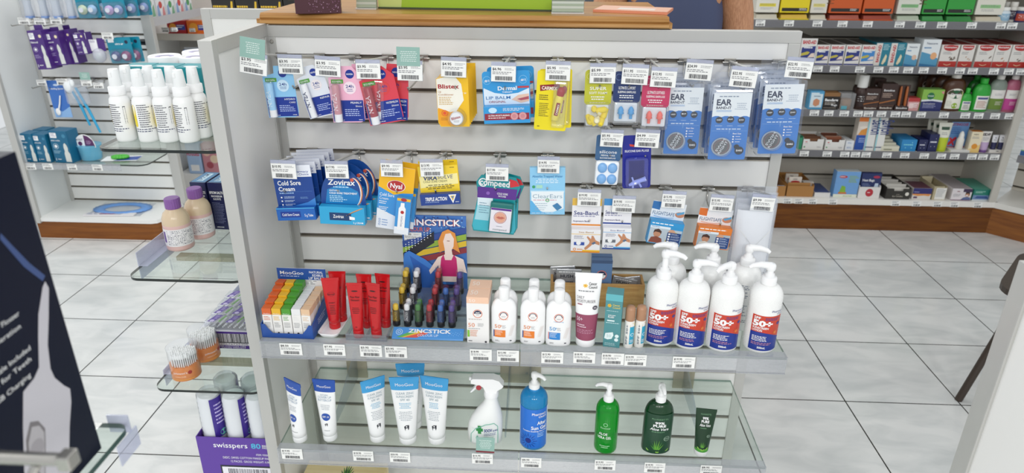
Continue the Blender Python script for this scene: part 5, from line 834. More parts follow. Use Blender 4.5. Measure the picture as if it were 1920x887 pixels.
for i in range(3):
    th = thing('carton', 'teal carton behind the white spray bottles, '+('leftmost', 'middle', 'rightmost')[i]+' of three', 'carton', (-.866+.0605*i, -.078, 1.10), 0, 'teal cartons on the left end shelf'); mb = MB(); mb.box(-.029, .029, -.028, .028, 0, .142, TQ, .0008); s = Flat((-.029, -.028, .142), (1, 0, 0), (0, 1, 0), .058, .056); disc(mb, s, .5, .28, .28, WH, ry=.13); mb.build('carton_body', th)
LIL = C('#a9a3c4', .4)
for i, (x, y) in enumerate(((-.845, -.008), (-.772, -.010), (-.80, .062), (-.722, .06))):
    th = thing('tub', 'round white tub with a lilac ring on its lid, '+('front left', 'front right', 'rear left', 'rear right')[i]+' behind the teal cartons', 'tub', (x, y, 1.10), 0, 'white tubs on the left end shelf'); mb = MB(); mb.lathe([(.031, 0), (.033, .002), (.033, .118), (.032, .12)], C('#f0f0ef', .35), 30); mb.build('tub_body', th); mb = MB(); mb.lathe([(.035, .12), (.0355, .121), (.0355, .150), (.034, .152), (.028, .152), (.0275, .149)], WH, 30); s = Flat((-.0275, -.0275, .1495), (1, 0, 0), (0, 1, 0), .055, .055); disc(mb, s, .5, .5, .38, LIL, r2=.2); mb.build('lid', th)
# pink lotion bottles
LOT = clear('pink_lotion', '#eccfc4', .75, .08, '#e6c6ba'); PUR = C('#84559c', .35)
def lotion(label, loc, rz):
    th = thing('lotion_bottle', label, 'lotion bottle', loc, rz, 'pink lotion bottles'); r = .032
    mb = MB(); mb.lathe([(r*.88, 0), (r*.98, .002), (r, .006), (r, .066)], C('#dfb9b4', .3), 32); mb.lathe([(r, .066), (r*.97, .08), (r*.82, .092), (r*.58, .100), (r*.5, .104)], C('#d9c2a4', .25), 32); mb.build('bottle_body', th); mb = MB(); s = cyl(r+.0003, .014, .044, 3.4, c=.3); patch(mb, s, 0, 1, 0, 1, C('#e9e5e6', .4)); patch(mb, s, .12, .2, .2, .85, C('#6a4a94')); lines(mb, s, .25, .9, .92, .06, 10, C('#5a5a6a'), .4); mb.build('label', th)
    mb = MB(); n = 40; prof = [(.54, .104), (.56, .106), (.56, .126), (.5, .129)]; mb.loft([[(r*k*(1+.025*(j % 2))*math.cos(2*math.pi*j/n), r*k*(1+.025*(j % 2))*math.sin(2*math.pi*j/n), z) for j in range(n)] for k, z in prof], PUR, True, False); mb.build('cap', th); return th
p = stand((328, 473), .80, .032); l1 = lotion('front pink lotion bottle with a purple cap on the middle left shelf', p, .2); dup(l1, (p.x+.02, p.y+.072, .80), -.1, 'rear pink lotion bottle with a purple cap on the middle left shelf')
NV = C('#1b2150', .4)
for i in range(3):
    th = thing('salts_carton', 'navy salts carton on the middle left shelf, '+('leftmost, partly behind the lotion bottles', 'middle of three', 'rightmost, beside the panel edge')[i], 'salts carton', (-.845+.045*i, .078, .80), math.radians(-3), 'navy salts cartons'); w, d, h = .041, .085, .128
    mb = MB(); mb.box(-w/2, w/2, -d/2, d/2, 0, h, NV, .0005); s = Flat((-w/2, -d/2, 0), (1, 0, 0), (0, 0, 1), w, h); T(mb, s, 'EPSOM SALTS', .5, .77, .05, WH, w=.86, bold=.03); T(mb, s, 'MAGNESIUM', .5, .7, .04, WH, w=.7, bold=.02); T(mb, s, 'SULFATE', .5, .64, .04, WH, w=.5, bold=.02); lines(mb, s, .12, .88, .58, .12, 14, C('#8f96b8'), .35); lines(mb, s, .2, .8, .06, .03, 1, WH, .5)
    st_ = Flat((-w/2, -d/2, h), (1, 0, 0), (0, 1, 0), w, d); patch(mb, st_, .04, .96, .04, .96, C('#4f7fa8')); patch(mb, st_, .3, .7, .15, .85, C('#bcd4e4')); T(mb, st_, 'EPSOM', .56, .2, .14, C('#2a4a78'), rot=90, al='l', bold=.01); mb.build('carton_body', th)
# cotton bud tubs
def bud_tub(label, loc, rz):
    th = thing('cotton_bud_tub', label, 'cotton bud tub', loc, rz, 'orange labelled cotton bud tubs'); r = .0345; ORG2 = C('#e8893c', .4)
    mb = MB(); mb.lathe([(r, 0), (r, .038)], ORG2, 32); s = cyl(r, .002, .035, 2.4); T(mb, s, "johnson's", .5, .55, .16, WH, w=.4, bold=.0); T(mb, s, 'cotton buds', .5, .3, .1, C('#f9e0c0'), w=.3, bold=0); disc(mb, s, .78, .6, .06, C('#a8322c')); patch(mb, s, .1, .9, .06, .1, C('#f0b04a')); mb.build('label_band', th)
    mb = MB(); mb.lathe([(r*1.01, 0), (r*1.01, .079), (r*1.03, .08), (r*1.03, .083), (r, .0835)], BLI, 32); mb.build('clear_tub', th)
    q = []; k = 0
    for a_ in range(-6, 7):
        for b_ in range(-6, 7):
            x = (a_+.5*(b_ % 2))*.0053; y = b_*.0047
            if x*x+y*y < (r*.9)**2: q.append((x, y))
    q.sort(key=lambda t: t[1]); rr_ = random.Random(3)
    for x, y in q[:100]:
        mb = MB(); z = .068+rr_.uniform(0, .006); mb.lathe([(.0018, .003), (.0018, z-.012), (.0027, z-.011), (.0031, z-.004), (.002, z+.001)], C('#f6f6f4', .7), 7, x, y); mb.build('cotton_bud', th)
    return th
p = stand((338, 716), .50, .0345); b1 = bud_tub('front tub of cotton buds with an orange label on the lowest left shelf', p, .1); dup(b1, (p.x+.012, p.y+.083, .50), .9, 'rear tub of cotton buds with an orange label, behind the front one')
th = thing('cotton_tip_carton', 'purple and white carton of cotton tip packs with a large barcode, lowest left shelf', 'carton', (-.765, .02, .5)); PUR2 = C('#4b2f86', .4)
mb = MB(); mb.box(-.1, .13, -.085, .13, 0, .052, C('#eceaf0', .4), .001); s = Flat((-.1, -.085, 0), (1, 0, 0), (0, 0, 1), .23, .052); patch(mb, s, 0, 1, .97, 1, PUR2); patch(mb, s, 0, 1, .30, .96, C('#e4e2e8')); patch(mb, s, 0, 1, .88, .98, PUR2); patch(mb, s, 0, 1, .33, .38, INK); bars(mb, s, .06, .72, .38, .88, n=40, seed=6); T(mb, s, '19320676725306', .36, .23, .08, INK, w=.4, al='c', bold=0); patch(mb, s, 0, 1, .0, .2, PUR2); T(mb, s, 'DESC: SWISS COTTON TIPS', .3, .11, .07, WH, w=.46, bold=0); T(mb, s, '6 PACKS  GROSS WEIGHT', .3, .02, .07, WH, w=.46, bold=0); mb.build('carton_tray', th)
for k in range(4):
    t_ = thing('cotton_tip_pack', 'clear pack of cotton tips with purple labels, '+('front pack in the carton', 'second pack in the carton', 'third pack in the carton', 'rear pack in the carton')[k], 'cotton tips', (-.75, -.04+.042*k, .552+.002*k), math.radians(-2), 'cotton tip packs in the carton'); mb = MB(); mb.box(-.1, .1, -.02, .02, 0, .022, LENS, .003); mb.build('clear_bag', t_)
    mb = MB()
    for i in range(38): mb.tube([(-.095+.005*i, -.018, .008+.004*(i % 3)), (-.095+.005*i, .018, .008+.004*(i % 3))], .002, WH, 5)
    mb.build('cotton_tips', t_)['kind'] = 'stuff'
    mb = MB(); s = Flat((-.1, -.02, .0222), (1, 0, 0), (0, 1, 0), .2, .04)
    for i in range(4): u = .04+.25*i; poly(mb, s, [(u, .05), (u+.09, .05), (u+.14, .95), (u+.05, .95)], C('#6a54a8')); poly(mb, s, [(u+.15, .1), (u+.17, .1), (u+.2, .9), (u+.18, .9)], C('#6fae4a')); disc(mb, s, u+.06, .2, .03, C('#cfc4e8')); lines(mb, s, u+.06, u+.12, .85, .4, 4, C('#cfc4e8'), .4)
    mb.build('print', t_)
th = thing('cotton_pad_carton', 'purple open carton of cotton pads on the base at the left end', 'carton', (-.69, -.14, .105)); h = .255
for nm, (x0, x1, y0, y1, z1) in (('carton_front', (-.128, .06, -.11, -.108, h)), ('carton_back', (-.128, .06, .098, .1, h)), ('carton_side', (-.128, -.126, -.108, .098, h)), ('carton_side', (.058, .06, -.108, .098, h)), ('carton_base', (-.126, .058, -.108, .098, .002))):
    mb = MB(); mb.box(x0, x1, y0, y1, 0, z1, C('#5f3d9e', .4))
    if nm == 'carton_front':
        s = Flat((x0, y0, 0), (1, 0, 0), (0, 0, 1), x1-x0, h); T(mb, s, 'swisspers', .22, .88, .06, WH, w=.46, al='l', bold=.005); T(mb, s, '80', .73, .88, .06, C('#4fb8dc'), w=.13, al='l', bold=.02); T(mb, s, 'MAKEUP', .88, .905, .022, WH, w=.1, al='l'); T(mb, s, 'PADS', .88, .88, .022, WH, w=.08, al='l'); T(mb, s, 'ITEM: 9300607', .98, .79, .024, WH, w=.2, al='r', bold=.0); T(mb, s, 'DESC: SWISS COTTON MAKEUP PADS', .32, .745, .026, WH, w=.66, al='l', bold=.0); T(mb, s, '12 PACKS  GROSS WEIGHT: 0.9KG', .42, .70, .026, WH, w=.56, al='l', bold=.0); patch(mb, s, .26, .96, .2, .66, INK); patch(mb, s, .28, .94, .22, .64, C('#eceaf0')); bars(mb, s, .36, .9, .26, .62, n=40, seed=11)
    mb.build(nm, th)
def pad_pack(label, loc, ry, rz):
    t_ = thing('cotton_pad_pack', label, 'cotton pads', loc, (0, ry, rz), 'cotton pad packs in the purple carton'); mb = MB(); mb.lathe([(.020, 0), (.0285, .006), (.030, .03), (.0295, .10), (.028, .17), (.02, .178)], LENS, 20); mb.build('clear_bag', t_)
    mb = MB(); mb.lathe([(.018, .003), (.026, .008)]+[(.0265+.0015*(k % 2), .012+.0075*k) for k in range(20)]+[(.024, .166)], C('#f7f7f5', .8), 20); mb.build('cotton_pads', t_); mb = MB(); s = cyl(.0298, .05, .115, 1.5, c=.9); patch(mb, s, 0, 1, 0, 1, C('#3f2a8c', .3)); lines(mb, s, .2, .8, .85, .3, 6, C('#cfc4f0'), .4); disc(mb, s, .5, .1, .2, C('#6fc4b4')); mb.build('print', t_); return t_
pp = None
for i, (x, y, ry, rz, lb) in enumerate(((-.784, -.215, .0, .3, 'front left'), (-.723, -.215, .01, .6, 'front middle'), (-.662, -.215, .0, .5, 'front right'), (-.77, -.152, .01, 1.3, 'second row left'), (-.70, -.152, .01, .8, 'second row right'))):
    lb = 'clear wrapped stack of white cotton pads in the purple carton, '+lb
    if pp is None: pp = pad_pack(lb, (x, y, .300), ry, rz)
    else: dup(pp, (x, y, .300), (0, ry, rz), lb)
# ================================================================ far left wall bay
YB = 1.96; XB0, XB1 = -2.628, -1.99
bay = thing('wall_bay', 'white slatted wall bay at the far left with a brown plinth', 'shelving bay', (0, 0, 0)); mb = MB(); slats(mb, XB0, XB1, .115, 2.2, 1.108, .0755, YB, LAM, C('#6b655c', .5), C('#8f897e', .4, .3)); mb.build('slat_panel', bay)
mb = MB(); mb.box(XB0-.03, XB0, 1.70, YB, .115, 2.2, C('#dfe2e2', .35)); mb.build('side_panel', bay); mb = MB(); mb.box(XB0-.032, XB0+.004, 1.682, 1.70, .09, 2.2, ALU, .001); mb.box(XB0, XB0+.02, YB-.004, YB, .115, 2.2, ALU, .001); mb.build('edge_trim', bay)
mb = MB(); mb.box(XB1-.02, XB1+.03, YB-.012, YB+.02, .115, 2.2, ALU, .002); mb.build('post', bay)
mb = MB(); mb.slab([(XB0-.03, 1.70), (XB1-.04, 1.70), (XB1-.012, 1.712), (XB1, 1.74), (XB1, YB), (XB0-.03, YB)], 0, .098, PLINTHL); mb.build('plinth', bay); mb = MB(); mb.slab([(XB0-.03, 1.69), (XB1-.04, 1.69), (XB1-.008, 1.702), (XB1+.008, 1.735), (XB1+.008, YB), (XB0-.03, YB)], .098, .117, C('#e9e9e7', .35)); mb.build('deck', bay)
gl_ = glass('glass_shelf', 'clear glass shelf of the far left bay carrying blue bottle boxes', XB0, XB1-.005, 1.70, YB-.002, .418, EG, .05); mb = MB(); mb.box(XB0, -2.125, 1.695, 1.6975, -.03, .004, LIP); mb.build('ticket_rail', gl_)
# hanging goods of the bay
def bay_hook(bx, by, label, Y=1.80):
    B = aty(bx, by, YB); th = thing('display_hook', label, 'hook', (B.x, YB, B.z), 0, 'wire hooks of the far left bay'); mb = MB(); mb.box(-.012, .012, -.004, -.0008, -.006, .006, STEEL); mb.build('hook_clip', th); mb = MB(); mb.tube([(0, -.004, -.002), (0, -.01, -.02), (0, Y-YB, -.02), (0, Y-YB-.004, -.014)], .0025, CHROME, 7); mb.build('prong', th); return th
def bay_ticket(box, th, Y=1.78, flag=False):
    x0, y0, x1, y1 = box; c = aty((x0+x1)/2, (y0+y1)/2, Y); w = (aty(x1, y0, Y)-aty(x0, y0, Y)).x; mb = ticket_mesh('', int(x0), w, w*.56); o = mb.build('price_ticket', th, c-th.location); mb = MB(); z = (c-th.location); mb.tube([(0, -.004, .0), (0, (Y-1.96)*.6, .005), (z.x, z.y+.002, z.z+w*.3)], .002, CHROME, 6); mb.build('ticket_wire', th)
    if flag: mb = MB(); mb.box(-w*.48, w*.48, -.001, 0, w*.28, w*.95, TEAL); s = Flat((-w*.48, -.001, w*.28), (1, 0, 0), (0, 0, 1), w*.96, w*.67); lines(mb, s, .2, .8, .8, .2, 4, C('#dfeae6', .5), .35, al='c'); mb.build('notice_flag', o)
for bx, by, tb_, lb, fl in ((62, 34, (34, 35, 55, 44), 'leftmost hook of the upper row in the far left bay', 0), (92, 34, (64, 35, 85, 45), 'hook over the leftmost purple carton in the far left bay', 0), (120, 34, (94, 33, 115, 44), 'hook over the middle purple carton in the far left bay', 0), (168, 64, (141, 62, 160, 73), 'hook over the small purple carton in the far left bay', 0), (230, 64, (191, 62, 212, 73), 'hook holding the teal dummy card in the far left bay', 0),
   (98, 147, (69, 150, 87, 160), 'hook left of the blue spoon card in the far left bay', 0), (130, 147, (106, 148, 127, 159), 'hook holding the blue spoon card in the far left bay', 0), (175, 147, (152, 151, 172, 160), 'hook with a green notice in the far left bay', 1), (196, 147, (175, 155, 194, 166), 'hook right of the bottle brush in the far left bay', 0)):
    bay_ticket(tb_, bay_hook(bx, by, lb), flag=fl)
DPU = C('#4a2a78', .35)
def bottle_print(mb, s, u, v, k): poly(mb, s, [(u-.1*k, v), (u+.14*k, v), (u+.14*k, v+.2*k), (u+.08*k, v+.26*k), (u+.1*k, v+.34*k), (u+.06*k, v+.42*k), (u, v+.46*k), (u-.06*k, v+.42*k), (u-.08*k, v+.34*k), (u-.06*k, v+.26*k), (u-.1*k, v+.2*k)], C('#d6d9d4'))
def baby_box(q, Y, d, label, col, name='feeding_bottle_box', group='purple feeding bottle boxes', hang_=True):
    c, w, h, a = quad(*q, Y); th = thing(name, label, 'boxed bottle', c, (0, a, math.radians(-6)), group); mb = MB(); mb.box(-w/2, w/2, 0, d, -h/2, h/2, col, .001); s = F(w, h); patch(mb, s, .06, .42, .78, .94, WH); lines(mb, s, .1, .38, .92, .81, 3, C('#6a6f9a'), .4); T(mb, s, 'Natural' if hang_ else 'anti-colic', .06, .68, .05, WH, w=.5, al='l', bold=.01); disc(mb, s, .82, .85, .1, C('#e8d9b4' if hang_ else '#3f86a8')); disc(mb, s, .26, .52, .15, C('#d0c4e4' if hang_ else '#bcd9e6'), r2=.13); disc(mb, s, .26, .52, .08, WH); lines(mb, s, .08, .5, .38, .28, 3, C('#b9a9d8' if hang_ else '#a9cfe0'), .35); bottle_print(mb, s, .78, .04, 1.3); T(mb, s, '1', .1, .06, .08, WH)
    lines(mb, s, .2, .5, .12, .07, 1, WH, .4); mb.build('carton', th)
    if hang_: mb = MB(); mb.box(-w*.3, w*.3, d*.5, d*.5+.001, h/2, h*.62, col); mb.build('hang_tab', th)
    return th
baby_box(((51.3, 58.5), (80, 56), (96, 130), (68, 130.5)), 1.74, .07, 'leftmost purple feeding bottle carton hanging in the far left bay', DPU); baby_box(((82.6, 61), (110, 59), (124, 121.5), (95, 124)), 1.76, .07, 'middle purple feeding bottle carton hanging in the far left bay', DPU); baby_box(((111, 57), (138, 56), (140, 118), (122, 122)), 1.80, .06, 'right purple feeding bottle carton hanging in the far left bay', DPU); baby_box(((137, 63), (157, 62), (164, 101), (144, 103)), 1.77, .06, 'small purple feeding bottle carton hanging right of the three larger ones', DPU)
def dummies(q, Y, label, c1, c2, group='dummy cards', cardcol='#0f86a0'):
    c, w, h, a = quad(*q, Y); th = thing('dummy_card', label, 'baby dummies', c, (0, a, 0), group); mb = MB(); mb.prism(card_out(w, h, .006), 0, .001, C(cardcol, .35)); s = F(w, h); T(mb, s, 'ultra air', .5, .72, .08, WH, w=.34); patch(mb, s, .06, .3, .82, .94, WH); disc(mb, s, .8, .82, .07, C('#1c2440')); mb.build('backing_card', th)
    b = MB(); b.loft([[(x, 0, z) for x, z in rrect(-w*.47, w*.47, -h*.5, h*.06, w*.2, 6)], [(x*.94, -.028, z*.94-.003) for x, z in rrect(-w*.47, w*.47, -h*.5, h*.06, w*.2, 6)]], BLI); b.build('blister', th)
    for sx_, cl in ((-1, c1), (1, c2)): p = MB(); p.lathe([(w*.2, 0), (w*.19, .006), (w*.13, .008), (w*.13, .014), (w*.08, .017)], C(cl, .35), 20); p.lathe([(w*.11, .008), (w*.10, .018)], C('#d9dde4', .3), 16); p.build('dummy', th, (sx_*w*.21, -.006, -h*.22), (math.pi/2, 0, 0))
    return th
dm = dummies(((203, 72), (248, 70), (250, 117), (205, 118)), 1.80, 'teal card with a navy and a plum baby dummy in the far left bay', '#3a4a7c', '#7a3a6a'); again(dm, .03, .03, 0, 'second teal baby dummy card behind the navy and plum one')
d2 = dummies(((141, -22), (184, -24), (184, 33), (142, 33)), 1.80, 'top row baby dummy card with pale green and blue dummies', '#b9c8a9', '#8fb4d4'); dup(d2, d2.location+Vector((.02, .05, .003)), None, 'top row baby dummy card behind the pale green one'); d3 = dummies(((191, -20), (233, -22), (233, 33), (192, 33)), 1.78, 'top row baby dummy card with lilac and slate blue dummies', '#b49cc8', '#6f86b4')
for i in range(2): dup(d3, d3.location+Vector((.035*(i+1), .05*(i+1), .003)), None, ORD[i]+' top row baby dummy card behind the lilac one')
for i, (x, w_) in enumerate(((49, 20), (78, 19), (102, 22), (129, 18))):
    c = aty(x, 2, 1.80); th = thing('bottle_blister', 'clear blister with a baby bottle atop the far left bay, '+('leftmost', 'second from the left', 'third from the left', 'rightmost beside the dummies')[i], 'baby bottle', c, 0, 'baby bottles in clear blisters'); r = w_*.0022/2*.95; mb = MB(); mb.lathe([(r*.9, -.07), (r, -.065), (r*.8, -.02), (r, .03), (r*.9, .05)], clear('milky_bottle', '#eef2f6', .45, .06, '#e4ebf2'), 20); mb.build('bottle_body', th); mb = MB(); mb.lathe([(r*.95, -.078), (r*.95, -.066)], C('#3f84cf', .35), 20); mb.build('blue_base', th); mb = MB(); mb.lathe([(r*.9, .02), (r*.95, .022), (r*.9, .045), (r*.5, .05), (r*.3, .07)], C('#3f84cf', .35), 20); mb.build('blue_collar', th); mb = MB(); mb.box(-r*1.15, r*1.15, -r*1.2, r*1.2, -.08, .09, LENS, .008); mb.build('clear_blister', th)
c = aty(186.6, 104, 1.79); th = thing('toy_ball_pack', 'clear ball on a white and purple card in the far left bay', 'teether', c); mb = MB(); mb.box(-.045, -.002, .004, .005, .02, .075, WH); s = Flat((-.045, .004, .02), (1, 0, 0), (0, 0, 1), .043, .055); lines(mb, s, .2, .8, .9, .7, 2, C('#5a4a86'), .4); mb.box(-.002, .036, .006, .007, .02, .082, DPU); mb.build('backing_card', th); mb = MB(); mb.ball((0, 0, 0), (.033, .024, .035), clear('pearl_plastic', '#eceef4', .5, .08, '#dfe0ea'), 20, 12); mb.build('clear_ball', th); mb = MB(); mb.ball((0, -.004, -.005), (.02, .012, .02), C('#cfe0d4', .4)); mb.build('teether_core', th)
c, w, h, a = quad((88, 151), (120, 151), (135, 220), (103, 220), 1.80); th = thing('spoon_card', 'blue card with white feeding spoon in the far left bay', 'feeding spoon', c, (0, a, 0)); mb = MB(); mb.prism(card_out(w, h, .002), 0, .001, C('#3f74c4', .35)); s = F(w, h); T(mb, s, 'Feeding Spoon', .5, .76, .05, WH, w=.76); disc(mb, s, .5, .88, .16, C('#c9dcf2'), ry=.06); poly(mb, s, [(0, 0), (1, 0), (1, .3), (.5, .16), (0, .26)], C('#8fb8e6')); mb.build('backing_card', th)
mb = MB(); mb.ball((-.02, -.006, -h*.34), (.013, .004, .019), WH); mb.tube([(-.014, -.006, -h*.28), (0, -.006, -.02), (.012, -.006, h*.1)], [.0045, .004, .0035], WH, 8); mb.build('spoon', th)
th = thing('bottle_brush_pack', 'clear bag with two white bristled turquoise bottle brushes in the far left bay', 'bottle brushes', aty(150, 180, 1.80)); CY = C('#2f9fcc', .35); mb = MB(); mb.box(-.065, .05, -.02, .005, -.04, .06, LENS, .01); mb.build('clear_bag', th)
for i, (x0, z0, x1, z1) in enumerate(((-.03, .03, .02, -.15), (-.005, .045, .07, -.185))):
    mb = MB(); mb.tube([(x0, -.006-.006*i, z0), ((x0+x1)/2+.006, -.008-.006*i, (z0+z1)/2), (x1, -.006-.006*i, z1)], [.006, .007, .0055], CY, 9); mb.build('brush_handle', th)
    mb = MB(); rr_ = random.Random(i)
    for k in range(90): zz = z0+.045-.001*k; t = k*2.4; L_ = .024*(1-.5*(k/90)**2); mb.add([(x0-.022+.0005*k*.6, -.008-.006*i, zz), (x0-.022+.0005*k*.6+.002, -.008-.006*i, zz+.002), (x0-.022+.0005*k*.6+L_*math.cos(t), -.008-.006*i+.4*L_*math.sin(t), zz+.002)], [(0, 1, 2)], WH)
    mb.ball((x0-.012, -.008-.006*i, z0+.022), ((.026, .016, .036), (.012, .01, .02))[i], C('#eef2f4', .8), 18, 10); mb.build('bristles', th)['kind'] = 'stuff'
TB = C('#136488', .35)
def shelf_box(q, label, d=.07): return baby_box(q, 1.715, d, label, TB, 'feeding_bottle_box', 'teal blue feeding bottle boxes', False)
def snap(o, z):
    me = [c for c in o.children if c.type == 'MESH']; o.rotation_euler.y = 0; lo = min((Matrix.Rotation(o.rotation_euler.z, 4, 'Z') @ v.co).z for c in me for v in c.data.vertices); o.location.z = z-lo; return o
b_ = snap(shelf_box(((36, 253), (60, 250), (70, 303.5), (46, 305)), 'leftmost small teal blue feeding bottle box on the far left glass shelf'), .4185); snap(shelf_box(((60, 253), (85, 250), (96, 303), (71, 304.5)), 'second small teal blue feeding bottle box on the far left glass shelf'), .4185); snap(shelf_box(((88, 247), (122, 241), (138, 303), (103, 304)), 'larger teal blue feeding bottle box on the far left glass shelf', .08), .4185); dup(b_, b_.location+Vector((.02, .078, 0)), None, 'small teal blue feeding bottle box behind the leftmost pair')
p = atz(157, 303, .4185); th = thing('snack_pot', 'light blue plastic pot with a purple card sleeve on the far left shelf', 'snack pot', (p.x+.012, p.y+.055, .4185)); mb = MB(); mb.lathe([(.045, 0), (.05, .004), (.056, .068), (.058, .072), (.058, .078)], clear('aqua_plastic', '#a9e2f8', .6, .06, '#86d6f4'), 28); mb.build('pot', th); mb = MB(); mb.prism([(.055*math.cos(t), .07+.068*math.sin(t)) for t in [math.pi*i/16 for i in range(17)]], -.03, -.029, WH); s = Flat((-.055, -.03, .07), (1, 0, 0), (0, 0, 1), .11, .068); poly(mb, s, [(.5, .04), (.98, .04), (.9, .55), (.7, .85), (.5, .95)], C('#5a2a5c')); T(mb, s, 'AVENT', .28, .5, .16, C('#3a3a5c'), w=.32); disc(mb, s, .28, .28, .1, C('#5a2a5c')); lines(mb, s, .58, .86, .5, .2, 4, C('#c9a9cc'), .4); mb.build('card_sleeve', th)
p = atz(222, 301, .4185); th = thing('teether_card', 'green gel teether on a white and blue card lying on the far left glass shelf', 'teether', (p.x, p.y+.03, .4195), math.radians(8)); mb = MB(); mb.box(-.09, .09, -.04, .045, 0, .0012, WH); s = Flat((-.09, -.04, .0012), (1, 0, 0), (0, 1, 0), .18, .085); poly(mb, s, [(.35, 0), (1, .1), (1, .9), (.6, .8)], C('#2f4f9c')); mb.build('backing_card', th); mb = MB(); rr_ = random.Random(8)
for k in range(14): t = k/14*6.283; mb.ball((.034*math.cos(t)-.005, .018*math.sin(t), .010), (.013, .010, .009), C('#4fb53c', .25), 10, 6)
mb.build('gel_ring', th)
for i, b4 in enumerate(((48, 308, 67, 317), (80, 308, 99, 317), (126, 309, 144, 318), (173, 310, 192, 319))): shelf_ticket(b4, '', 'white price ticket on the far left glass shelf, '+('leftmost, under the first small box', 'second, under the second small box', 'third, right of the larger box', 'rightmost, under the blue pot')[i], 1.6945, 'price tickets of the far left bay', i)
th = thing('toilet_seat_pack', 'flat pack with a light blue frilled ring on the far left white deck', 'padded seat pack', (-2.26, 1.84, .1175), .05); mb = MB(); n = 48; mb.loft([[((r_+(.006 if j % 2 else 0)*(q in (1, 2)))*math.cos(2*math.pi*j/n)*1.35, (r_+(.006 if j % 2 else 0)*(q in (1, 2)))*math.sin(2*math.pi*j/n)*.75, z_) for j in range(n)] for q, (r_, z_) in enumerate(((.072, .002), (.108, .002), (.112, .008), (.076, .010), (.072, .002)))], C('#6f9fe0', .45), False); mb.build('blue_ring', th); mb = MB(); mb.box(-.15, .14, -.1, .09, .0, .0018, LENS); mb.build('clear_bag', th); mb = MB(); mb.box(-.16, .11, -.105, -.07, .0018, .008, C('#e2dfe2', .4)); s = Flat((-.16, -.105, .008), (1, 0, 0), (0, 1, 0), .27, .035); patch(mb, s, .3, .6, .3, .7, C('#b56a7a')); lines(mb, s, .05, .95, .9, .1, 3, C('#5a6a9a'), .4); mb.build('card_insert', th)
# ---------------------------------------------------------------- shelving beyond the post, far left
u2 = thing('wall_bay', 'shelving beyond the silver post at the far left, holding red packs', 'shelving bay', (0, 0, 0)); mb = MB(); mb.box(-2.32, -2.30, 1.98, 2.86, .0, 2.2, LAM); mb.box(-2.30, -1.35, 2.84, 2.86, .0, 2.2, C('#d9d5ce', .4)); mb.build('back_panel', u2); mb = MB(); mb.box(-2.30, -1.985, 1.985, 2.54, 1.08, 1.092, LAM); mb.box(-1.985, -1.980, 1.985, 2.54, 1.065, 1.107, C('#b9b8ba', .4)); mb.build('shelf', u2)
for z_ in (.955, .72): mb = MB(); mb.box(-2.28, -1.35, 2.55, 2.84, z_-.012, z_, LAM); mb.box(-2.28, -1.35, 2.545, 2.55, z_-.035, z_+.004, C('#c9c4ba', .4)); mb.build('shelf', u2)
mb = MB(); mb.box(-2.28, -1.35, 2.5, 2.84, 0, .10, LAM); mb.build('base', u2)
for i in range(5):
    t_ = thing('medicine_box', 'small white, red and green medicine box on the angled far left shelf, '+('nearest', 'second', 'third', 'fourth', 'farthest')[i], 'medicine box', (-2.03, 2.05+.1*i, 1.092), math.pi/2, 'medicine boxes on the far left side shelf'); h_ = (.15, .12, .11, .11, .10)[i]; mb = MB(); mb.box(-.044, .044, -.025, .025, 0, h_, C('#e4e4e6', .4)); s = Flat((-.044, -.025, 0), (1, 0, 0), (0, 0, 1), .088, h_); patch(mb, s, 0, 1, .8, 1, C('#c63a34')); disc(mb, s, .5, .55, .2, C('#c9433c' if i % 2 else '#4f9a5a')); poly(mb, s, [(.05, .1), (.4, .1), (.3, .6), (.1, .5)], C('#8fa9cf')); poly(mb, s, [(.6, .1), (.95, .1), (.9, .5), (.7, .4)], C('#d98a8a' if i % 2 else '#7fb08a')); lines(mb, s, .1, .9, .96, .84, 1, WH, .6); mb.build('carton', t_)
for i, (x, w_, c_) in enumerate(((-2.16, .11, '#b5262c'), (-2.03, .13, '#e8742c'), (-1.90, .11, '#c9202c'), (-1.78, .11, '#c9202c'))):
    t_ = thing('pain_relief_box', 'red tablet box on the far back shelf beyond the post, '+('leftmost', 'second, with a gold starburst', 'third', 'rightmost')[i], 'tablet box', (x, 2.60, .955), 0, 'red tablet boxes'); mb = MB(); mb.box(-w_/2, w_/2, -.03, .03, 0, .075, C(c_, .35)); s = Flat((-w_/2, -.03, 0), (1, 0, 0), (0, 0, 1), w_, .075); disc(mb, s, .3, .5, .2, C('#f0a43a')); patch(mb, s, .5, .98, .3, .7, C('#3a4aa0')); lines(mb, s, .54, .94, .66, .4, 2, WH, .5); mb.build('carton', t_)
for i in range(3):
    t_ = thing('wipes_pack', 'blue and white soft pack on the lower far back shelf, '+('left', 'middle', 'right')[i]+' of three', 'wipes pack', (-2.10+.135*i, 2.62, .72), .1*i, 'blue and white soft packs'); mb = MB(); mb.loft([[(.06*math.cos(t)*k, .03*math.sin(t)*k2, z) for t in [2*math.pi*j/16 for j in range(16)]] for k, k2, z in ((.9, 1, 0), (1, 1.1, .04), (1, .8, .1), (1.05, .1, .15))], C('#dfe4ea', .3)); mb.build('pack_body', t_); mb = MB(); mb.box(-.055, .055, -.034, -.03, .07, .14, C('#2f7fcf', .35), .002); mb.build('blue_band', t_)
for i, b4 in enumerate(((262, 74, 280, 84), (322, 50, 333, 60), (303, 53, 317, 59), (319, 53, 331, 59), (355, 53, 366, 60))):
    Yt = (1.96, 2.4, 2.5435, 2.5435, 2.5435)[i]; shelf_ticket(b4, '', 'white price ticket beyond the far left post, '+('on the post', 'on the angled silver lip', 'leftmost under the red boxes', 'second under the red boxes', 'rightmost under the red boxes')[i], Yt if i != 1 else 2.1, 'price tickets beyond the far left post', i)
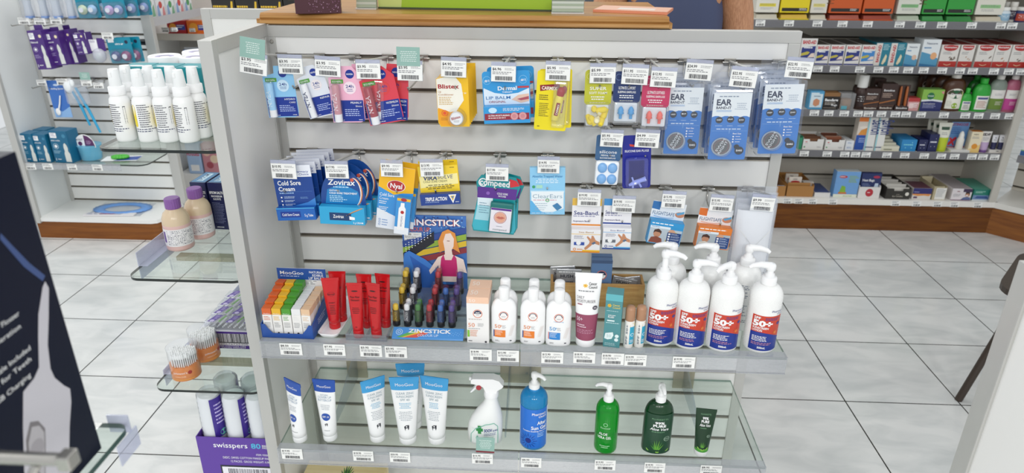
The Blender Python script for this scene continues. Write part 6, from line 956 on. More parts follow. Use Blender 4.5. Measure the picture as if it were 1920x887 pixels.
for i, (x, w_, c_, nm, lb) in enumerate(((-2.17, .09, '#a9c4e6', 'nappy_pack', 'blue and white nappy pack with red lettering far behind the navy salts cartons'), (-2.06, .11, '#c98a94', 'nappy_pack', 'dusty pink patterned nappy pack far behind the navy salts cartons'), (-1.945, .1, '#1f7a54', 'nappy_pack', 'plain green pack far behind the navy salts cartons'))):
    t_ = thing(nm, lb, 'nappy pack', (x, 2.54, .10)); mb = MB(); mb.box(-w_/2, w_/2, -.03, .15, 0, .2, C(c_, .4), .008); s = Flat((-w_/2, -.03, 0), (1, 0, 0), (0, 0, 1), w_, .2)
    if i == 0: T(mb, s, 'HUGGIES', .5, .6, .12, C('#c92c34'), w=.9, bold=.03); patch(mb, s, .2, .8, .1, .3, WH)
    elif i == 1: disc(mb, s, .3, .7, .2, C('#e0b9a9')); disc(mb, s, .7, .5, .24, C('#e8d0b4')); disc(mb, s, .4, .3, .2, C('#a8505c'))
    mb.build('pack', t_)
# ================================================================ right wall bay
YR, YRB, XR0, XR1 = 2.08, 2.43, .95, 2.5
WSL = C('#cfcac0', .45); rw = thing('wall_bay', 'long white shelving bay on the right wall with a dark brown plinth', 'shelving bay', (0, 0, 0))
mb = MB(); slats(mb, XR0, XR1, .18, 2.2, 1.0, .099, YRB, WSL, C('#3b372f', .6), C('#a39c8e', .5), .009); mb.build('slat_panel', rw)
mb = MB(); mb.slab([(XR0, YR), (XR1, YR), (XR1, YRB+.02), (XR0, YRB+.02)], 0, .153, PLINTH); mb.build('plinth', rw)
mb = MB(); mb.box(XR0, XR1+.01, YR-.012, YRB, .153, .184, C('#e6e3dd', .4), .001); mb.build('deck', rw)
RAILG = clear('smoky_ticket_rail', '#c9c9cc', .62, .15, '#8b8a8e'); ZS = (1.121, .9005, .672, .4525)
for z in ZS:
    mb = MB(); mb.box(XR0, XR1-.02, YR+.01, YRB, z-.012, z, C('#c9c5bd', .4)); mb.build('shelf', rw); mb = MB(); mb.box(XR0, XR1-.02, YR, YR+.004, z-.034, z+.004, RAILG); mb.box(XR0, XR1-.02, YR+.004, YR+.012, z-.034, z-.004, C('#77757a', .4)); mb.build('ticket_rail', rw)
mb = MB(); mb.box(XR0, XR1-.02, YR-.02, YRB, 1.36, 1.375, C('#c9c5bd', .4)); mb.box(XR0, XR1, YR-.25, YRB+.02, 1.78, 2.2, C('#d9d5cd', .5)); mb.build('shade_canopy', rw)  # board and bulkhead out of view, added to shade the shelves below
mb = MB(); mb.loft([[(2.475, YR, z), (2.497, YR, z), (2.517, YRB, z), (2.495, YRB, z)] for z in (.184, 2.2)], C('#d4d0c8', .4), True, False); mb.build('divider_panel', rw)
mb = MB(); mb.box(2.462, 2.5, YR-.012, YR, .184, 2.2, C('#bdb9b0', .45), .001); mb.build('divider_edge', rw)
# 45 degree corner bay
cb = thing('corner_bay', 'angled corner shelving bay at the right edge with a brown plinth', 'shelving bay', (2.5, 2.08, 0), math.radians(-45)); mb = MB(); mb.box(0, .9, 0, .3, 0, .153, wood('corner_plinth_laminate', '#7a4a28', '#96602f', (3, 3, 40))); mb.build('plinth', cb); mb = MB(); mb.box(.0, .9, -.012, .3, .153, .184, C('#dcdad4', .35)); mb.build('deck', cb)
mb = MB(); slats(mb, .0, .9, .18, 2.2, 1.0, .099, .3, WSL, C('#3b372f', .6), C('#a39c8e', .5), .009); mb.build('slat_panel', cb)
for z in (.4525, .672, .9005): mb = MB(); mb.box(.04, .9, .01, .3, z-.012, z, C('#c9c5bd', .4)); mb.box(.04, .9, 0, .006, z-.034, z+.004, RAILG); mb.build('shelf', cb)
# tickets
TR_ = 'price tickets of the right wall bay'; rnk = ('first', 'second', 'third', 'fourth', 'fifth', 'sixth', 'seventh', 'eighth', 'ninth', 'tenth', 'eleventh', 'twelfth', 'thirteenth', 'fourteenth', 'fifteenth', 'sixteenth'); tk = None
for z, nm, xs in ((ZS[0]-.013, 'top rail, under the coloured dressing packs', (1425.7, 1479.4, 1533, 1579.8, 1627, 1687, 1726, 1766.5, 1822, 1876.7, 1898)), (ZS[1]-.015, 'second rail, under the plaster boxes', (1533.5, 1565, 1612.6, 1647, 1676, 1703, 1732, 1766.5, 1800, 1824, 1863.7, 1891.6, 1914.6)),
   (ZS[2]-.015, 'third rail, under the antiseptics', (1527, 1554, 1583, 1609, 1628.5, 1652.7, 1679, 1699, 1727, 1770, 1810, 1835, 1866, 1893)), (ZS[3]-.017, 'fourth rail, under the creams', (1508, 1551, 1584, 1604, 1624, 1663, 1696.5, 1733, 1765, 1790, 1822.5, 1843, 1865)), (.1665, 'deck edge, lowest rail', (1476.7, 1498, 1524, 1562, 1679.5, 1719, 1758, 1790, 1833.5))):
    for i, px in enumerate(xs):
        y = YR-.0006 if z > .18 else YR-.0126; k = 130; 
        for _ in range(3): c = aty(px, k, y); k = 443.5-FPX*((Vector((c.x, y, z))-CP).dot(UP))/((Vector((c.x, y, z))-CP).dot(FW))
        c = aty(px, k, y); lb = 'white price ticket, %s from left on right wall %s' % (rnk[i], nm)
        if tk is None: tk = tag(ticket_mesh('', 5, .047, .029).build('price_ticket', None, (c.x, y, z)), lb, 'price ticket', TR_)
        else: dup(tk, (c.x, y, z), None, lb)
# ---- goods on the right wall shelves
def spot(x0, x1, yt, z, Y=None):
    """base point, width and height of something standing at the shelf front between two photo columns"""
    Y = Y or YR+.022; yb = 443.5; X = aty((x0+x1)/2, 200, Y).x
    for _ in range(4):
        d = Vector((X, Y, z))-CP; yb = 443.5-FPX*d.dot(UP)/d.dot(FW); X = aty((x0+x1)/2, yb, Y).x
    w = (aty(x1, yb, Y)-aty(x0, yb, Y)).x; return Vector((X, Y, z)), w, aty((x0+x1)/2, yt, Y).z-z
def rbox(x0, x1, yt, z, label, cat, name, col, d=.05, art=None, group=None, Y=None, rz=0, tilt=0, top=None):
    p, w, h = spot(x0, x1, yt, z, Y); w *= .97; th = thing(name, label, cat, p, (tilt, 0, rz), group); mb = MB(); mb.box(-w/2, w/2, 0, d, 0, h, C(col, .42), .0006); s = Flat((-w/2, 0, 0), (1, 0, 0), (0, 0, 1), w, h)
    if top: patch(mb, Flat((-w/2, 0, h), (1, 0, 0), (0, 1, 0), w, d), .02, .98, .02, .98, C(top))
    if art: art(mb, s)
    mb.build('carton', th); return th
# top shelf: dressing packs in open fronted dispensers
def dress(x0, x1, label, col, foil, art):
    p, w, h = spot(x0, x1, -22, ZS[0], YR+.03); w *= .98; th = thing('dressing_box', label, 'dressings', p, 0, 'dressing dispensers on the right wall top shelf'); c = C(col, .42); mb = MB(); mb.box(-w/2, w/2, .0, .09, .035, h, c, .001); s = Flat((-w/2, 0, .035), (1, 0, 0), (0, 0, 1), w, h-.035); art(mb, s, w); pts = [(.08, -.0), (.92, 0), (.6, .03), (.5, .05), (.4, .03)]; mb.build('carton', th); mb = MB(); mb.box(-w/2, w/2, -.018, .09, 0, .008, c); mb.box(-w/2, w/2, .06, .09, .008, .035, c); mb.build('dispenser_tray', th)
    mb = MB(); mb.loft([[(-w*.46, -.012, .008), (-w*.46, .05, .008), (-w*.44, .05, .032), (-w*.44, .0, .024)], [(w*.46, -.012, .008), (w*.46, .05, .008), (w*.45, .05, .033), (w*.45, .002, .026)]], C(foil, .25, .3), True, False); mb.build('foil_dressings', th); return th
def aw(cl, txt=None):
    def f(mb, s, w): lines(mb, s, .2, .8, .72, .6, 2, GREY, .4); patch(mb, s, .14, .86, .25, .38, C(cl)); lines(mb, s, .18, .82, .36, .27, 2, C('#6f7a6f'), .3); lines(mb, s, .2, .8, .2, .1, 2, GREY, .3); lines(mb, s, .1, .6, .9, .8, 2, GREY, .4)
    return f
def ac(t):
    def f(mb, s, w): patch(mb, s, .06, .94, .06, .2, C('#1f1c1a')); lines(mb, s, .66, .94, .18, .08, 2, WH, .4); T(mb, s, t, .12, .38, .3, C('#5a3f1f'), w=.5, rot=90, al='l', bold=.0) if t else None; patch(mb, s, .3, .94, .3, .9, C('#f7f7f3')) if False else None
    return f
for a in ((1414, 1457, 'white dressing dispenser with a yellow band, leftmost beside the person', '#e0ddd2', '#cfc9b8', aw('#e0cf3a')), (1459, 1514, 'bright yellow dressing dispenser on the top shelf', '#e3cd12', '#d9b44a', ac('')), (1516, 1547, 'narrow white dressing dispenser between the yellow and orange ones', '#dcd8cc', '#c9c2ae', aw('#e0d27a')), (1550, 1611, 'left orange dressing dispenser on the top shelf', '#c9571c', '#a85a4a', ac('MED')), (1613, 1671, 'right orange dressing dispenser on the top shelf', '#c9571c', '#a04a3a', ac('')), (1677, 1722, 'white dressing dispenser with a green band between orange and green ones', '#d8d8cc', '#b9c4b0', aw('#7fb57a')), (1724, 1767, 'left green dressing dispenser on the top shelf', '#2f9a3a', '#4f9a5a', ac('MED')), (1769, 1820, 'right green dressing dispenser on the top shelf', '#2f9a3a', '#3f8a4a', ac('')), (1823, 1876, 'wide white dressing dispenser with a green band, rightmost', '#dcd9cc', '#c9bfa9', aw('#8fbf84'))): dress(*a)
def vial(x0, x1, yt, z, label, body, cap, group, lab=None, cat='bottle', Y=None, capk=.22):
    p, w, h = spot(x0, x1, yt, z, Y); r = w/2; th = thing('bottle', label, cat, (p.x, p.y+r, z), 0, group); hc = h*(1-capk); mb = MB(); mb.lathe([(r*.92, 0), (r, .003), (r, hc*.86), (r*.86, hc*.95), (r*.7, hc)], C(body, .35), 22); mb.build('bottle_body', th); mb = MB(); mb.lathe([(r*.82, hc), (r*.84, hc+.002), (r*.84, h-.003), (r*.76, h)], C(cap, .4), 22); mb.build('cap', th)
    if lab: mb = MB(); s = cyl(r+.0004, hc*.15, hc*.6, 2.6); patch(mb, s, 0, 1, 0, 1, C(lab)); lines(mb, s, .2, .85, .8, .3, 3, WH, .4); mb.build('label', th)
    return th
vg = 'small bottles at the right end of the top shelf'
vial(1873, 1895, 14, ZS[0], 'small white and pale blue bottle beside the rightmost dispenser', '#cfdbe2', '#e6e6e2', vg, '#8fb4cc'); vial(1890, 1906, 4, ZS[0], 'small dark labelled white capped bottle on the top shelf', '#d9d6cf', '#dedbd4', vg, '#3a3040', Y=YR+.05); vial(1906, 1926, 14, ZS[0], 'small navy and red labelled bottle at the right edge of the top shelf', '#2a3566', '#dedbd4', vg, '#b5442f'); vial(1878, 1896, 4, ZS[0], 'small white bottle in the rear row of the top shelf', '#dcdad4', '#e0ded8', vg, Y=YR+.08)
# second shelf: plasters
def a_band(c2):
    def f(mb, s): T(mb, s, 'BAND-AID', .5, .8, .13, C('#c02a34'), w=.84, bold=.04); poly(mb, s, [(.06, .2), (.06, .66), (.94, .72), (.94, .26)], C(c2)); lines(mb, s, .2, .85, .68, .6, 1, WH, .6); poly(mb, s, [(.06, .34), (.5, .4), (.62, .48), (.45, .52), (.06, .44)], C('#bdb046')); poly(mb, s, [(.5, .28), (.94, .3), (.9, .46), (.7, .44)], C('#e6d2c4')); patch(mb, s, 0, 1, .03, .09, C('#22307c'))
    return f
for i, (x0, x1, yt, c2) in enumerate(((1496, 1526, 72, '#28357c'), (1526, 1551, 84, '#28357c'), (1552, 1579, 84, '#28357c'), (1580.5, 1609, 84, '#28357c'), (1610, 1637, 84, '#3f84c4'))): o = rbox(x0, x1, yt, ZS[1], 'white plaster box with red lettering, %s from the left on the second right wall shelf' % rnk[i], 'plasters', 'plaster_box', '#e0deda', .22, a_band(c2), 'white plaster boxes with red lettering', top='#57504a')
def a_vert(c2):
    def f(mb, s): patch(mb, s, .02, .42, .02, .98, C('#d9d3cc')); T(mb, s, 'BAND-AID', .34, .16, .12, C('#b52a2f'), w=.74, rot=90, al='l', bold=.04); lines(mb, s, .5, .95, .92, .66, 4, C('#bfe0e4'), .4); poly(mb, s, [(.55, .1), (.62, .3), (.74, .52), (.84, .42), (.8, .2), (.66, .06)], C('#dcd2b0'))
    return f
rbox(1635, 1664, 80, ZS[1], 'teal plaster box with sideways red lettering, left of the pair', 'plasters', 'plaster_box', '#1f7a8f', .22, a_vert(0), top='#2f5560'); rbox(1662, 1692, 80, ZS[1], 'teal plaster box with sideways red lettering, right of the pair', 'plasters', 'plaster_box', '#1f7a8f', .22, a_vert(0), top='#2f5560')
def a_nex(c2):
    def f(mb, s): T(mb, s, 'Nexcare', .5, .82, .08, C('#22365c'), w=.6, bold=.01); poly(mb, s, [(0, 0), (1, 0), (1, .3), (.6, .45), (0, .55)], C('#4f94b8')); lines(mb, s, .1, .5, .72, .64, 1, C('#3f7fb0'), .6); disc(mb, s, .72, .4, .18, C(c2), ry=.2); poly(mb, s, [(0, .12), (1, .04), (1, 0), (0, 0)], C('#2f6f9c'))
    return f
rbox(1692, 1717, 82, ZS[1], 'smaller white and blue dressing box showing a hand', 'plasters', 'plaster_box', '#dfe4e4', .1, a_nex('#d9b8a0')); rbox(1721, 1755, 74, ZS[1], 'taller white and blue dressing box with an orange pad', 'plasters', 'plaster_box', '#dfe4e6', .1, a_nex('#e0a878'))
def a_el(k):
    def f(mb, s): patch(mb, s, 0, 1, 0, .26, C('#b02a22')); disc(mb, s, .5, .86, .38, C('#b02a28'), ry=.17); patch(mb, s, .1, .9, .87, .97, C('#b02a28')); T(mb, s, 'Elastoplast', .5, .86, .06, WH, w=.68, bold=.02); lines(mb, s, .14, .7, .68, .54, 2, GREY, .4); pts = [(.3+.04*i, .15-.05*math.sin(i*.314)) for i in range(11)]; poly(mb, s, pts+[(x, y-.025) for x, y in pts[::-1]], C('#e6c9a0')); rr_ = random.Random(k); [poly(mb, s, [(u, v), (u+.08, v+.05), (u+.06, v+.09), (u-.02, v+.04)], C('#5a4632' if k % 2 == 0 else '#b58a6a')) for u, v in [(rr_.uniform(.4, .85), rr_.uniform(.24, .44)) for _ in range(8 if k == 0 else 3)]]
    return f
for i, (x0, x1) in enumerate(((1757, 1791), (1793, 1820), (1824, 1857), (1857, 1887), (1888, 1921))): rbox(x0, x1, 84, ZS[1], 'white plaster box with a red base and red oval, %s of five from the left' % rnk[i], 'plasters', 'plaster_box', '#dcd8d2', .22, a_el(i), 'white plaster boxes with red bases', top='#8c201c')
# third shelf: antiseptics and bandages
def a_small(c): 
    def f(mb, s): patch(mb, s, .08, .92, .1, .92, C('#cfe0e8')); poly(mb, s, [(.3, .25), (.3, .5), (.5, .6), (.75, .5), (.75, .25), (.5, .15)], C('#c98a66')); lines(mb, s, .3, .8, .75, .66, 1, C('#5a7a94'), .6); patch(mb, s, .65, .92, .85, .92, C('#5fa8d0'))
    return f
rbox(1514, 1541, 171, ZS[2], 'small light blue bandage box at the left of the third shelf', 'bandage box', 'bandage_box', '#4f9ac4', .05, a_small(0))
def a_bdg(mb, s): patch(mb, s, 0, 1, 0, .78, C('#1c1715')); T(mb, s, 'Bandage', .5, .5, .15, WH, w=.84, bold=.03); lines(mb, s, .1, .8, .42, .24, 2, C('#b9b2a8'), .5); T(mb, s, 'Rugs', .72, .22, .12, WH, w=.36); lines(mb, s, .06, .94, .12, .04, 1, C('#8a8278'), .6)
rbox(1541, 1571, 174, ZS[2], 'black and kraft bandage box beside the light blue one', 'bandage box', 'bandage_box', '#8a6239', .06, a_bdg)
p, w, h = spot(1573, 1600, 175, ZS[2]); th = thing('bandage_roll_pack', 'clear wrapped tan bandage roll on the third shelf', 'bandage', (p.x, p.y+.03, ZS[2])); mb = MB(); mb.lathe([(.026, 0), (.029, .003), (.029, .05), (.026, .053), (.01, .053)], C('#8c6844', .7), 24); mb.build('roll', th); mb = MB(); mb.box(-w/2, w/2, -.031, .031, 0, h, LENS, .004); mb.box(-w*.4, 0, -.0325, -.031, .002, .02, C('#5fa9b8')); mb.build('clear_wrap', th)
BRN = '#35201a'
vial(1602, 1624, 142, ZS[2], 'dark brown antiseptic bottle with a tall white cap', BRN, '#dcdcd8', 'brown antiseptic bottles', '#2a1815', 'antiseptic bottle', capk=.36); vial(1597, 1617, 136, ZS[2], 'second brown antiseptic bottle with a white cap, behind the first', BRN, '#cfcfca', 'brown antiseptic bottles', '#2a1815', 'antiseptic bottle', Y=YR+.08, capk=.36)
def a_bet(mb, s): T(mb, s, 'Betadine', .5, .72, .07, WH, w=.7, bold=.01); lines(mb, s, .12, .8, .64, .46, 3, C('#b9a090'), .45); poly(mb, s, [(0, .25), (1, .38), (1, .42), (0, .29)], C('#a8662f')); T(mb, s, 'Betadine', .5, .06, .07, C('#e9dfd4'), w=.8, bold=.015); patch(mb, s, 0, 1, .17, .2, C('#5a3a28'))
rbox(1616, 1645, 166, ZS[2], 'shorter dark brown antiseptic carton on the third shelf', 'antiseptic carton', 'antiseptic_carton', BRN, .06, a_bet); rbox(1645, 1674, 157, ZS[2], 'taller dark brown antiseptic carton on the third shelf', 'antiseptic carton', 'antiseptic_carton', BRN, .06, a_bet); rbox(1630, 1652, 148, ZS[2], 'dark brown antiseptic carton in the rear row of the third shelf', 'antiseptic carton', 'antiseptic_carton', BRN, .05, a_bet, Y=YR+.11)
p, w, h = spot(1676, 1702, 160, ZS[2]); th = thing('antiseptic_pen_card', 'brown card with two upright amber antiseptic swab sticks', 'antiseptic swabs', p, (math.radians(-5), 0, 0)); mb = MB(); mb.box(-w/2, w/2, .012, .016, 0, h, C('#3a2218', .4)); mb.box(-w*.5, w*.5, -.002, .012, 0, h*.2, C(BRN, .4)); s = Flat((-w*.5, -.002, 0), (1, 0, 0), (0, 0, 1), w, h*.2); T(mb, s, 'Betadine', .5, .35, .35, WH, w=.8, bold=.01); mb.build('backing_card', th)
for sx_ in (-1, 1): mb = MB(); mb.lathe([(.006, h*.16), (.0065, h*.2), (.0065, h*.82), (.004, h*.95)], C('#a35a2a', .25), 14, sx_*w*.22, .004); mb.build('swab_tube', th)
rbox(1699, 1721, 184, ZS[2], 'small pink and red box before the green wipes', 'small box', 'ointment_box', '#cf9a98', .06, lambda mb, s: (patch(mb, s, 0, 1, .72, 1, C('#b03434')), patch(mb, s, .1, .5, .2, .6, C('#e9cfcc')), lines(mb, s, .5, .95, .6, .2, 3, WH, .4)), top='#a83a38')
def a_det(mb, s): poly(mb, s, [(0, 0), (1, 0), (1, .42), (.5, .48), (0, .44)], C('#232a66')); poly(mb, s, [(0, .44), (.5, .48), (1, .42), (1, .5), (.5, .56), (0, .52)], C('#d9dce2')); disc(mb, s, .4, .7, .17, C('#1f6a3f')); T(mb, s, 'Dettol', .4, .68, .06, WH, w=.26); poly(mb, s, [(.84, .9), (.98, .94), (.98, .78)], C('#d98a8f')); T(mb, s, 'Dettopharm', .12, .32, .06, WH, w=.56, al='l', bold=.0); lines(mb, s, .12, .8, .28, .12, 3, C('#a9aed0'), .35)
rbox(1722, 1763, 168, ZS[2], 'lime green and navy pack of antiseptic wipes beside the brown bottle', 'wipes pack', 'wipes_pack', '#86b54a', .06, a_det, top='#7fae5a')
def wash(x0, x1, yt, label, col, capc, group, labf, Y=None, capw=.42, capk=.14, shl=.72, name='antiseptic_bottle', cat='antiseptic bottle', ph=None):
    p, w, h = spot(x0, x1, yt, ZS[2], Y); a = w/2*.96; b = a*.62; hc = h*(1-capk); th = thing(name, label, cat, (p.x, p.y+b, ZS[2]), 0, group); m_ = C(col, .3); mb = MB(); n = 26; E_ = lambda k, z, q=1: [(a*k*math.cos(2*math.pi*j/n), b*(k*.6+.4*q if k > .5 else k)*math.sin(2*math.pi*j/n), z) for j in range(n)]
    mb.loft([E_(.94, 0), E_(1, .004), E_(1, hc*shl)]+[E_(capw*.8+(1-capw*.8)*math.cos(t), hc*(shl+(1-shl)*math.sin(t)), math.cos(t)*.4+.6) for t in [math.pi/2*i/6 for i in range(1, 7)]], m_); mb.build('bottle_body', th); mb = MB(); mb.lathe([(a*capw*.92, hc), (a*capw, hc+.002), (a*capw, h-.002), (a*capw*.9, h)], C(capc, .4), 18); mb.build('cap', th); mb = MB()
    def fn(u, v): x = (u-.5)*2*a*.82; return (x, -b*math.sqrt(max(.02, 1-(x/a)**2))*1.0, hc*(.08+.62*v)), Vector((x*.4/a, -1, 0)).normalized()
    labf(mb, Curve(fn, a*1.64, hc*.62)); mb.build('label', th); return th
def l_det(mb, s): disc(mb, s, .5, .75, .44, C('#e6e4d8'), ry=.3); patch(mb, s, .08, .92, .0, .72, C('#e6e4d8')); poly(mb, s, [(.5, .0), (.92, .0), (.92, .72), (.86, .86), (.6, .5)], C('#b9c23a')); disc(mb, s, .5, .72, .36, C('#1f5a34'), ry=.24); T(mb, s, 'Dettol', .5, .69, .09, WH, w=.52); disc(mb, s, .55, .16, .16, C('#8fb02f')); lines(mb, s, .12, .4, .4, .1, 5, C('#b5b5a4'), .4)
bd = wash(1763, 1806, 138, 'large dark brown antiseptic bottle with a white cap, front of its row', '#4a2a16', '#e0ddd6', 'large brown antiseptic bottles', l_det, capw=.4)
for i in range(3): dup(bd, bd.location+Vector((-.004*(i+1), .078*(i+1), 0)), 0, ORD[i]+' large brown antiseptic bottle behind the front one')
def l_wh(c): 
    def f(mb, s): patch(mb, s, .1, .95, .0, .8, C('#e6e2dc')); patch(mb, s, .18, .88, .6, .72, C('#4a4f86')); lines(mb, s, .2, .85, .5, .08, 6, C(c), .5)
    return f
w1 = wash(1797, 1820, 166, 'small bright green antiseptic bottle, in front of the larger one', '#2aa034', '#2fae3a', 'bright green antiseptic bottles', l_wh('#5a6a5a'), capw=.36, capk=.22, shl=.55); wash(1819, 1854, 148, 'large bright green antiseptic bottle on the third shelf', '#2aa034', '#2fae3a', 'bright green antiseptic bottles', l_wh('#a8643f'), capw=.42, capk=.16, shl=.62); wash(1808, 1838, 142, 'bright green antiseptic bottle in the rear row', '#1f8a2c', '#279a34', 'bright green antiseptic bottles', l_wh('#a8643f'), Y=YR+.12, capw=.4, capk=.16, shl=.62)
def l_ch(c): 
    def f(mb, s): patch(mb, s, .0, .9, .55, .98, C('#dedad6')); lines(mb, s, .2, .8, .8, .68, 2, GREY, .4); patch(mb, s, .0, .9, .0, .55, C(c)); lines(mb, s, .35, .85, .4, .2, 3, C('#e0d6d0'), .35)
    return f
wash(1848, 1882, 140, 'grey green mouthwash style bottle with a white cap and olive label', '#7f8a80', '#dcd9d4', None, l_ch('#66812f')); wash(1876, 1907, 140, 'pink antiseptic wash bottle with a white cap, rightmost on the third shelf', '#a85a72', '#dcd4d2', None, l_ch('#b53a86'))
# fourth shelf: creams and repellents
def open_box(x0, x1, yt, z, label, col, fill, d=.12, art=None, cat='open box', name='open_carton', notch=True, Y=None, group=None, n=8, kind='strip'):
    p, w, h = spot(x0, x1, yt, z, Y); w *= .97; th = thing(name, label, cat, p, 0, group); c = C(col, .45); mb = MB(); out = [(-w/2, 0), (w/2, 0), (w/2, h), (w*.2, h), (w*.18, h*.78), (-w*.18, h*.78), (-w*.2, h), (-w/2, h)] if notch else [(-w/2, 0), (w/2, 0), (w/2, h), (-w/2, h)]; mb.prism(out, 0, .0015, c)
    if art: art(mb, Flat((-w/2, 0, 0), (1, 0, 0), (0, 0, 1), w, h))
    mb.build('box_front', th); mb = MB(); mb.box(-w/2, -w/2+.0015, .0015, d, 0, h*1.12, c); mb.box(w/2-.0015, w/2, .0015, d, 0, h*1.12, c); mb.box(-w/2, w/2, d, d+.0015, 0, h*1.2, c); mb.box(-w/2, w/2, .0015, d, 0, .0015, c); mb.build('box_shell', th)
    rr_ = random.Random(int(x0)); 
    for i in range(n): 
        mb = MB(); yy = .012+(d-.024)*i/max(1, n-1); xx = rr_.uniform(-.06, .06)*w; hh = h*(rr_.uniform(.9, 1.25)); mb.box(-w*.42+xx, w*.42+xx, yy, yy+.004, .002, hh, C(fill[i % len(fill)], .5)); mb.build('packet', th)
    return th
def a_3m(mb, s): patch(mb, s, .1, .2, .7, .78, C('#c04a4a')); disc(mb, s, .09, .25, .04, C('#4f9a5a')); lines(mb, s, .7, .92, .3, .15, 2, GREY, .4); lines(mb, s, .1, .3, .6, .54, 1, GREY, .5)
open_box(1503, 1542.5, 261, ZS[3], 'left white open carton of brown sachets on the fourth shelf', '#e0deda', ('#7a5236', '#94694a', '#6b4630'), .12, a_3m, group='white open cartons of brown sachets'); open_box(1545, 1582, 262.5, ZS[3], 'right white open carton of brown sachets on the fourth shelf', '#e0deda', ('#6a3a26', '#8a4f36', '#a8806a'), .12, a_3m, group='white open cartons of brown sachets')
for i in range(2): p, w, h = spot(1583.5, 1599, 273, ZS[3]); t_ = thing('small_carton', ('lower', 'upper')[i]+' of two small white cartons stacked beside the open cartons', 'small carton', (p.x, p.y, ZS[3]+.0002+h*i), math.radians(5*i), 'small stacked white cartons'); mb = MB(); mb.box(-w/2, w/2, 0, .11, 0, h, C('#dfe2e6', .4), .0005); s = Flat((-w/2, 0, 0), (1, 0, 0), (0, 0, 1), w, h); lines(mb, s, .2, .8, .7, .3, 2, C('#5f86b8'), .4); mb.build('carton', t_)
open_box(1495, 1502, 258, ZS[3], 'narrow green edged carton beside the open cartons, fourth shelf left end', '#2f8a66', ('#2a6a52',), .1, None, notch=False, n=2)
def a_sun(mb, s): patch(mb, s, 0, 1, .86, 1, C('#e07a2a')); disc(mb, s, .5, .68, .36, C('#e9dfd4'), ry=.12); poly(mb, s, [(.1, .45), (.9, .45), (.95, .7), (.3, .6)], C('#d9913f')); patch(mb, s, 0, 1, 0, .45, C('#2450a4')); lines(mb, s, .25, .75, .36, .2, 3, C('#b9cbec'), .4, al='c')
rbox(1600, 1623, 219, ZS[3], 'orange, white and blue carton standing left of the tall white cream cartons', 'carton', 'medicine_carton', '#d9cfc4', .05, a_sun, Y=YR+.035)
def a_sav(mb, s): patch(mb, s, 0, .16, 0, 1, C('#8fc4cc')); T(mb, s, 'Savlon', .42, .93, .34, C('#2a3a78'), w=.44, rot=-90, al='l', bold=.02); patch(mb, s, .05, .9, .09, .12, C('#4a4f6a'))
rbox(1619, 1637, 221, ZS[3], 'tall slim white cream carton with sideways navy lettering, left of the pair', 'cream carton', 'cream_carton', '#dddcd8', .035, a_sav, 'tall slim white cream cartons', tilt=math.radians(-4)); rbox(1638, 1655, 221, ZS[3], 'tall slim white cream carton with sideways navy lettering, right of the pair', 'cream carton', 'cream_carton', '#dddcd8', .035, a_sav, 'tall slim white cream cartons', tilt=math.radians(-4))
p, w, h = spot(1651, 1685, 272, ZS[3])
for i in range(4): t_ = thing('cream_carton', 'flat cream coloured carton in a stepped row, %s from the front on the fourth shelf' % rnk[i], 'flat carton', (p.x-.004*i, p.y+.035*i, ZS[3]+.009*i), 0, 'stepped cream coloured cartons'); mb = MB(); mb.box(-w/2, w/2, 0, .034, -.009*i, .026, C('#d9d6c2', .45), .0006); s = Flat((-w/2, 0, 0), (1, 0, 0), (0, 0, 1), w, .026); patch(mb, s, .15, .6, .2, .45, C('#8a8a74')); mb.build('carton', t_)
def a_tri(c): 
    def f(mb, s): [disc(mb, s, u, v, .03, C(c)) for u, v in ((.3, .3), (.7, .3), (.7, .75))]; lines(mb, s, .15, .85, .6, .45, 1, C(c), .5)
    return f
rbox(1687, 1716, 262, ZS[3], 'bright blue carton stack beside the navy cartons', 'carton', 'medicine_carton', '#2a86c0', .13, a_tri('#8fe0e8')); rbox(1719, 1736, 262, ZS[3], 'left navy carton with white drops on the fourth shelf', 'carton', 'medicine_carton', '#1b2150', .1, a_tri('#e6e6f0'), 'navy cartons'); rbox(1737, 1755, 252, ZS[3], 'right taller navy carton with white drops on the fourth shelf', 'carton', 'medicine_carton', '#1b2150', .1, a_tri('#e6e6f0'), 'navy cartons')
def sq2(x0, x1, yt, label, bodyc, botc, group=None, Y=None, art=None, z=None, capc=None, cat='cream tube'):
    z = z or ZS[3]; p, w, h = spot(x0, x1, yt, z, Y); r = w*.36; sh = TubeShape(w*.98, r, h*.13, h); th = thing('cream_tube', label, cat, (p.x, p.y+r, z), 0, group); mb = sh.body(C(bodyc, .4)); s = sh.surf(); patch(mb, s, -.2, 1.2, 0, .42, C(botc)); (art or (lambda a, b: None))(mb, s); mb.build('tube_body', th); sh.cap(C(capc or botc, .35)).build('cap', th); return th
def a_lime(mb, s): patch(mb, s, .2, .8, .72, .84, C('#2f4f3a')); lines(mb, s, .25, .8, .62, .5, 2, GREY, .4)
t_ = sq2(1753, 1779, 232, 'front white and lime green tube on the fourth shelf', '#e0e0d2', '#b5c422', 'white and lime tubes', None, a_lime)
for i in range(2): dup(t_, t_.location+Vector((-.006*(i+1), .045*(i+1), 0)), 0, ORD[i]+' white and lime green tube behind the front one')
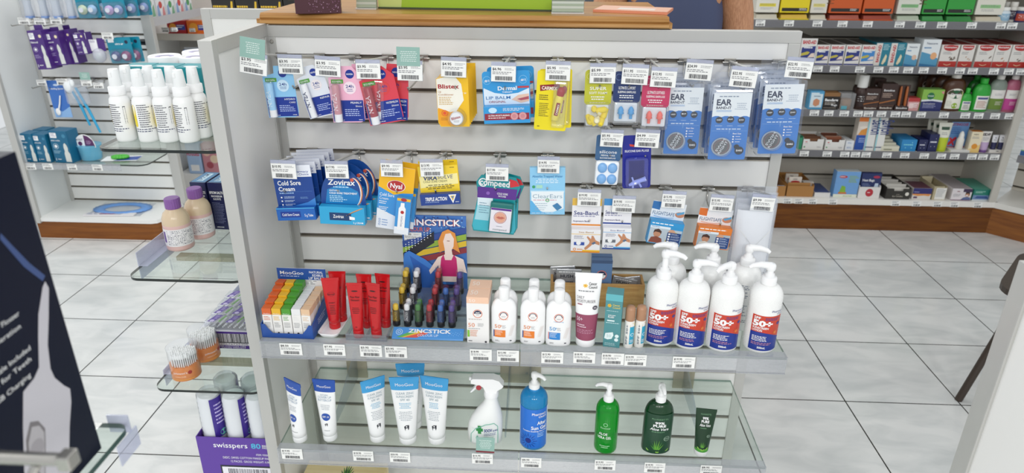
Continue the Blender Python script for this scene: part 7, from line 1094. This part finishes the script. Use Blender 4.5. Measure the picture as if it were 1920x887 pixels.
p, w, h = spot(1773, 1808, 228, ZS[3]+.016, YR+.07); th = thing('repellent_display', 'blue display card with a red cross shape on a white base', 'display card', (p.x, p.y, ZS[3])); mb = MB(); mb.box(-w*.5, w*.52, -.055, .01, 0, .014, C('#dcdad6', .4), .001); mb.build('base', th); mb = MB(); mb.box(-w*.48, w*.48, 0, .002, .014, h+.014, C('#5f8cc0', .4)); s = Flat((-w*.48, 0, .014), (1, 0, 0), (0, 0, 1), w*.96, h); T(mb, s, 'STINGOSE', .5, .86, .1, C('#8f2a52'), w=.86, bold=.03); lines(mb, s, .08, .6, .78, .5, 4, C('#2f4f94'), .4); poly(mb, s, [(.04, .08), (.14, .08), (.46, .34), (.42, .42), (.3, .38), (.04, .18)], C('#c22a34')); poly(mb, s, [(.06, .36), (.14, .4), (.4, .1), (.34, .06)], C('#c22a34')); patch(mb, s, 0, 1, 0, .04, C('#b04a5a')); mb.build('backing_card', th)
p, w, h = spot(1790, 1803, 246, ZS[3]+.0145, YR+.04); th = thing('spray_bottle', 'small white spray bottle standing on the base of the blue display card', 'spray bottle', p); r = w/2; mb = MB(); mb.lathe([(r*.95, 0), (r, .002), (r, h*.55), (r*.75, h*.64)], C('#dedbd2', .4), 18); mb.build('bottle_body', th); mb = MB(); mb.lathe([(r*.72, h*.64), (r*.7, h*.8), (r*.4, h*.96), (r*.2, h)], C('#e6e4de', .35), 18); mb.build('spray_cap', th)
rbox(1813, 1834, 247, ZS[3], 'cream and orange carton with an orange circle on the fourth shelf', 'carton', 'medicine_carton', '#e2d6b8', .04, lambda mb, s: (poly(mb, s, [(0, 0), (1, 0), (1, .4), (.6, .3), (0, .14)], C('#e6c47a')), disc(mb, s, .5, .3, .26, C('#d98f2a')), T(mb, s, 'NDI', .4, .84, .06, C('#3a3a2c'), w=.4, bold=.02), lines(mb, s, .1, .8, .76, .64, 2, GREY, .4)), top='#d9822f', rz=-.05)
sq2(1834, 1855, 248, 'white and lilac tube with bold dark lettering beside the cream carton', '#dfdad6', '#b9a0c4', None, None, lambda mb, s: (T(mb, s, 'EDP', .5, .78, .12, C('#2a2226'), w=.76, bold=.04), lines(mb, s, .2, .8, .68, .48, 4, GREY, .4)), None, '#6f4a8a')
p, w, h = spot(1854, 1886, 277, ZS[3]); tag_b = thing('sample_tray', 'low white tray holding two small navy based tubes at the fourth shelf right end', 'tray', p); mb = MB(); mb.box(-w/2, w/2, 0, .05, 0, .016, C('#dcd8d2', .4), .001); s = Flat((-w/2, 0, 0), (1, 0, 0), (0, 0, 1), w, .016); lines(mb, s, .4, .62, .7, .3, 1, INK, .6); mb.build('tray', tag_b)
for i, (x0, x1) in enumerate(((1857, 1869), (1870, 1882))): sq2(x0, x1, 254, ('left', 'right')[i]+' small white and navy tube standing on the low white tray', '#dcdce0', '#24264f', 'small navy based tubes', YR+.03, lambda mb, s: (disc(mb, s, .5, .78, .1, C('#2a3050')), lines(mb, s, .2, .8, .66, .5, 2, GREY, .5)), ZS[3]+.0165)
# deck
ZD = .1845; KR = '#a9783f'
def a_pbx(mb, s): disc(mb, s, .5, .72, .36, C('#b03434'), ry=.12); lines(mb, s, .3, .7, .9, .84, 1, INK, .6); disc(mb, s, .5, .2, .26, C('#a0604a'))
open_box(1473, 1524, 348.6, ZD, 'open kraft tray holding white cards with red ovals on the deck', KR, ('#a9783f',), .2, None, notch=False, n=1, cat='open tray', Y=YR+.012); open_box(1448, 1471.5, 348.6, ZD, 'open kraft tray at the left end of the deck, partly behind the stand', KR, ('#8fa9c4',), .2, None, notch=False, n=2, cat='open tray', Y=YR+.012)
rbox(1475, 1499, 332, ZD+.002, 'front white card with a red oval in the kraft tray', 'plaster card', 'plaster_card', '#d9cfc4', .012, a_pbx, 'white cards with red ovals in the kraft tray', YR+.045); rbox(1469, 1492, 326, ZD+.002, 'rear white card with a red oval in the kraft tray', 'plaster card', 'plaster_card', '#d4cabf', .012, a_pbx, 'white cards with red ovals in the kraft tray', YR+.09); rbox(1502, 1522, 341, ZD+.002, 'pale grey pack with a red label in the kraft tray', 'plaster card', 'plaster_card', '#bdb6ae', .03, lambda mb, s: patch(mb, s, .3, .95, .3, .6, C('#c98a84')), None, YR+.045)
rbox(1526, 1556, 361, ZD, 'low white carton with a navy top beside the kraft tray', 'carton', 'dressing_carton', '#dcdad8', .16, lambda mb, s: patch(mb, s, 0, 1, .96, 1, C('#2a3a6a')), Y=YR+.012, top='#33467a')
def a_kid(mb, s): patch(mb, s, 0, 1, 0, .12, C('#dde0cf')); T(mb, s, 'assorted', .6, .03, .05, C('#7f9a3a'), w=.36); disc(mb, s, .3, .8, .17, C('#b8323a'), ry=.06); lines(mb, s, .16, .44, .815, .785, 1, WH, .7); lines(mb, s, .55, .95, .84, .56, 5, C('#8fb04a'), .5); patch(mb, s, .0, 1, .12, .13, C('#4f74b8')); poly(mb, s, [(.22, .16), (.5, .16), (.46, .42), (.3, .46)], C('#7fb03a')); patch(mb, s, .2, .54, .13, .2, C('#c9743a'))
rbox(1560, 1606, 322, ZD, 'light blue plaster box with a green patch, tallest on the deck', 'plasters', 'plaster_box', '#6f9fd4', .05, a_kid, None, YR+.02, top='#cfd9dc')
t_ = open_box(1607, 1648, 351, ZD, 'white open tray with a red oval holding navy pouches on the deck', '#dedad6', ('#dedad6',), .14, lambda mb, s: (disc(mb, s, .5, .5, .18, C('#b52f3a'), ry=.2), lines(mb, s, .4, .6, .55, .45, 1, WH, .6)), notch=False, n=1, cat='open tray', Y=YR+.012)
for i in range(2):
    o = rbox(1609, 1647, 326-2*i, ZD+.002, ('front', 'rear')[i]+' navy heat pack pouch standing in the white tray', 'heat pack', 'heat_pack_pouch', '#1d2c60', .012, lambda mb, s: (T(mb, s, 'Heat Bags', .36, .66, .1, WH, w=.6, bold=.015), disc(mb, s, .75, .85, .17, C('#a82a4a'), ry=.07), poly(mb, s, [(.66, .3), (.92, .3), (.88, .58), (.72, .58)], C('#c4d4e6')), lines(mb, s, .08, .5, .56, .38, 3, C('#8a9ac4'), .4)), 'navy heat pack pouches', YR+.03+.03*i, tilt=math.radians(-4))
o = open_box(1658, 1705, 354, ZD, 'black open carton of ear candles on the deck', '#2f2c27', ('#cfcbc2', '#dedad2'), .22, lambda mb, s: (T(mb, s, 'Ear Candles', .5, .2, .14, C('#cfc8b9'), w=.42, sh=.1, bold=.0), disc(mb, s, .87, .5, .08, C('#dedad0')), lines(mb, s, .44, .58, .45, .4, 1, C('#b9b2a4'), .6)), cat='ear candle carton', Y=YR+.008, n=6)
def a_ban(mb, s): patch(mb, s, 0, 1, .5, 1, C('#2a2a6a')); lines(mb, s, .06, .4, .68, .6, 1, C('#b9b9e0'), .5); poly(mb, s, [(0, .5), (1, .5), (.9, .3), (.6, .36), (.3, .3), (0, .4)], C('#d98f4a')); patch(mb, s, .08, .28, .1, .26, C('#5a3a5c'))
rbox(1708, 1744, 353, ZD, 'navy, orange and white carton beside the ear candles', 'carton', 'bandage_carton', '#d4cfc9', .12, a_ban, None, YR+.01, top='#5a3040')
open_box(1746, 1771, 352, ZD, 'cream open carton with a white paper notice on its front', '#b5a98a', ('#cfc4a4',), .16, lambda mb, s: (patch(mb, s, .18, .98, .04, .98, C('#e3e1dc')), lines(mb, s, .24, .92, .9, .2, 7, GREY, .4)), cat='open carton', notch=False, n=2, Y=YR+.008)
def a_msk(mb, s): patch(mb, s, 0, 1, 0, .06, C('#6a3a5a')); patch(mb, s, .55, 1, .72, 1, C('#3a2a4a')); T(mb, s, '3M', .3, .72, .1, C('#8a3a4a'), w=.14); lines(mb, s, .08, .5, .55, .3, 4, GREY, .4); disc(mb, s, .8, .5, .12, C('#b5805f')); poly(mb, s, [(.68, .5), (.7, .72), (.9, .72), (.92, .46), (.86, .6), (.74, .6)], C('#2a201f')); poly(mb, s, [(.5, .06), (.62, .26), (.8, .32), (.97, .26), (.99, .06)], C('#5a6a94')); poly(mb, s, [(.7, .44), (.78, .5), (.86, .42), (.78, .36)], C('#e3e3e3'))
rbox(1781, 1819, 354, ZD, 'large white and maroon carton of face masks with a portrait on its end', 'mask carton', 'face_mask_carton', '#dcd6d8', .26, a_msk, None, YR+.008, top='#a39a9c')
rbox(1821, 1859, 356, ZD, 'teal green carton of masks at the right end of the deck', 'mask carton', 'face_mask_carton', '#257a6a', .2, lambda mb, s: (patch(mb, s, 0, 1, 0, .5, C('#6f8ab0')), lines(mb, s, .1, .6, .85, .65, 2, C('#b9e0d4'), .4), patch(mb, s, 0, 1, 0, .1, C('#c9d0d4')), poly(mb, s, [(.1, .2), (.8, .2), (.7, .42), (.2, .4)], C('#33508a'))), None, YR+.012, top='#4f9a86')
# pack on the corner bay shelf
th = thing('tissue_pack', 'white and blue pack on the angled corner bay shelf at the right edge', 'pack', cb.matrix_world @ Vector((0, 0, 0)), math.radians(-45)); q = Vector((2.5, 2.08, 0))+Vector((.7071*.09+.7071*.03, -.7071*.09+.7071*.03, .4525)); th.location = q; mb = MB(); mb.box(-.05, .09, 0, .07, 0, .075, C('#d9dcdc', .4), .004); s = Flat((-.05, 0, 0), (1, 0, 0), (0, 0, 1), .14, .075); poly(mb, s, [(0, 0), (1, 0), (1, .1), (.5, .3), (0, .32)], C('#2f5f9a')); poly(mb, s, [(0, .32), (.5, .3), (1, .1), (1, .2), (.5, .38), (0, .4)], C('#6fa06a')); mb.build('lower_pack', th); mb = MB(); mb.box(-.03, .09, .01, .07, .076, .13, C('#a9c4c9', .35), .004); mb.build('upper_pack', th)
# ================================================================ service counter, what stands on it, and the person behind
ct = thing('service_counter', 'oak service counter top with a moulded edge behind the display stand', 'counter', (0, 0, 1.3225)); mb = MB()
prof = [(-.004, 0), (-.008, .003), (-.006, .009), (-.001, .011), (-.004, .015), (-.001, .020), (.004, .0245)]; pr2 = [(.362, .0245), (.362, 0)]
P_ = [(y, z) for y, z in prof]+pr2; mb.loft([[(x, y, z) for y, z in P_] for x in (-.612, .298)], OAK, True, False); mb.build('counter_top', ct)
for x0, x1 in ((-.6205, -.612), (.298, .3055)): mb = MB(); mb.loft([[(x0 if k in (1,) else (x0+x1)/2, y, z) if False else (x, y, z) for y, z in ((-.002, 0), (.362, 0), (.362, .012), (-.002, .012))] for k, x in enumerate((x0, x1))], OAK, True, False); mb.build('edge_moulding', ct)
mb = MB(); mb.box(-.6, .29, .02, .345, .0, 1.31, C('#d9d6d0', .5)); mb.build('counter_body', ct, (0, 0, -1.3225))
ZC_ = 1.3472
p = atz(640, 25, ZC_); th = thing('gift_box', 'maroon patterned box standing on the oak counter', 'box', (p.x, p.y, ZC_), math.radians(14)); mb = MB(); mb.box(-.098, 0, 0, .05, 0, .12, C('#4a1f2a', .4), .001); s = Flat((-.098, 0, 0), (1, 0, 0), (0, 0, 1), .098, .12); rr = random.Random(4)
for i in range(170): disc(mb, s, rr.uniform(.28, .97), rr.uniform(.03, .97), .012, C(('#8a5a78', '#6a3f58', '#b08aa0')[i % 3]), n=5)
s2 = Flat((0, 0, 0), (0, 1, 0), (0, 0, 1), .05, .12); lines(mb, s2, .1, .5, .3, .1, 5, C('#b99aa4'), .4); patch(mb, s2, .62, .95, .08, .3, PAPER); bars(mb, s2, .66, .92, .12, .28, n=12); mb.build('carton', th)
p = atz(710, 16, ZC_); q = atz(1060, 22, ZC_); th = thing('counter_sign', 'large lime green sign board standing on the oak counter', 'sign board', (p.x, p.y, ZC_), math.atan2(q.y-p.y, q.x-p.x)); L_ = (q-p).length; mb = MB(); mb.box(0, L_, 0, .006, .004, .26, C('#9fc22a', .4)); s = Flat((0, 0, .004), (1, 0, 0), (0, 0, 1), L_, .256); poly(mb, s, [(0, 0), (.125, 0), (.16, .5), (.2, 1), (0, 1)], C('#c9d77f')); poly(mb, s, [(.95, 0), (1, 0), (1, 1), (.97, 1)], C('#b4cf4a')); mb.build('board', th); mb = MB(); mb.box(0, L_, -.004, .012, 0, .004, C('#3f4a2c', .4)); mb.build('foot', th)
GRY = clear('ribbed_acrylic', '#c9cfc4', .5, .1, '#aab0a4')
for i, (x0, x1, yb, lb) in enumerate(((671, 710, 16, 'stack of clear card holders at the left end of the lime green sign'), (1034, 1094, 24, 'stack of clear card holders at the right end of the lime green sign'))):
    p = atz((x0+x1)/2, yb, ZC_); w = (atz(x1, yb, ZC_)-atz(x0, yb, ZC_)).length; th = thing('card_holder', lb, 'card holder', (p.x, p.y-.006, ZC_), 0); mb = MB(); mb.box(-w/2, w/2, -.004, .0, 0, .03, GRY); mb.box(-w/2, w/2, -.018, .0, 0, .003, C('#d6d6d2', .4)); mb.build('holder', th)
    for k in range(4): mb = MB(); mb.box(-w/2+.001, w/2-.001, -.0065-.002*k, -.0058-.002*k, .004, .026-.005*k, C('#a9b5a0' if k % 2 else '#cfd4c9', .4)); mb.build('card', th)
p = atz(1190, 24, ZC_); th = thing('notepad', 'orange edged pad of paper lying on the right end of the oak counter', 'notepad', (p.x, p.y+.03, ZC_), math.radians(-16)); mb = MB(); mb.box(-.085, .085, -.05, .06, 0, .006, C('#e0906f', .5), .0004); s = Flat((-.085, -.05, .006), (1, 0, 0), (0, 1, 0), .17, .11); patch(mb, s, .01, .99, .01, .99, C('#e9b9a0')); patch(mb, s, .3, .8, .25, .6, C('#e6ddd4')); mb.build('pad', th)
# back cabinet with boxes behind the counter
bc = thing('back_cabinet', 'white cabinet behind the service counter carrying black boxes', 'cabinet', (-.93, .95, 0)); mb = MB(); mb.box(-.22, .5, -.1, .25, 0, 1.255, LAM, .002); mb.build('carcass', bc); mb = MB(); mb.box(-.225, .505, -.105, .255, 1.2552, 1.262, LAM, .002); mb.build('top', bc)
for i in range(5):
    x = -1.10+.085*i; t_ = thing('box', 'black box with yellow lettering behind the counter, '+('leftmost', 'second from the left', 'third from the left', 'fourth from the left', 'rightmost, beside the blue monitor box')[i], 'box', (x, .93, 1.2625), 0, 'black boxes behind the counter'); mb = MB(); mb.box(-.041, .041, -.03, .03, 0, .07, C('#1a1714', .35), .001); s = Flat((-.041, -.03, 0), (1, 0, 0), (0, 0, 1), .082, .07); lines(mb, s, .05, .75, .2, .06, 1, C('#c9a52c'), .7); poly(mb, s, [(.8, .05), (.9, .05), (.92, .4), (.84, .4)], C('#c9a52c')); patch(mb, s, .2, .6, .5, .62, C('#8a7a4a')); mb.build('carton', t_)
t_ = thing('monitor_box', 'blue blood pressure monitor box behind the counter, right of the black boxes', 'box', (-.705, .93, 1.2625), -.05); mb = MB(); mb.box(-.07, .06, -.03, .05, 0, .1, C('#1f4fae', .4), .001); s = Flat((-.07, -.03, 0), (1, 0, 0), (0, 0, 1), .13, .1); T(mb, s, 'Blood Pressure', .5, .3, .11, WH, w=.84, bold=.02); T(mb, s, 'Monitor', .1, .14, .11, WH, w=.4, al='l', bold=.02); poly(mb, s, [(.1, .0), (.9, 0), (.7, .1), (.4, .05), (.25, .1)], C('#bcd0ea')); mb.build('carton', t_)
# clutter right of the sign, behind the counter
cl = thing('shelf_unit', 'small pale shelf unit behind the counter between the sign and the person', 'shelf unit', (.26, 1.35, 0)); mb = MB(); mb.box(-.16, .16, 0, .25, 0, 1.19, C('#d9dad6', .5), .002); mb.build('carcass', cl)
for i, (x, w_, h_, c_) in enumerate(((-.11, .05, .05, '#e3e0dc'), (-.045, .06, .08, '#5a6068'), (.03, .05, .06, '#1f1d1c'), (.09, .05, .09, '#c9b08a'))): t_ = thing('small_box', ('white', 'grey striped', 'black', 'tan')[i]+' small box on the pale shelf unit behind the counter', 'small box', (.26+x, 1.42, 1.1905)); mb = MB(); mb.box(-w_/2, w_/2, -.03, .03, 0, h_, C(c_, .5), .001); s = Flat((-w_/2, -.03, 0), (1, 0, 0), (0, 0, 1), w_, h_); lines(mb, s, .1, .9, .8, .2, 3, GREY if i != 1 else WH, .5); mb.build('carton', t_)
# person: back turned to the aisle, one arm hanging
pe = thing('person', 'person in a navy sleeveless top standing behind the counter, arm hanging', 'person', (.425, .72, 0)); SKIN = None
SKIN, nt_, bs_ = node_mat('skin'); nz = nt_.nodes.new('ShaderNodeTexNoise'); nz.inputs['Scale'].default_value = 90; nz.inputs['Detail'].default_value = 4; crm = nt_.nodes.new('ShaderNodeValToRGB'); crm.color_ramp.elements[0].color = (*lin('#b07a58'), 1); crm.color_ramp.elements[1].color = (*lin('#c9946f'), 1); crm.color_ramp.elements[0].position = .35; crm.color_ramp.elements[1].position = .65; nt_.links.new(nz.outputs[0], crm.inputs[0]); nt_.links.new(crm.outputs[0], bs_.inputs[0]); bs_.inputs['Roughness'].default_value = .5
def skin_body(name, pts, edges, rad, m, parent, root=0, sub=2):
    me = bpy.data.meshes.new(name); me.from_pydata(pts, edges, []); o = bpy.data.objects.new(name, me); COL.objects.link(o); o.parent = parent; sk = o.modifiers.new('skin', 'SKIN'); sk.use_smooth_shade = True; sk.branch_smoothing = .6
    lay = me.skin_vertices[0].data if len(me.skin_vertices) else None
    if lay is None:
        bm = bmesh.new(); bm.from_mesh(me); bm.verts.layers.skin.verify(); bm.to_mesh(me); bm.free(); lay = me.skin_vertices[0].data
    for i, r_ in enumerate(rad): lay[i].radius = r_ if isinstance(r_, tuple) else (r_, r_); lay[i].use_root = (i == root)
    sb = o.modifiers.new('sub', 'SUBSURF'); sb.levels = sub; sb.render_levels = sub; me.materials.append(m); return o
bp = [(0, 0, .98), (0, 0, 1.1), (0, -.01, 1.24), (0, 0, 1.37), (0, .01, 1.46), (0, .0, 1.53), (0, -.01, 1.60), (0, -.005, 1.68),
  (.165, 0, 1.415), (.205, .005, 1.27), (.222, -.01, 1.14), (.222, -.07, 1.0), (.218, -.11, .9), (-.165, 0, 1.415), (-.205, .005, 1.27), (-.225, -.01, 1.12), (-.222, -.07, .98), (-.218, -.11, .89),
  (.09, 0, .88), (.095, -.01, .5), (.095, .02, .09), (.1, -.08, .035), (-.09, 0, .88), (-.095, -.01, .5), (-.095, .02, .09), (-.1, -.08, .035)]
be = [(0, 1), (1, 2), (2, 3), (3, 4), (4, 5), (5, 6), (6, 7), (3, 8), (8, 9), (9, 10), (10, 11), (11, 12), (3, 13), (13, 14), (14, 15), (15, 16), (16, 17), (0, 18), (18, 19), (19, 20), (20, 21), (0, 22), (22, 23), (23, 24), (24, 25)]
br = [(.165, .12), (.14, .11), (.15, .115), (.15, .10), (.06, .06), (.055, .058), (.078, .095), (.07, .085), .065, .058, .046, .040, .028, .065, .058, .046, .040, .028, .095, .062, .042, .035, .095, .062, .042, .035]
body = skin_body('body', bp, be, br, SKIN, pe)
for s_ in (-1, 1):
    for i in range(5):
        a_ = (i-2)*.014; x = s_*.216; mb = MB(); pth = [(x+s_*0, -.115+a_*1.1, .885), (x, -.125+a_*1.4, .845), (x-s_*.008, -.125+a_*1.5, .815-.006*(2-abs(i-2))), (x-s_*.016, -.12+a_*1.4, .79)] if i < 4 else [(x, -.14, .885), (x-s_*.012, -.158, .86), (x-s_*.02, -.165, .838), (x-s_*.022, -.166, .83)]; mb.tube(pth, [.0105, .009, .0085, .006], SKIN, 8); mb.build('finger', pe)
NAVY2 = C('#454d6b', .8, 0, .05); top_pts = [(0, 0, .86), (0, 0, 1.1), (0, -.01, 1.24), (0, 0, 1.36), (0, .005, 1.42)]; skin_body('sleeveless_top', top_pts, [(0, 1), (1, 2), (2, 3), (3, 4)], [(.2, .155), (.16, .125), (.182, .132), (.165, .118), (.085, .085)], NAVY2, pe)
skin_body('trousers', [(0, 0, 1.02), (.09, 0, .86), (.095, -.01, .5), (.095, .02, .1), (-.09, 0, .86), (-.095, -.01, .5), (-.095, .02, .1)], [(0, 1), (1, 2), (2, 3), (0, 4), (4, 5), (5, 6)], [(.172, .13), .105, .075, .06, .105, .075, .06], C('#23232b', .8), pe)
mb = MB(); mb.ball((0, .015, 1.66), (.088, .10, .11), C('#4a3324', .6), 20, 12); mb.build('hair', pe)
mb = MB(); mb.ball((0, -.108, 1.62), (.013, .018, .02), SKIN, 10, 8); mb.build('nose', pe); mb = MB(); mb.ball((0, -.098, 1.575), (.026, .009, .008), C('#a05a50', .5), 10, 6); mb.build('mouth', pe)
for s_ in (-1, 1): mb = MB(); mb.ball((s_*.032, -.092, 1.645), (.012, .008, .008), WH, 10, 6); mb.ball((s_*.032, -.099, 1.645), (.005, .004, .005), C('#2a1c14', .3), 8, 5); mb.build('eye', pe)
for s_ in (-1, 1): mb = MB(); mb.ball((s_*.08, 0, 1.63), (.01, .02, .03), SKIN, 10, 6); mb.build('ear', pe)
# ================================================================ near right: end panel and chair
rp = thing('display_end', 'white display stand end with a silver edge close to the camera at the right', 'display end', (.69, -.70, 0)); mb = MB(); mb.box(.0015, .022, -.9, -.03, 0, 1.08, LAM); mb.build('panel', rp); mb = MB(); mb.box(-.003, .026, -.034, 0, 0, 1.105, ALU, .0015); mb.box(-.003, .026, -.9, -.034, 1.071, 1.105, ALU, .0015); mb.build('metal_frame', rp)
ch = thing('chair', 'dark brown plastic chair with slim legs, mostly behind the near right panel', 'chair', (1.815, .53, 0), math.radians(229)); BR = C('#3a2f27', .4); mb = MB()
mb.loft([[(x, y-.03*(1-(x/.23)**2), z) for x, z in rrect(-.22, .22, .52, .82, .11, 6)] for y in (.2, .214)], BR, True, False); mb.build('backrest', ch)
mb = MB(); mb.slab(rrect(-.22, .22, -.2, .2, .09, 6), .435, .455, BR); mb.build('seat', ch)
for sx_, sy in ((-1, -1), (1, -1), (-1, 1), (1, 1)): mb = MB(); mb.tube([(sx_*.205, sy*.205, 0), (sx_*.13, sy*.13, .435)], .0125, BR, 12); mb.build('leg', ch)
for sx_ in (-1, 1): mb = MB(); mb.tube([(sx_*.2, .17, .43), (sx_*.2, .215, .62)], .011, BR, 10); mb.build('back_support', ch)
# ================================================================ near left: blurred gift box on its own glass shelf
ng = glass('glass_shelf', 'near clear glass shelf with a blue tinted rail at the bottom left corner', -.80, -.386, -1.45, -1.04, 1.05, C('#2c4a44', .2), .012, .006); mb = MB(); mb.box(-.410, -.388, -1.039, -1.037, -.012, .009, ACRB); mb.box(-.3855, -.384, -1.068, -1.034, -.030, -.0065, ACRB); mb.build('ticket_rail', ng)
fb = thing('flosser_box', 'large navy box printed with a white water flosser, blurred close to the camera', 'appliance box', (-.393, -1.077, 1.0502)); FN = C('#0b1126', .35, 0, .06, .2); w, h = .135, .30; mb = MB(); mb.box(-.10, 0, -w, 0, 0, h, FN, .001); s = Flat((0, -w, 0), (0, 1, 0), (0, 0, 1), w, h); GY = C('#c9c6cc', .4)
poly(mb, s, [(.30, .004), (.338, .173), (.43, .29), (.513, .381), (.62, .392), (.682, .41), (.745, .49), (.80, .55), (.897, .615), (.93, .625), (.943, .60), (.87, .52), (.80, .45), (.765, .38), (.775, .345), (.83, .30), (.872, .275), (.85, .235), (.774, .168), (.70, .09), (.63, .004)], GY)
poly(mb, s, [(.708, .818), (.693, .803), (.80, .70), (.91, .63), (.943, .64), (.85, .70)], C('#3d5284')); poly(mb, s, [(.378, .19), (.42, .25), (.49, .287), (.55, .27), (.582, .232), (.55, .19), (.46, .09)], C('#7d787a')); poly(mb, s, [(.40, .18), (.43, .235), (.49, .270), (.545, .255), (.565, .225), (.54, .19), (.46, .10)], C('#b9b5b8')); disc(mb, s, .48, .20, .06, C('#a5a0a4'))
for i, t_ in enumerate(('Cordless Water Flosser', '30 second operation', 'Focus Nozzle Included', '2 Modes for Teeth', 'Battery USB Charging')): T(mb, s, t_, (.66, .64, .66, .64, .60)[i], (.585, .55, .475, .445, .405)[i], .015, WH, w=.5, al='r', bold=.0)
T(mb, s, 'Flosser', .5, .87, .03, C('#3f7fd0'), w=.36, al='r', bold=.01); mb.build('carton', fb)
p = Vector((-.361, -1.25, 1.1935)); th = thing('display_bar', 'short chrome display bar in front of the blurred navy box', 'display hook', p); mb = MB(); mb.tube([(-.3, 0, 0), (.082, 0, 0)], .0045, CHROME, 12); mb.build('bar', th); mb = MB(); mb.box(.079, .088, -.0055, .0055, -.0055, .0055, CHROME, .001); mb.build('end_stop', th); mb = MB(); mb.tube([(.062, -.001, -.004), (.058, -.004, -.012), (.05, -.006, -.02), (-.02, -.006, -.022), (-.3, -.004, -.022)], .003, CHROME, 8); mb.build('lower_wire', th)
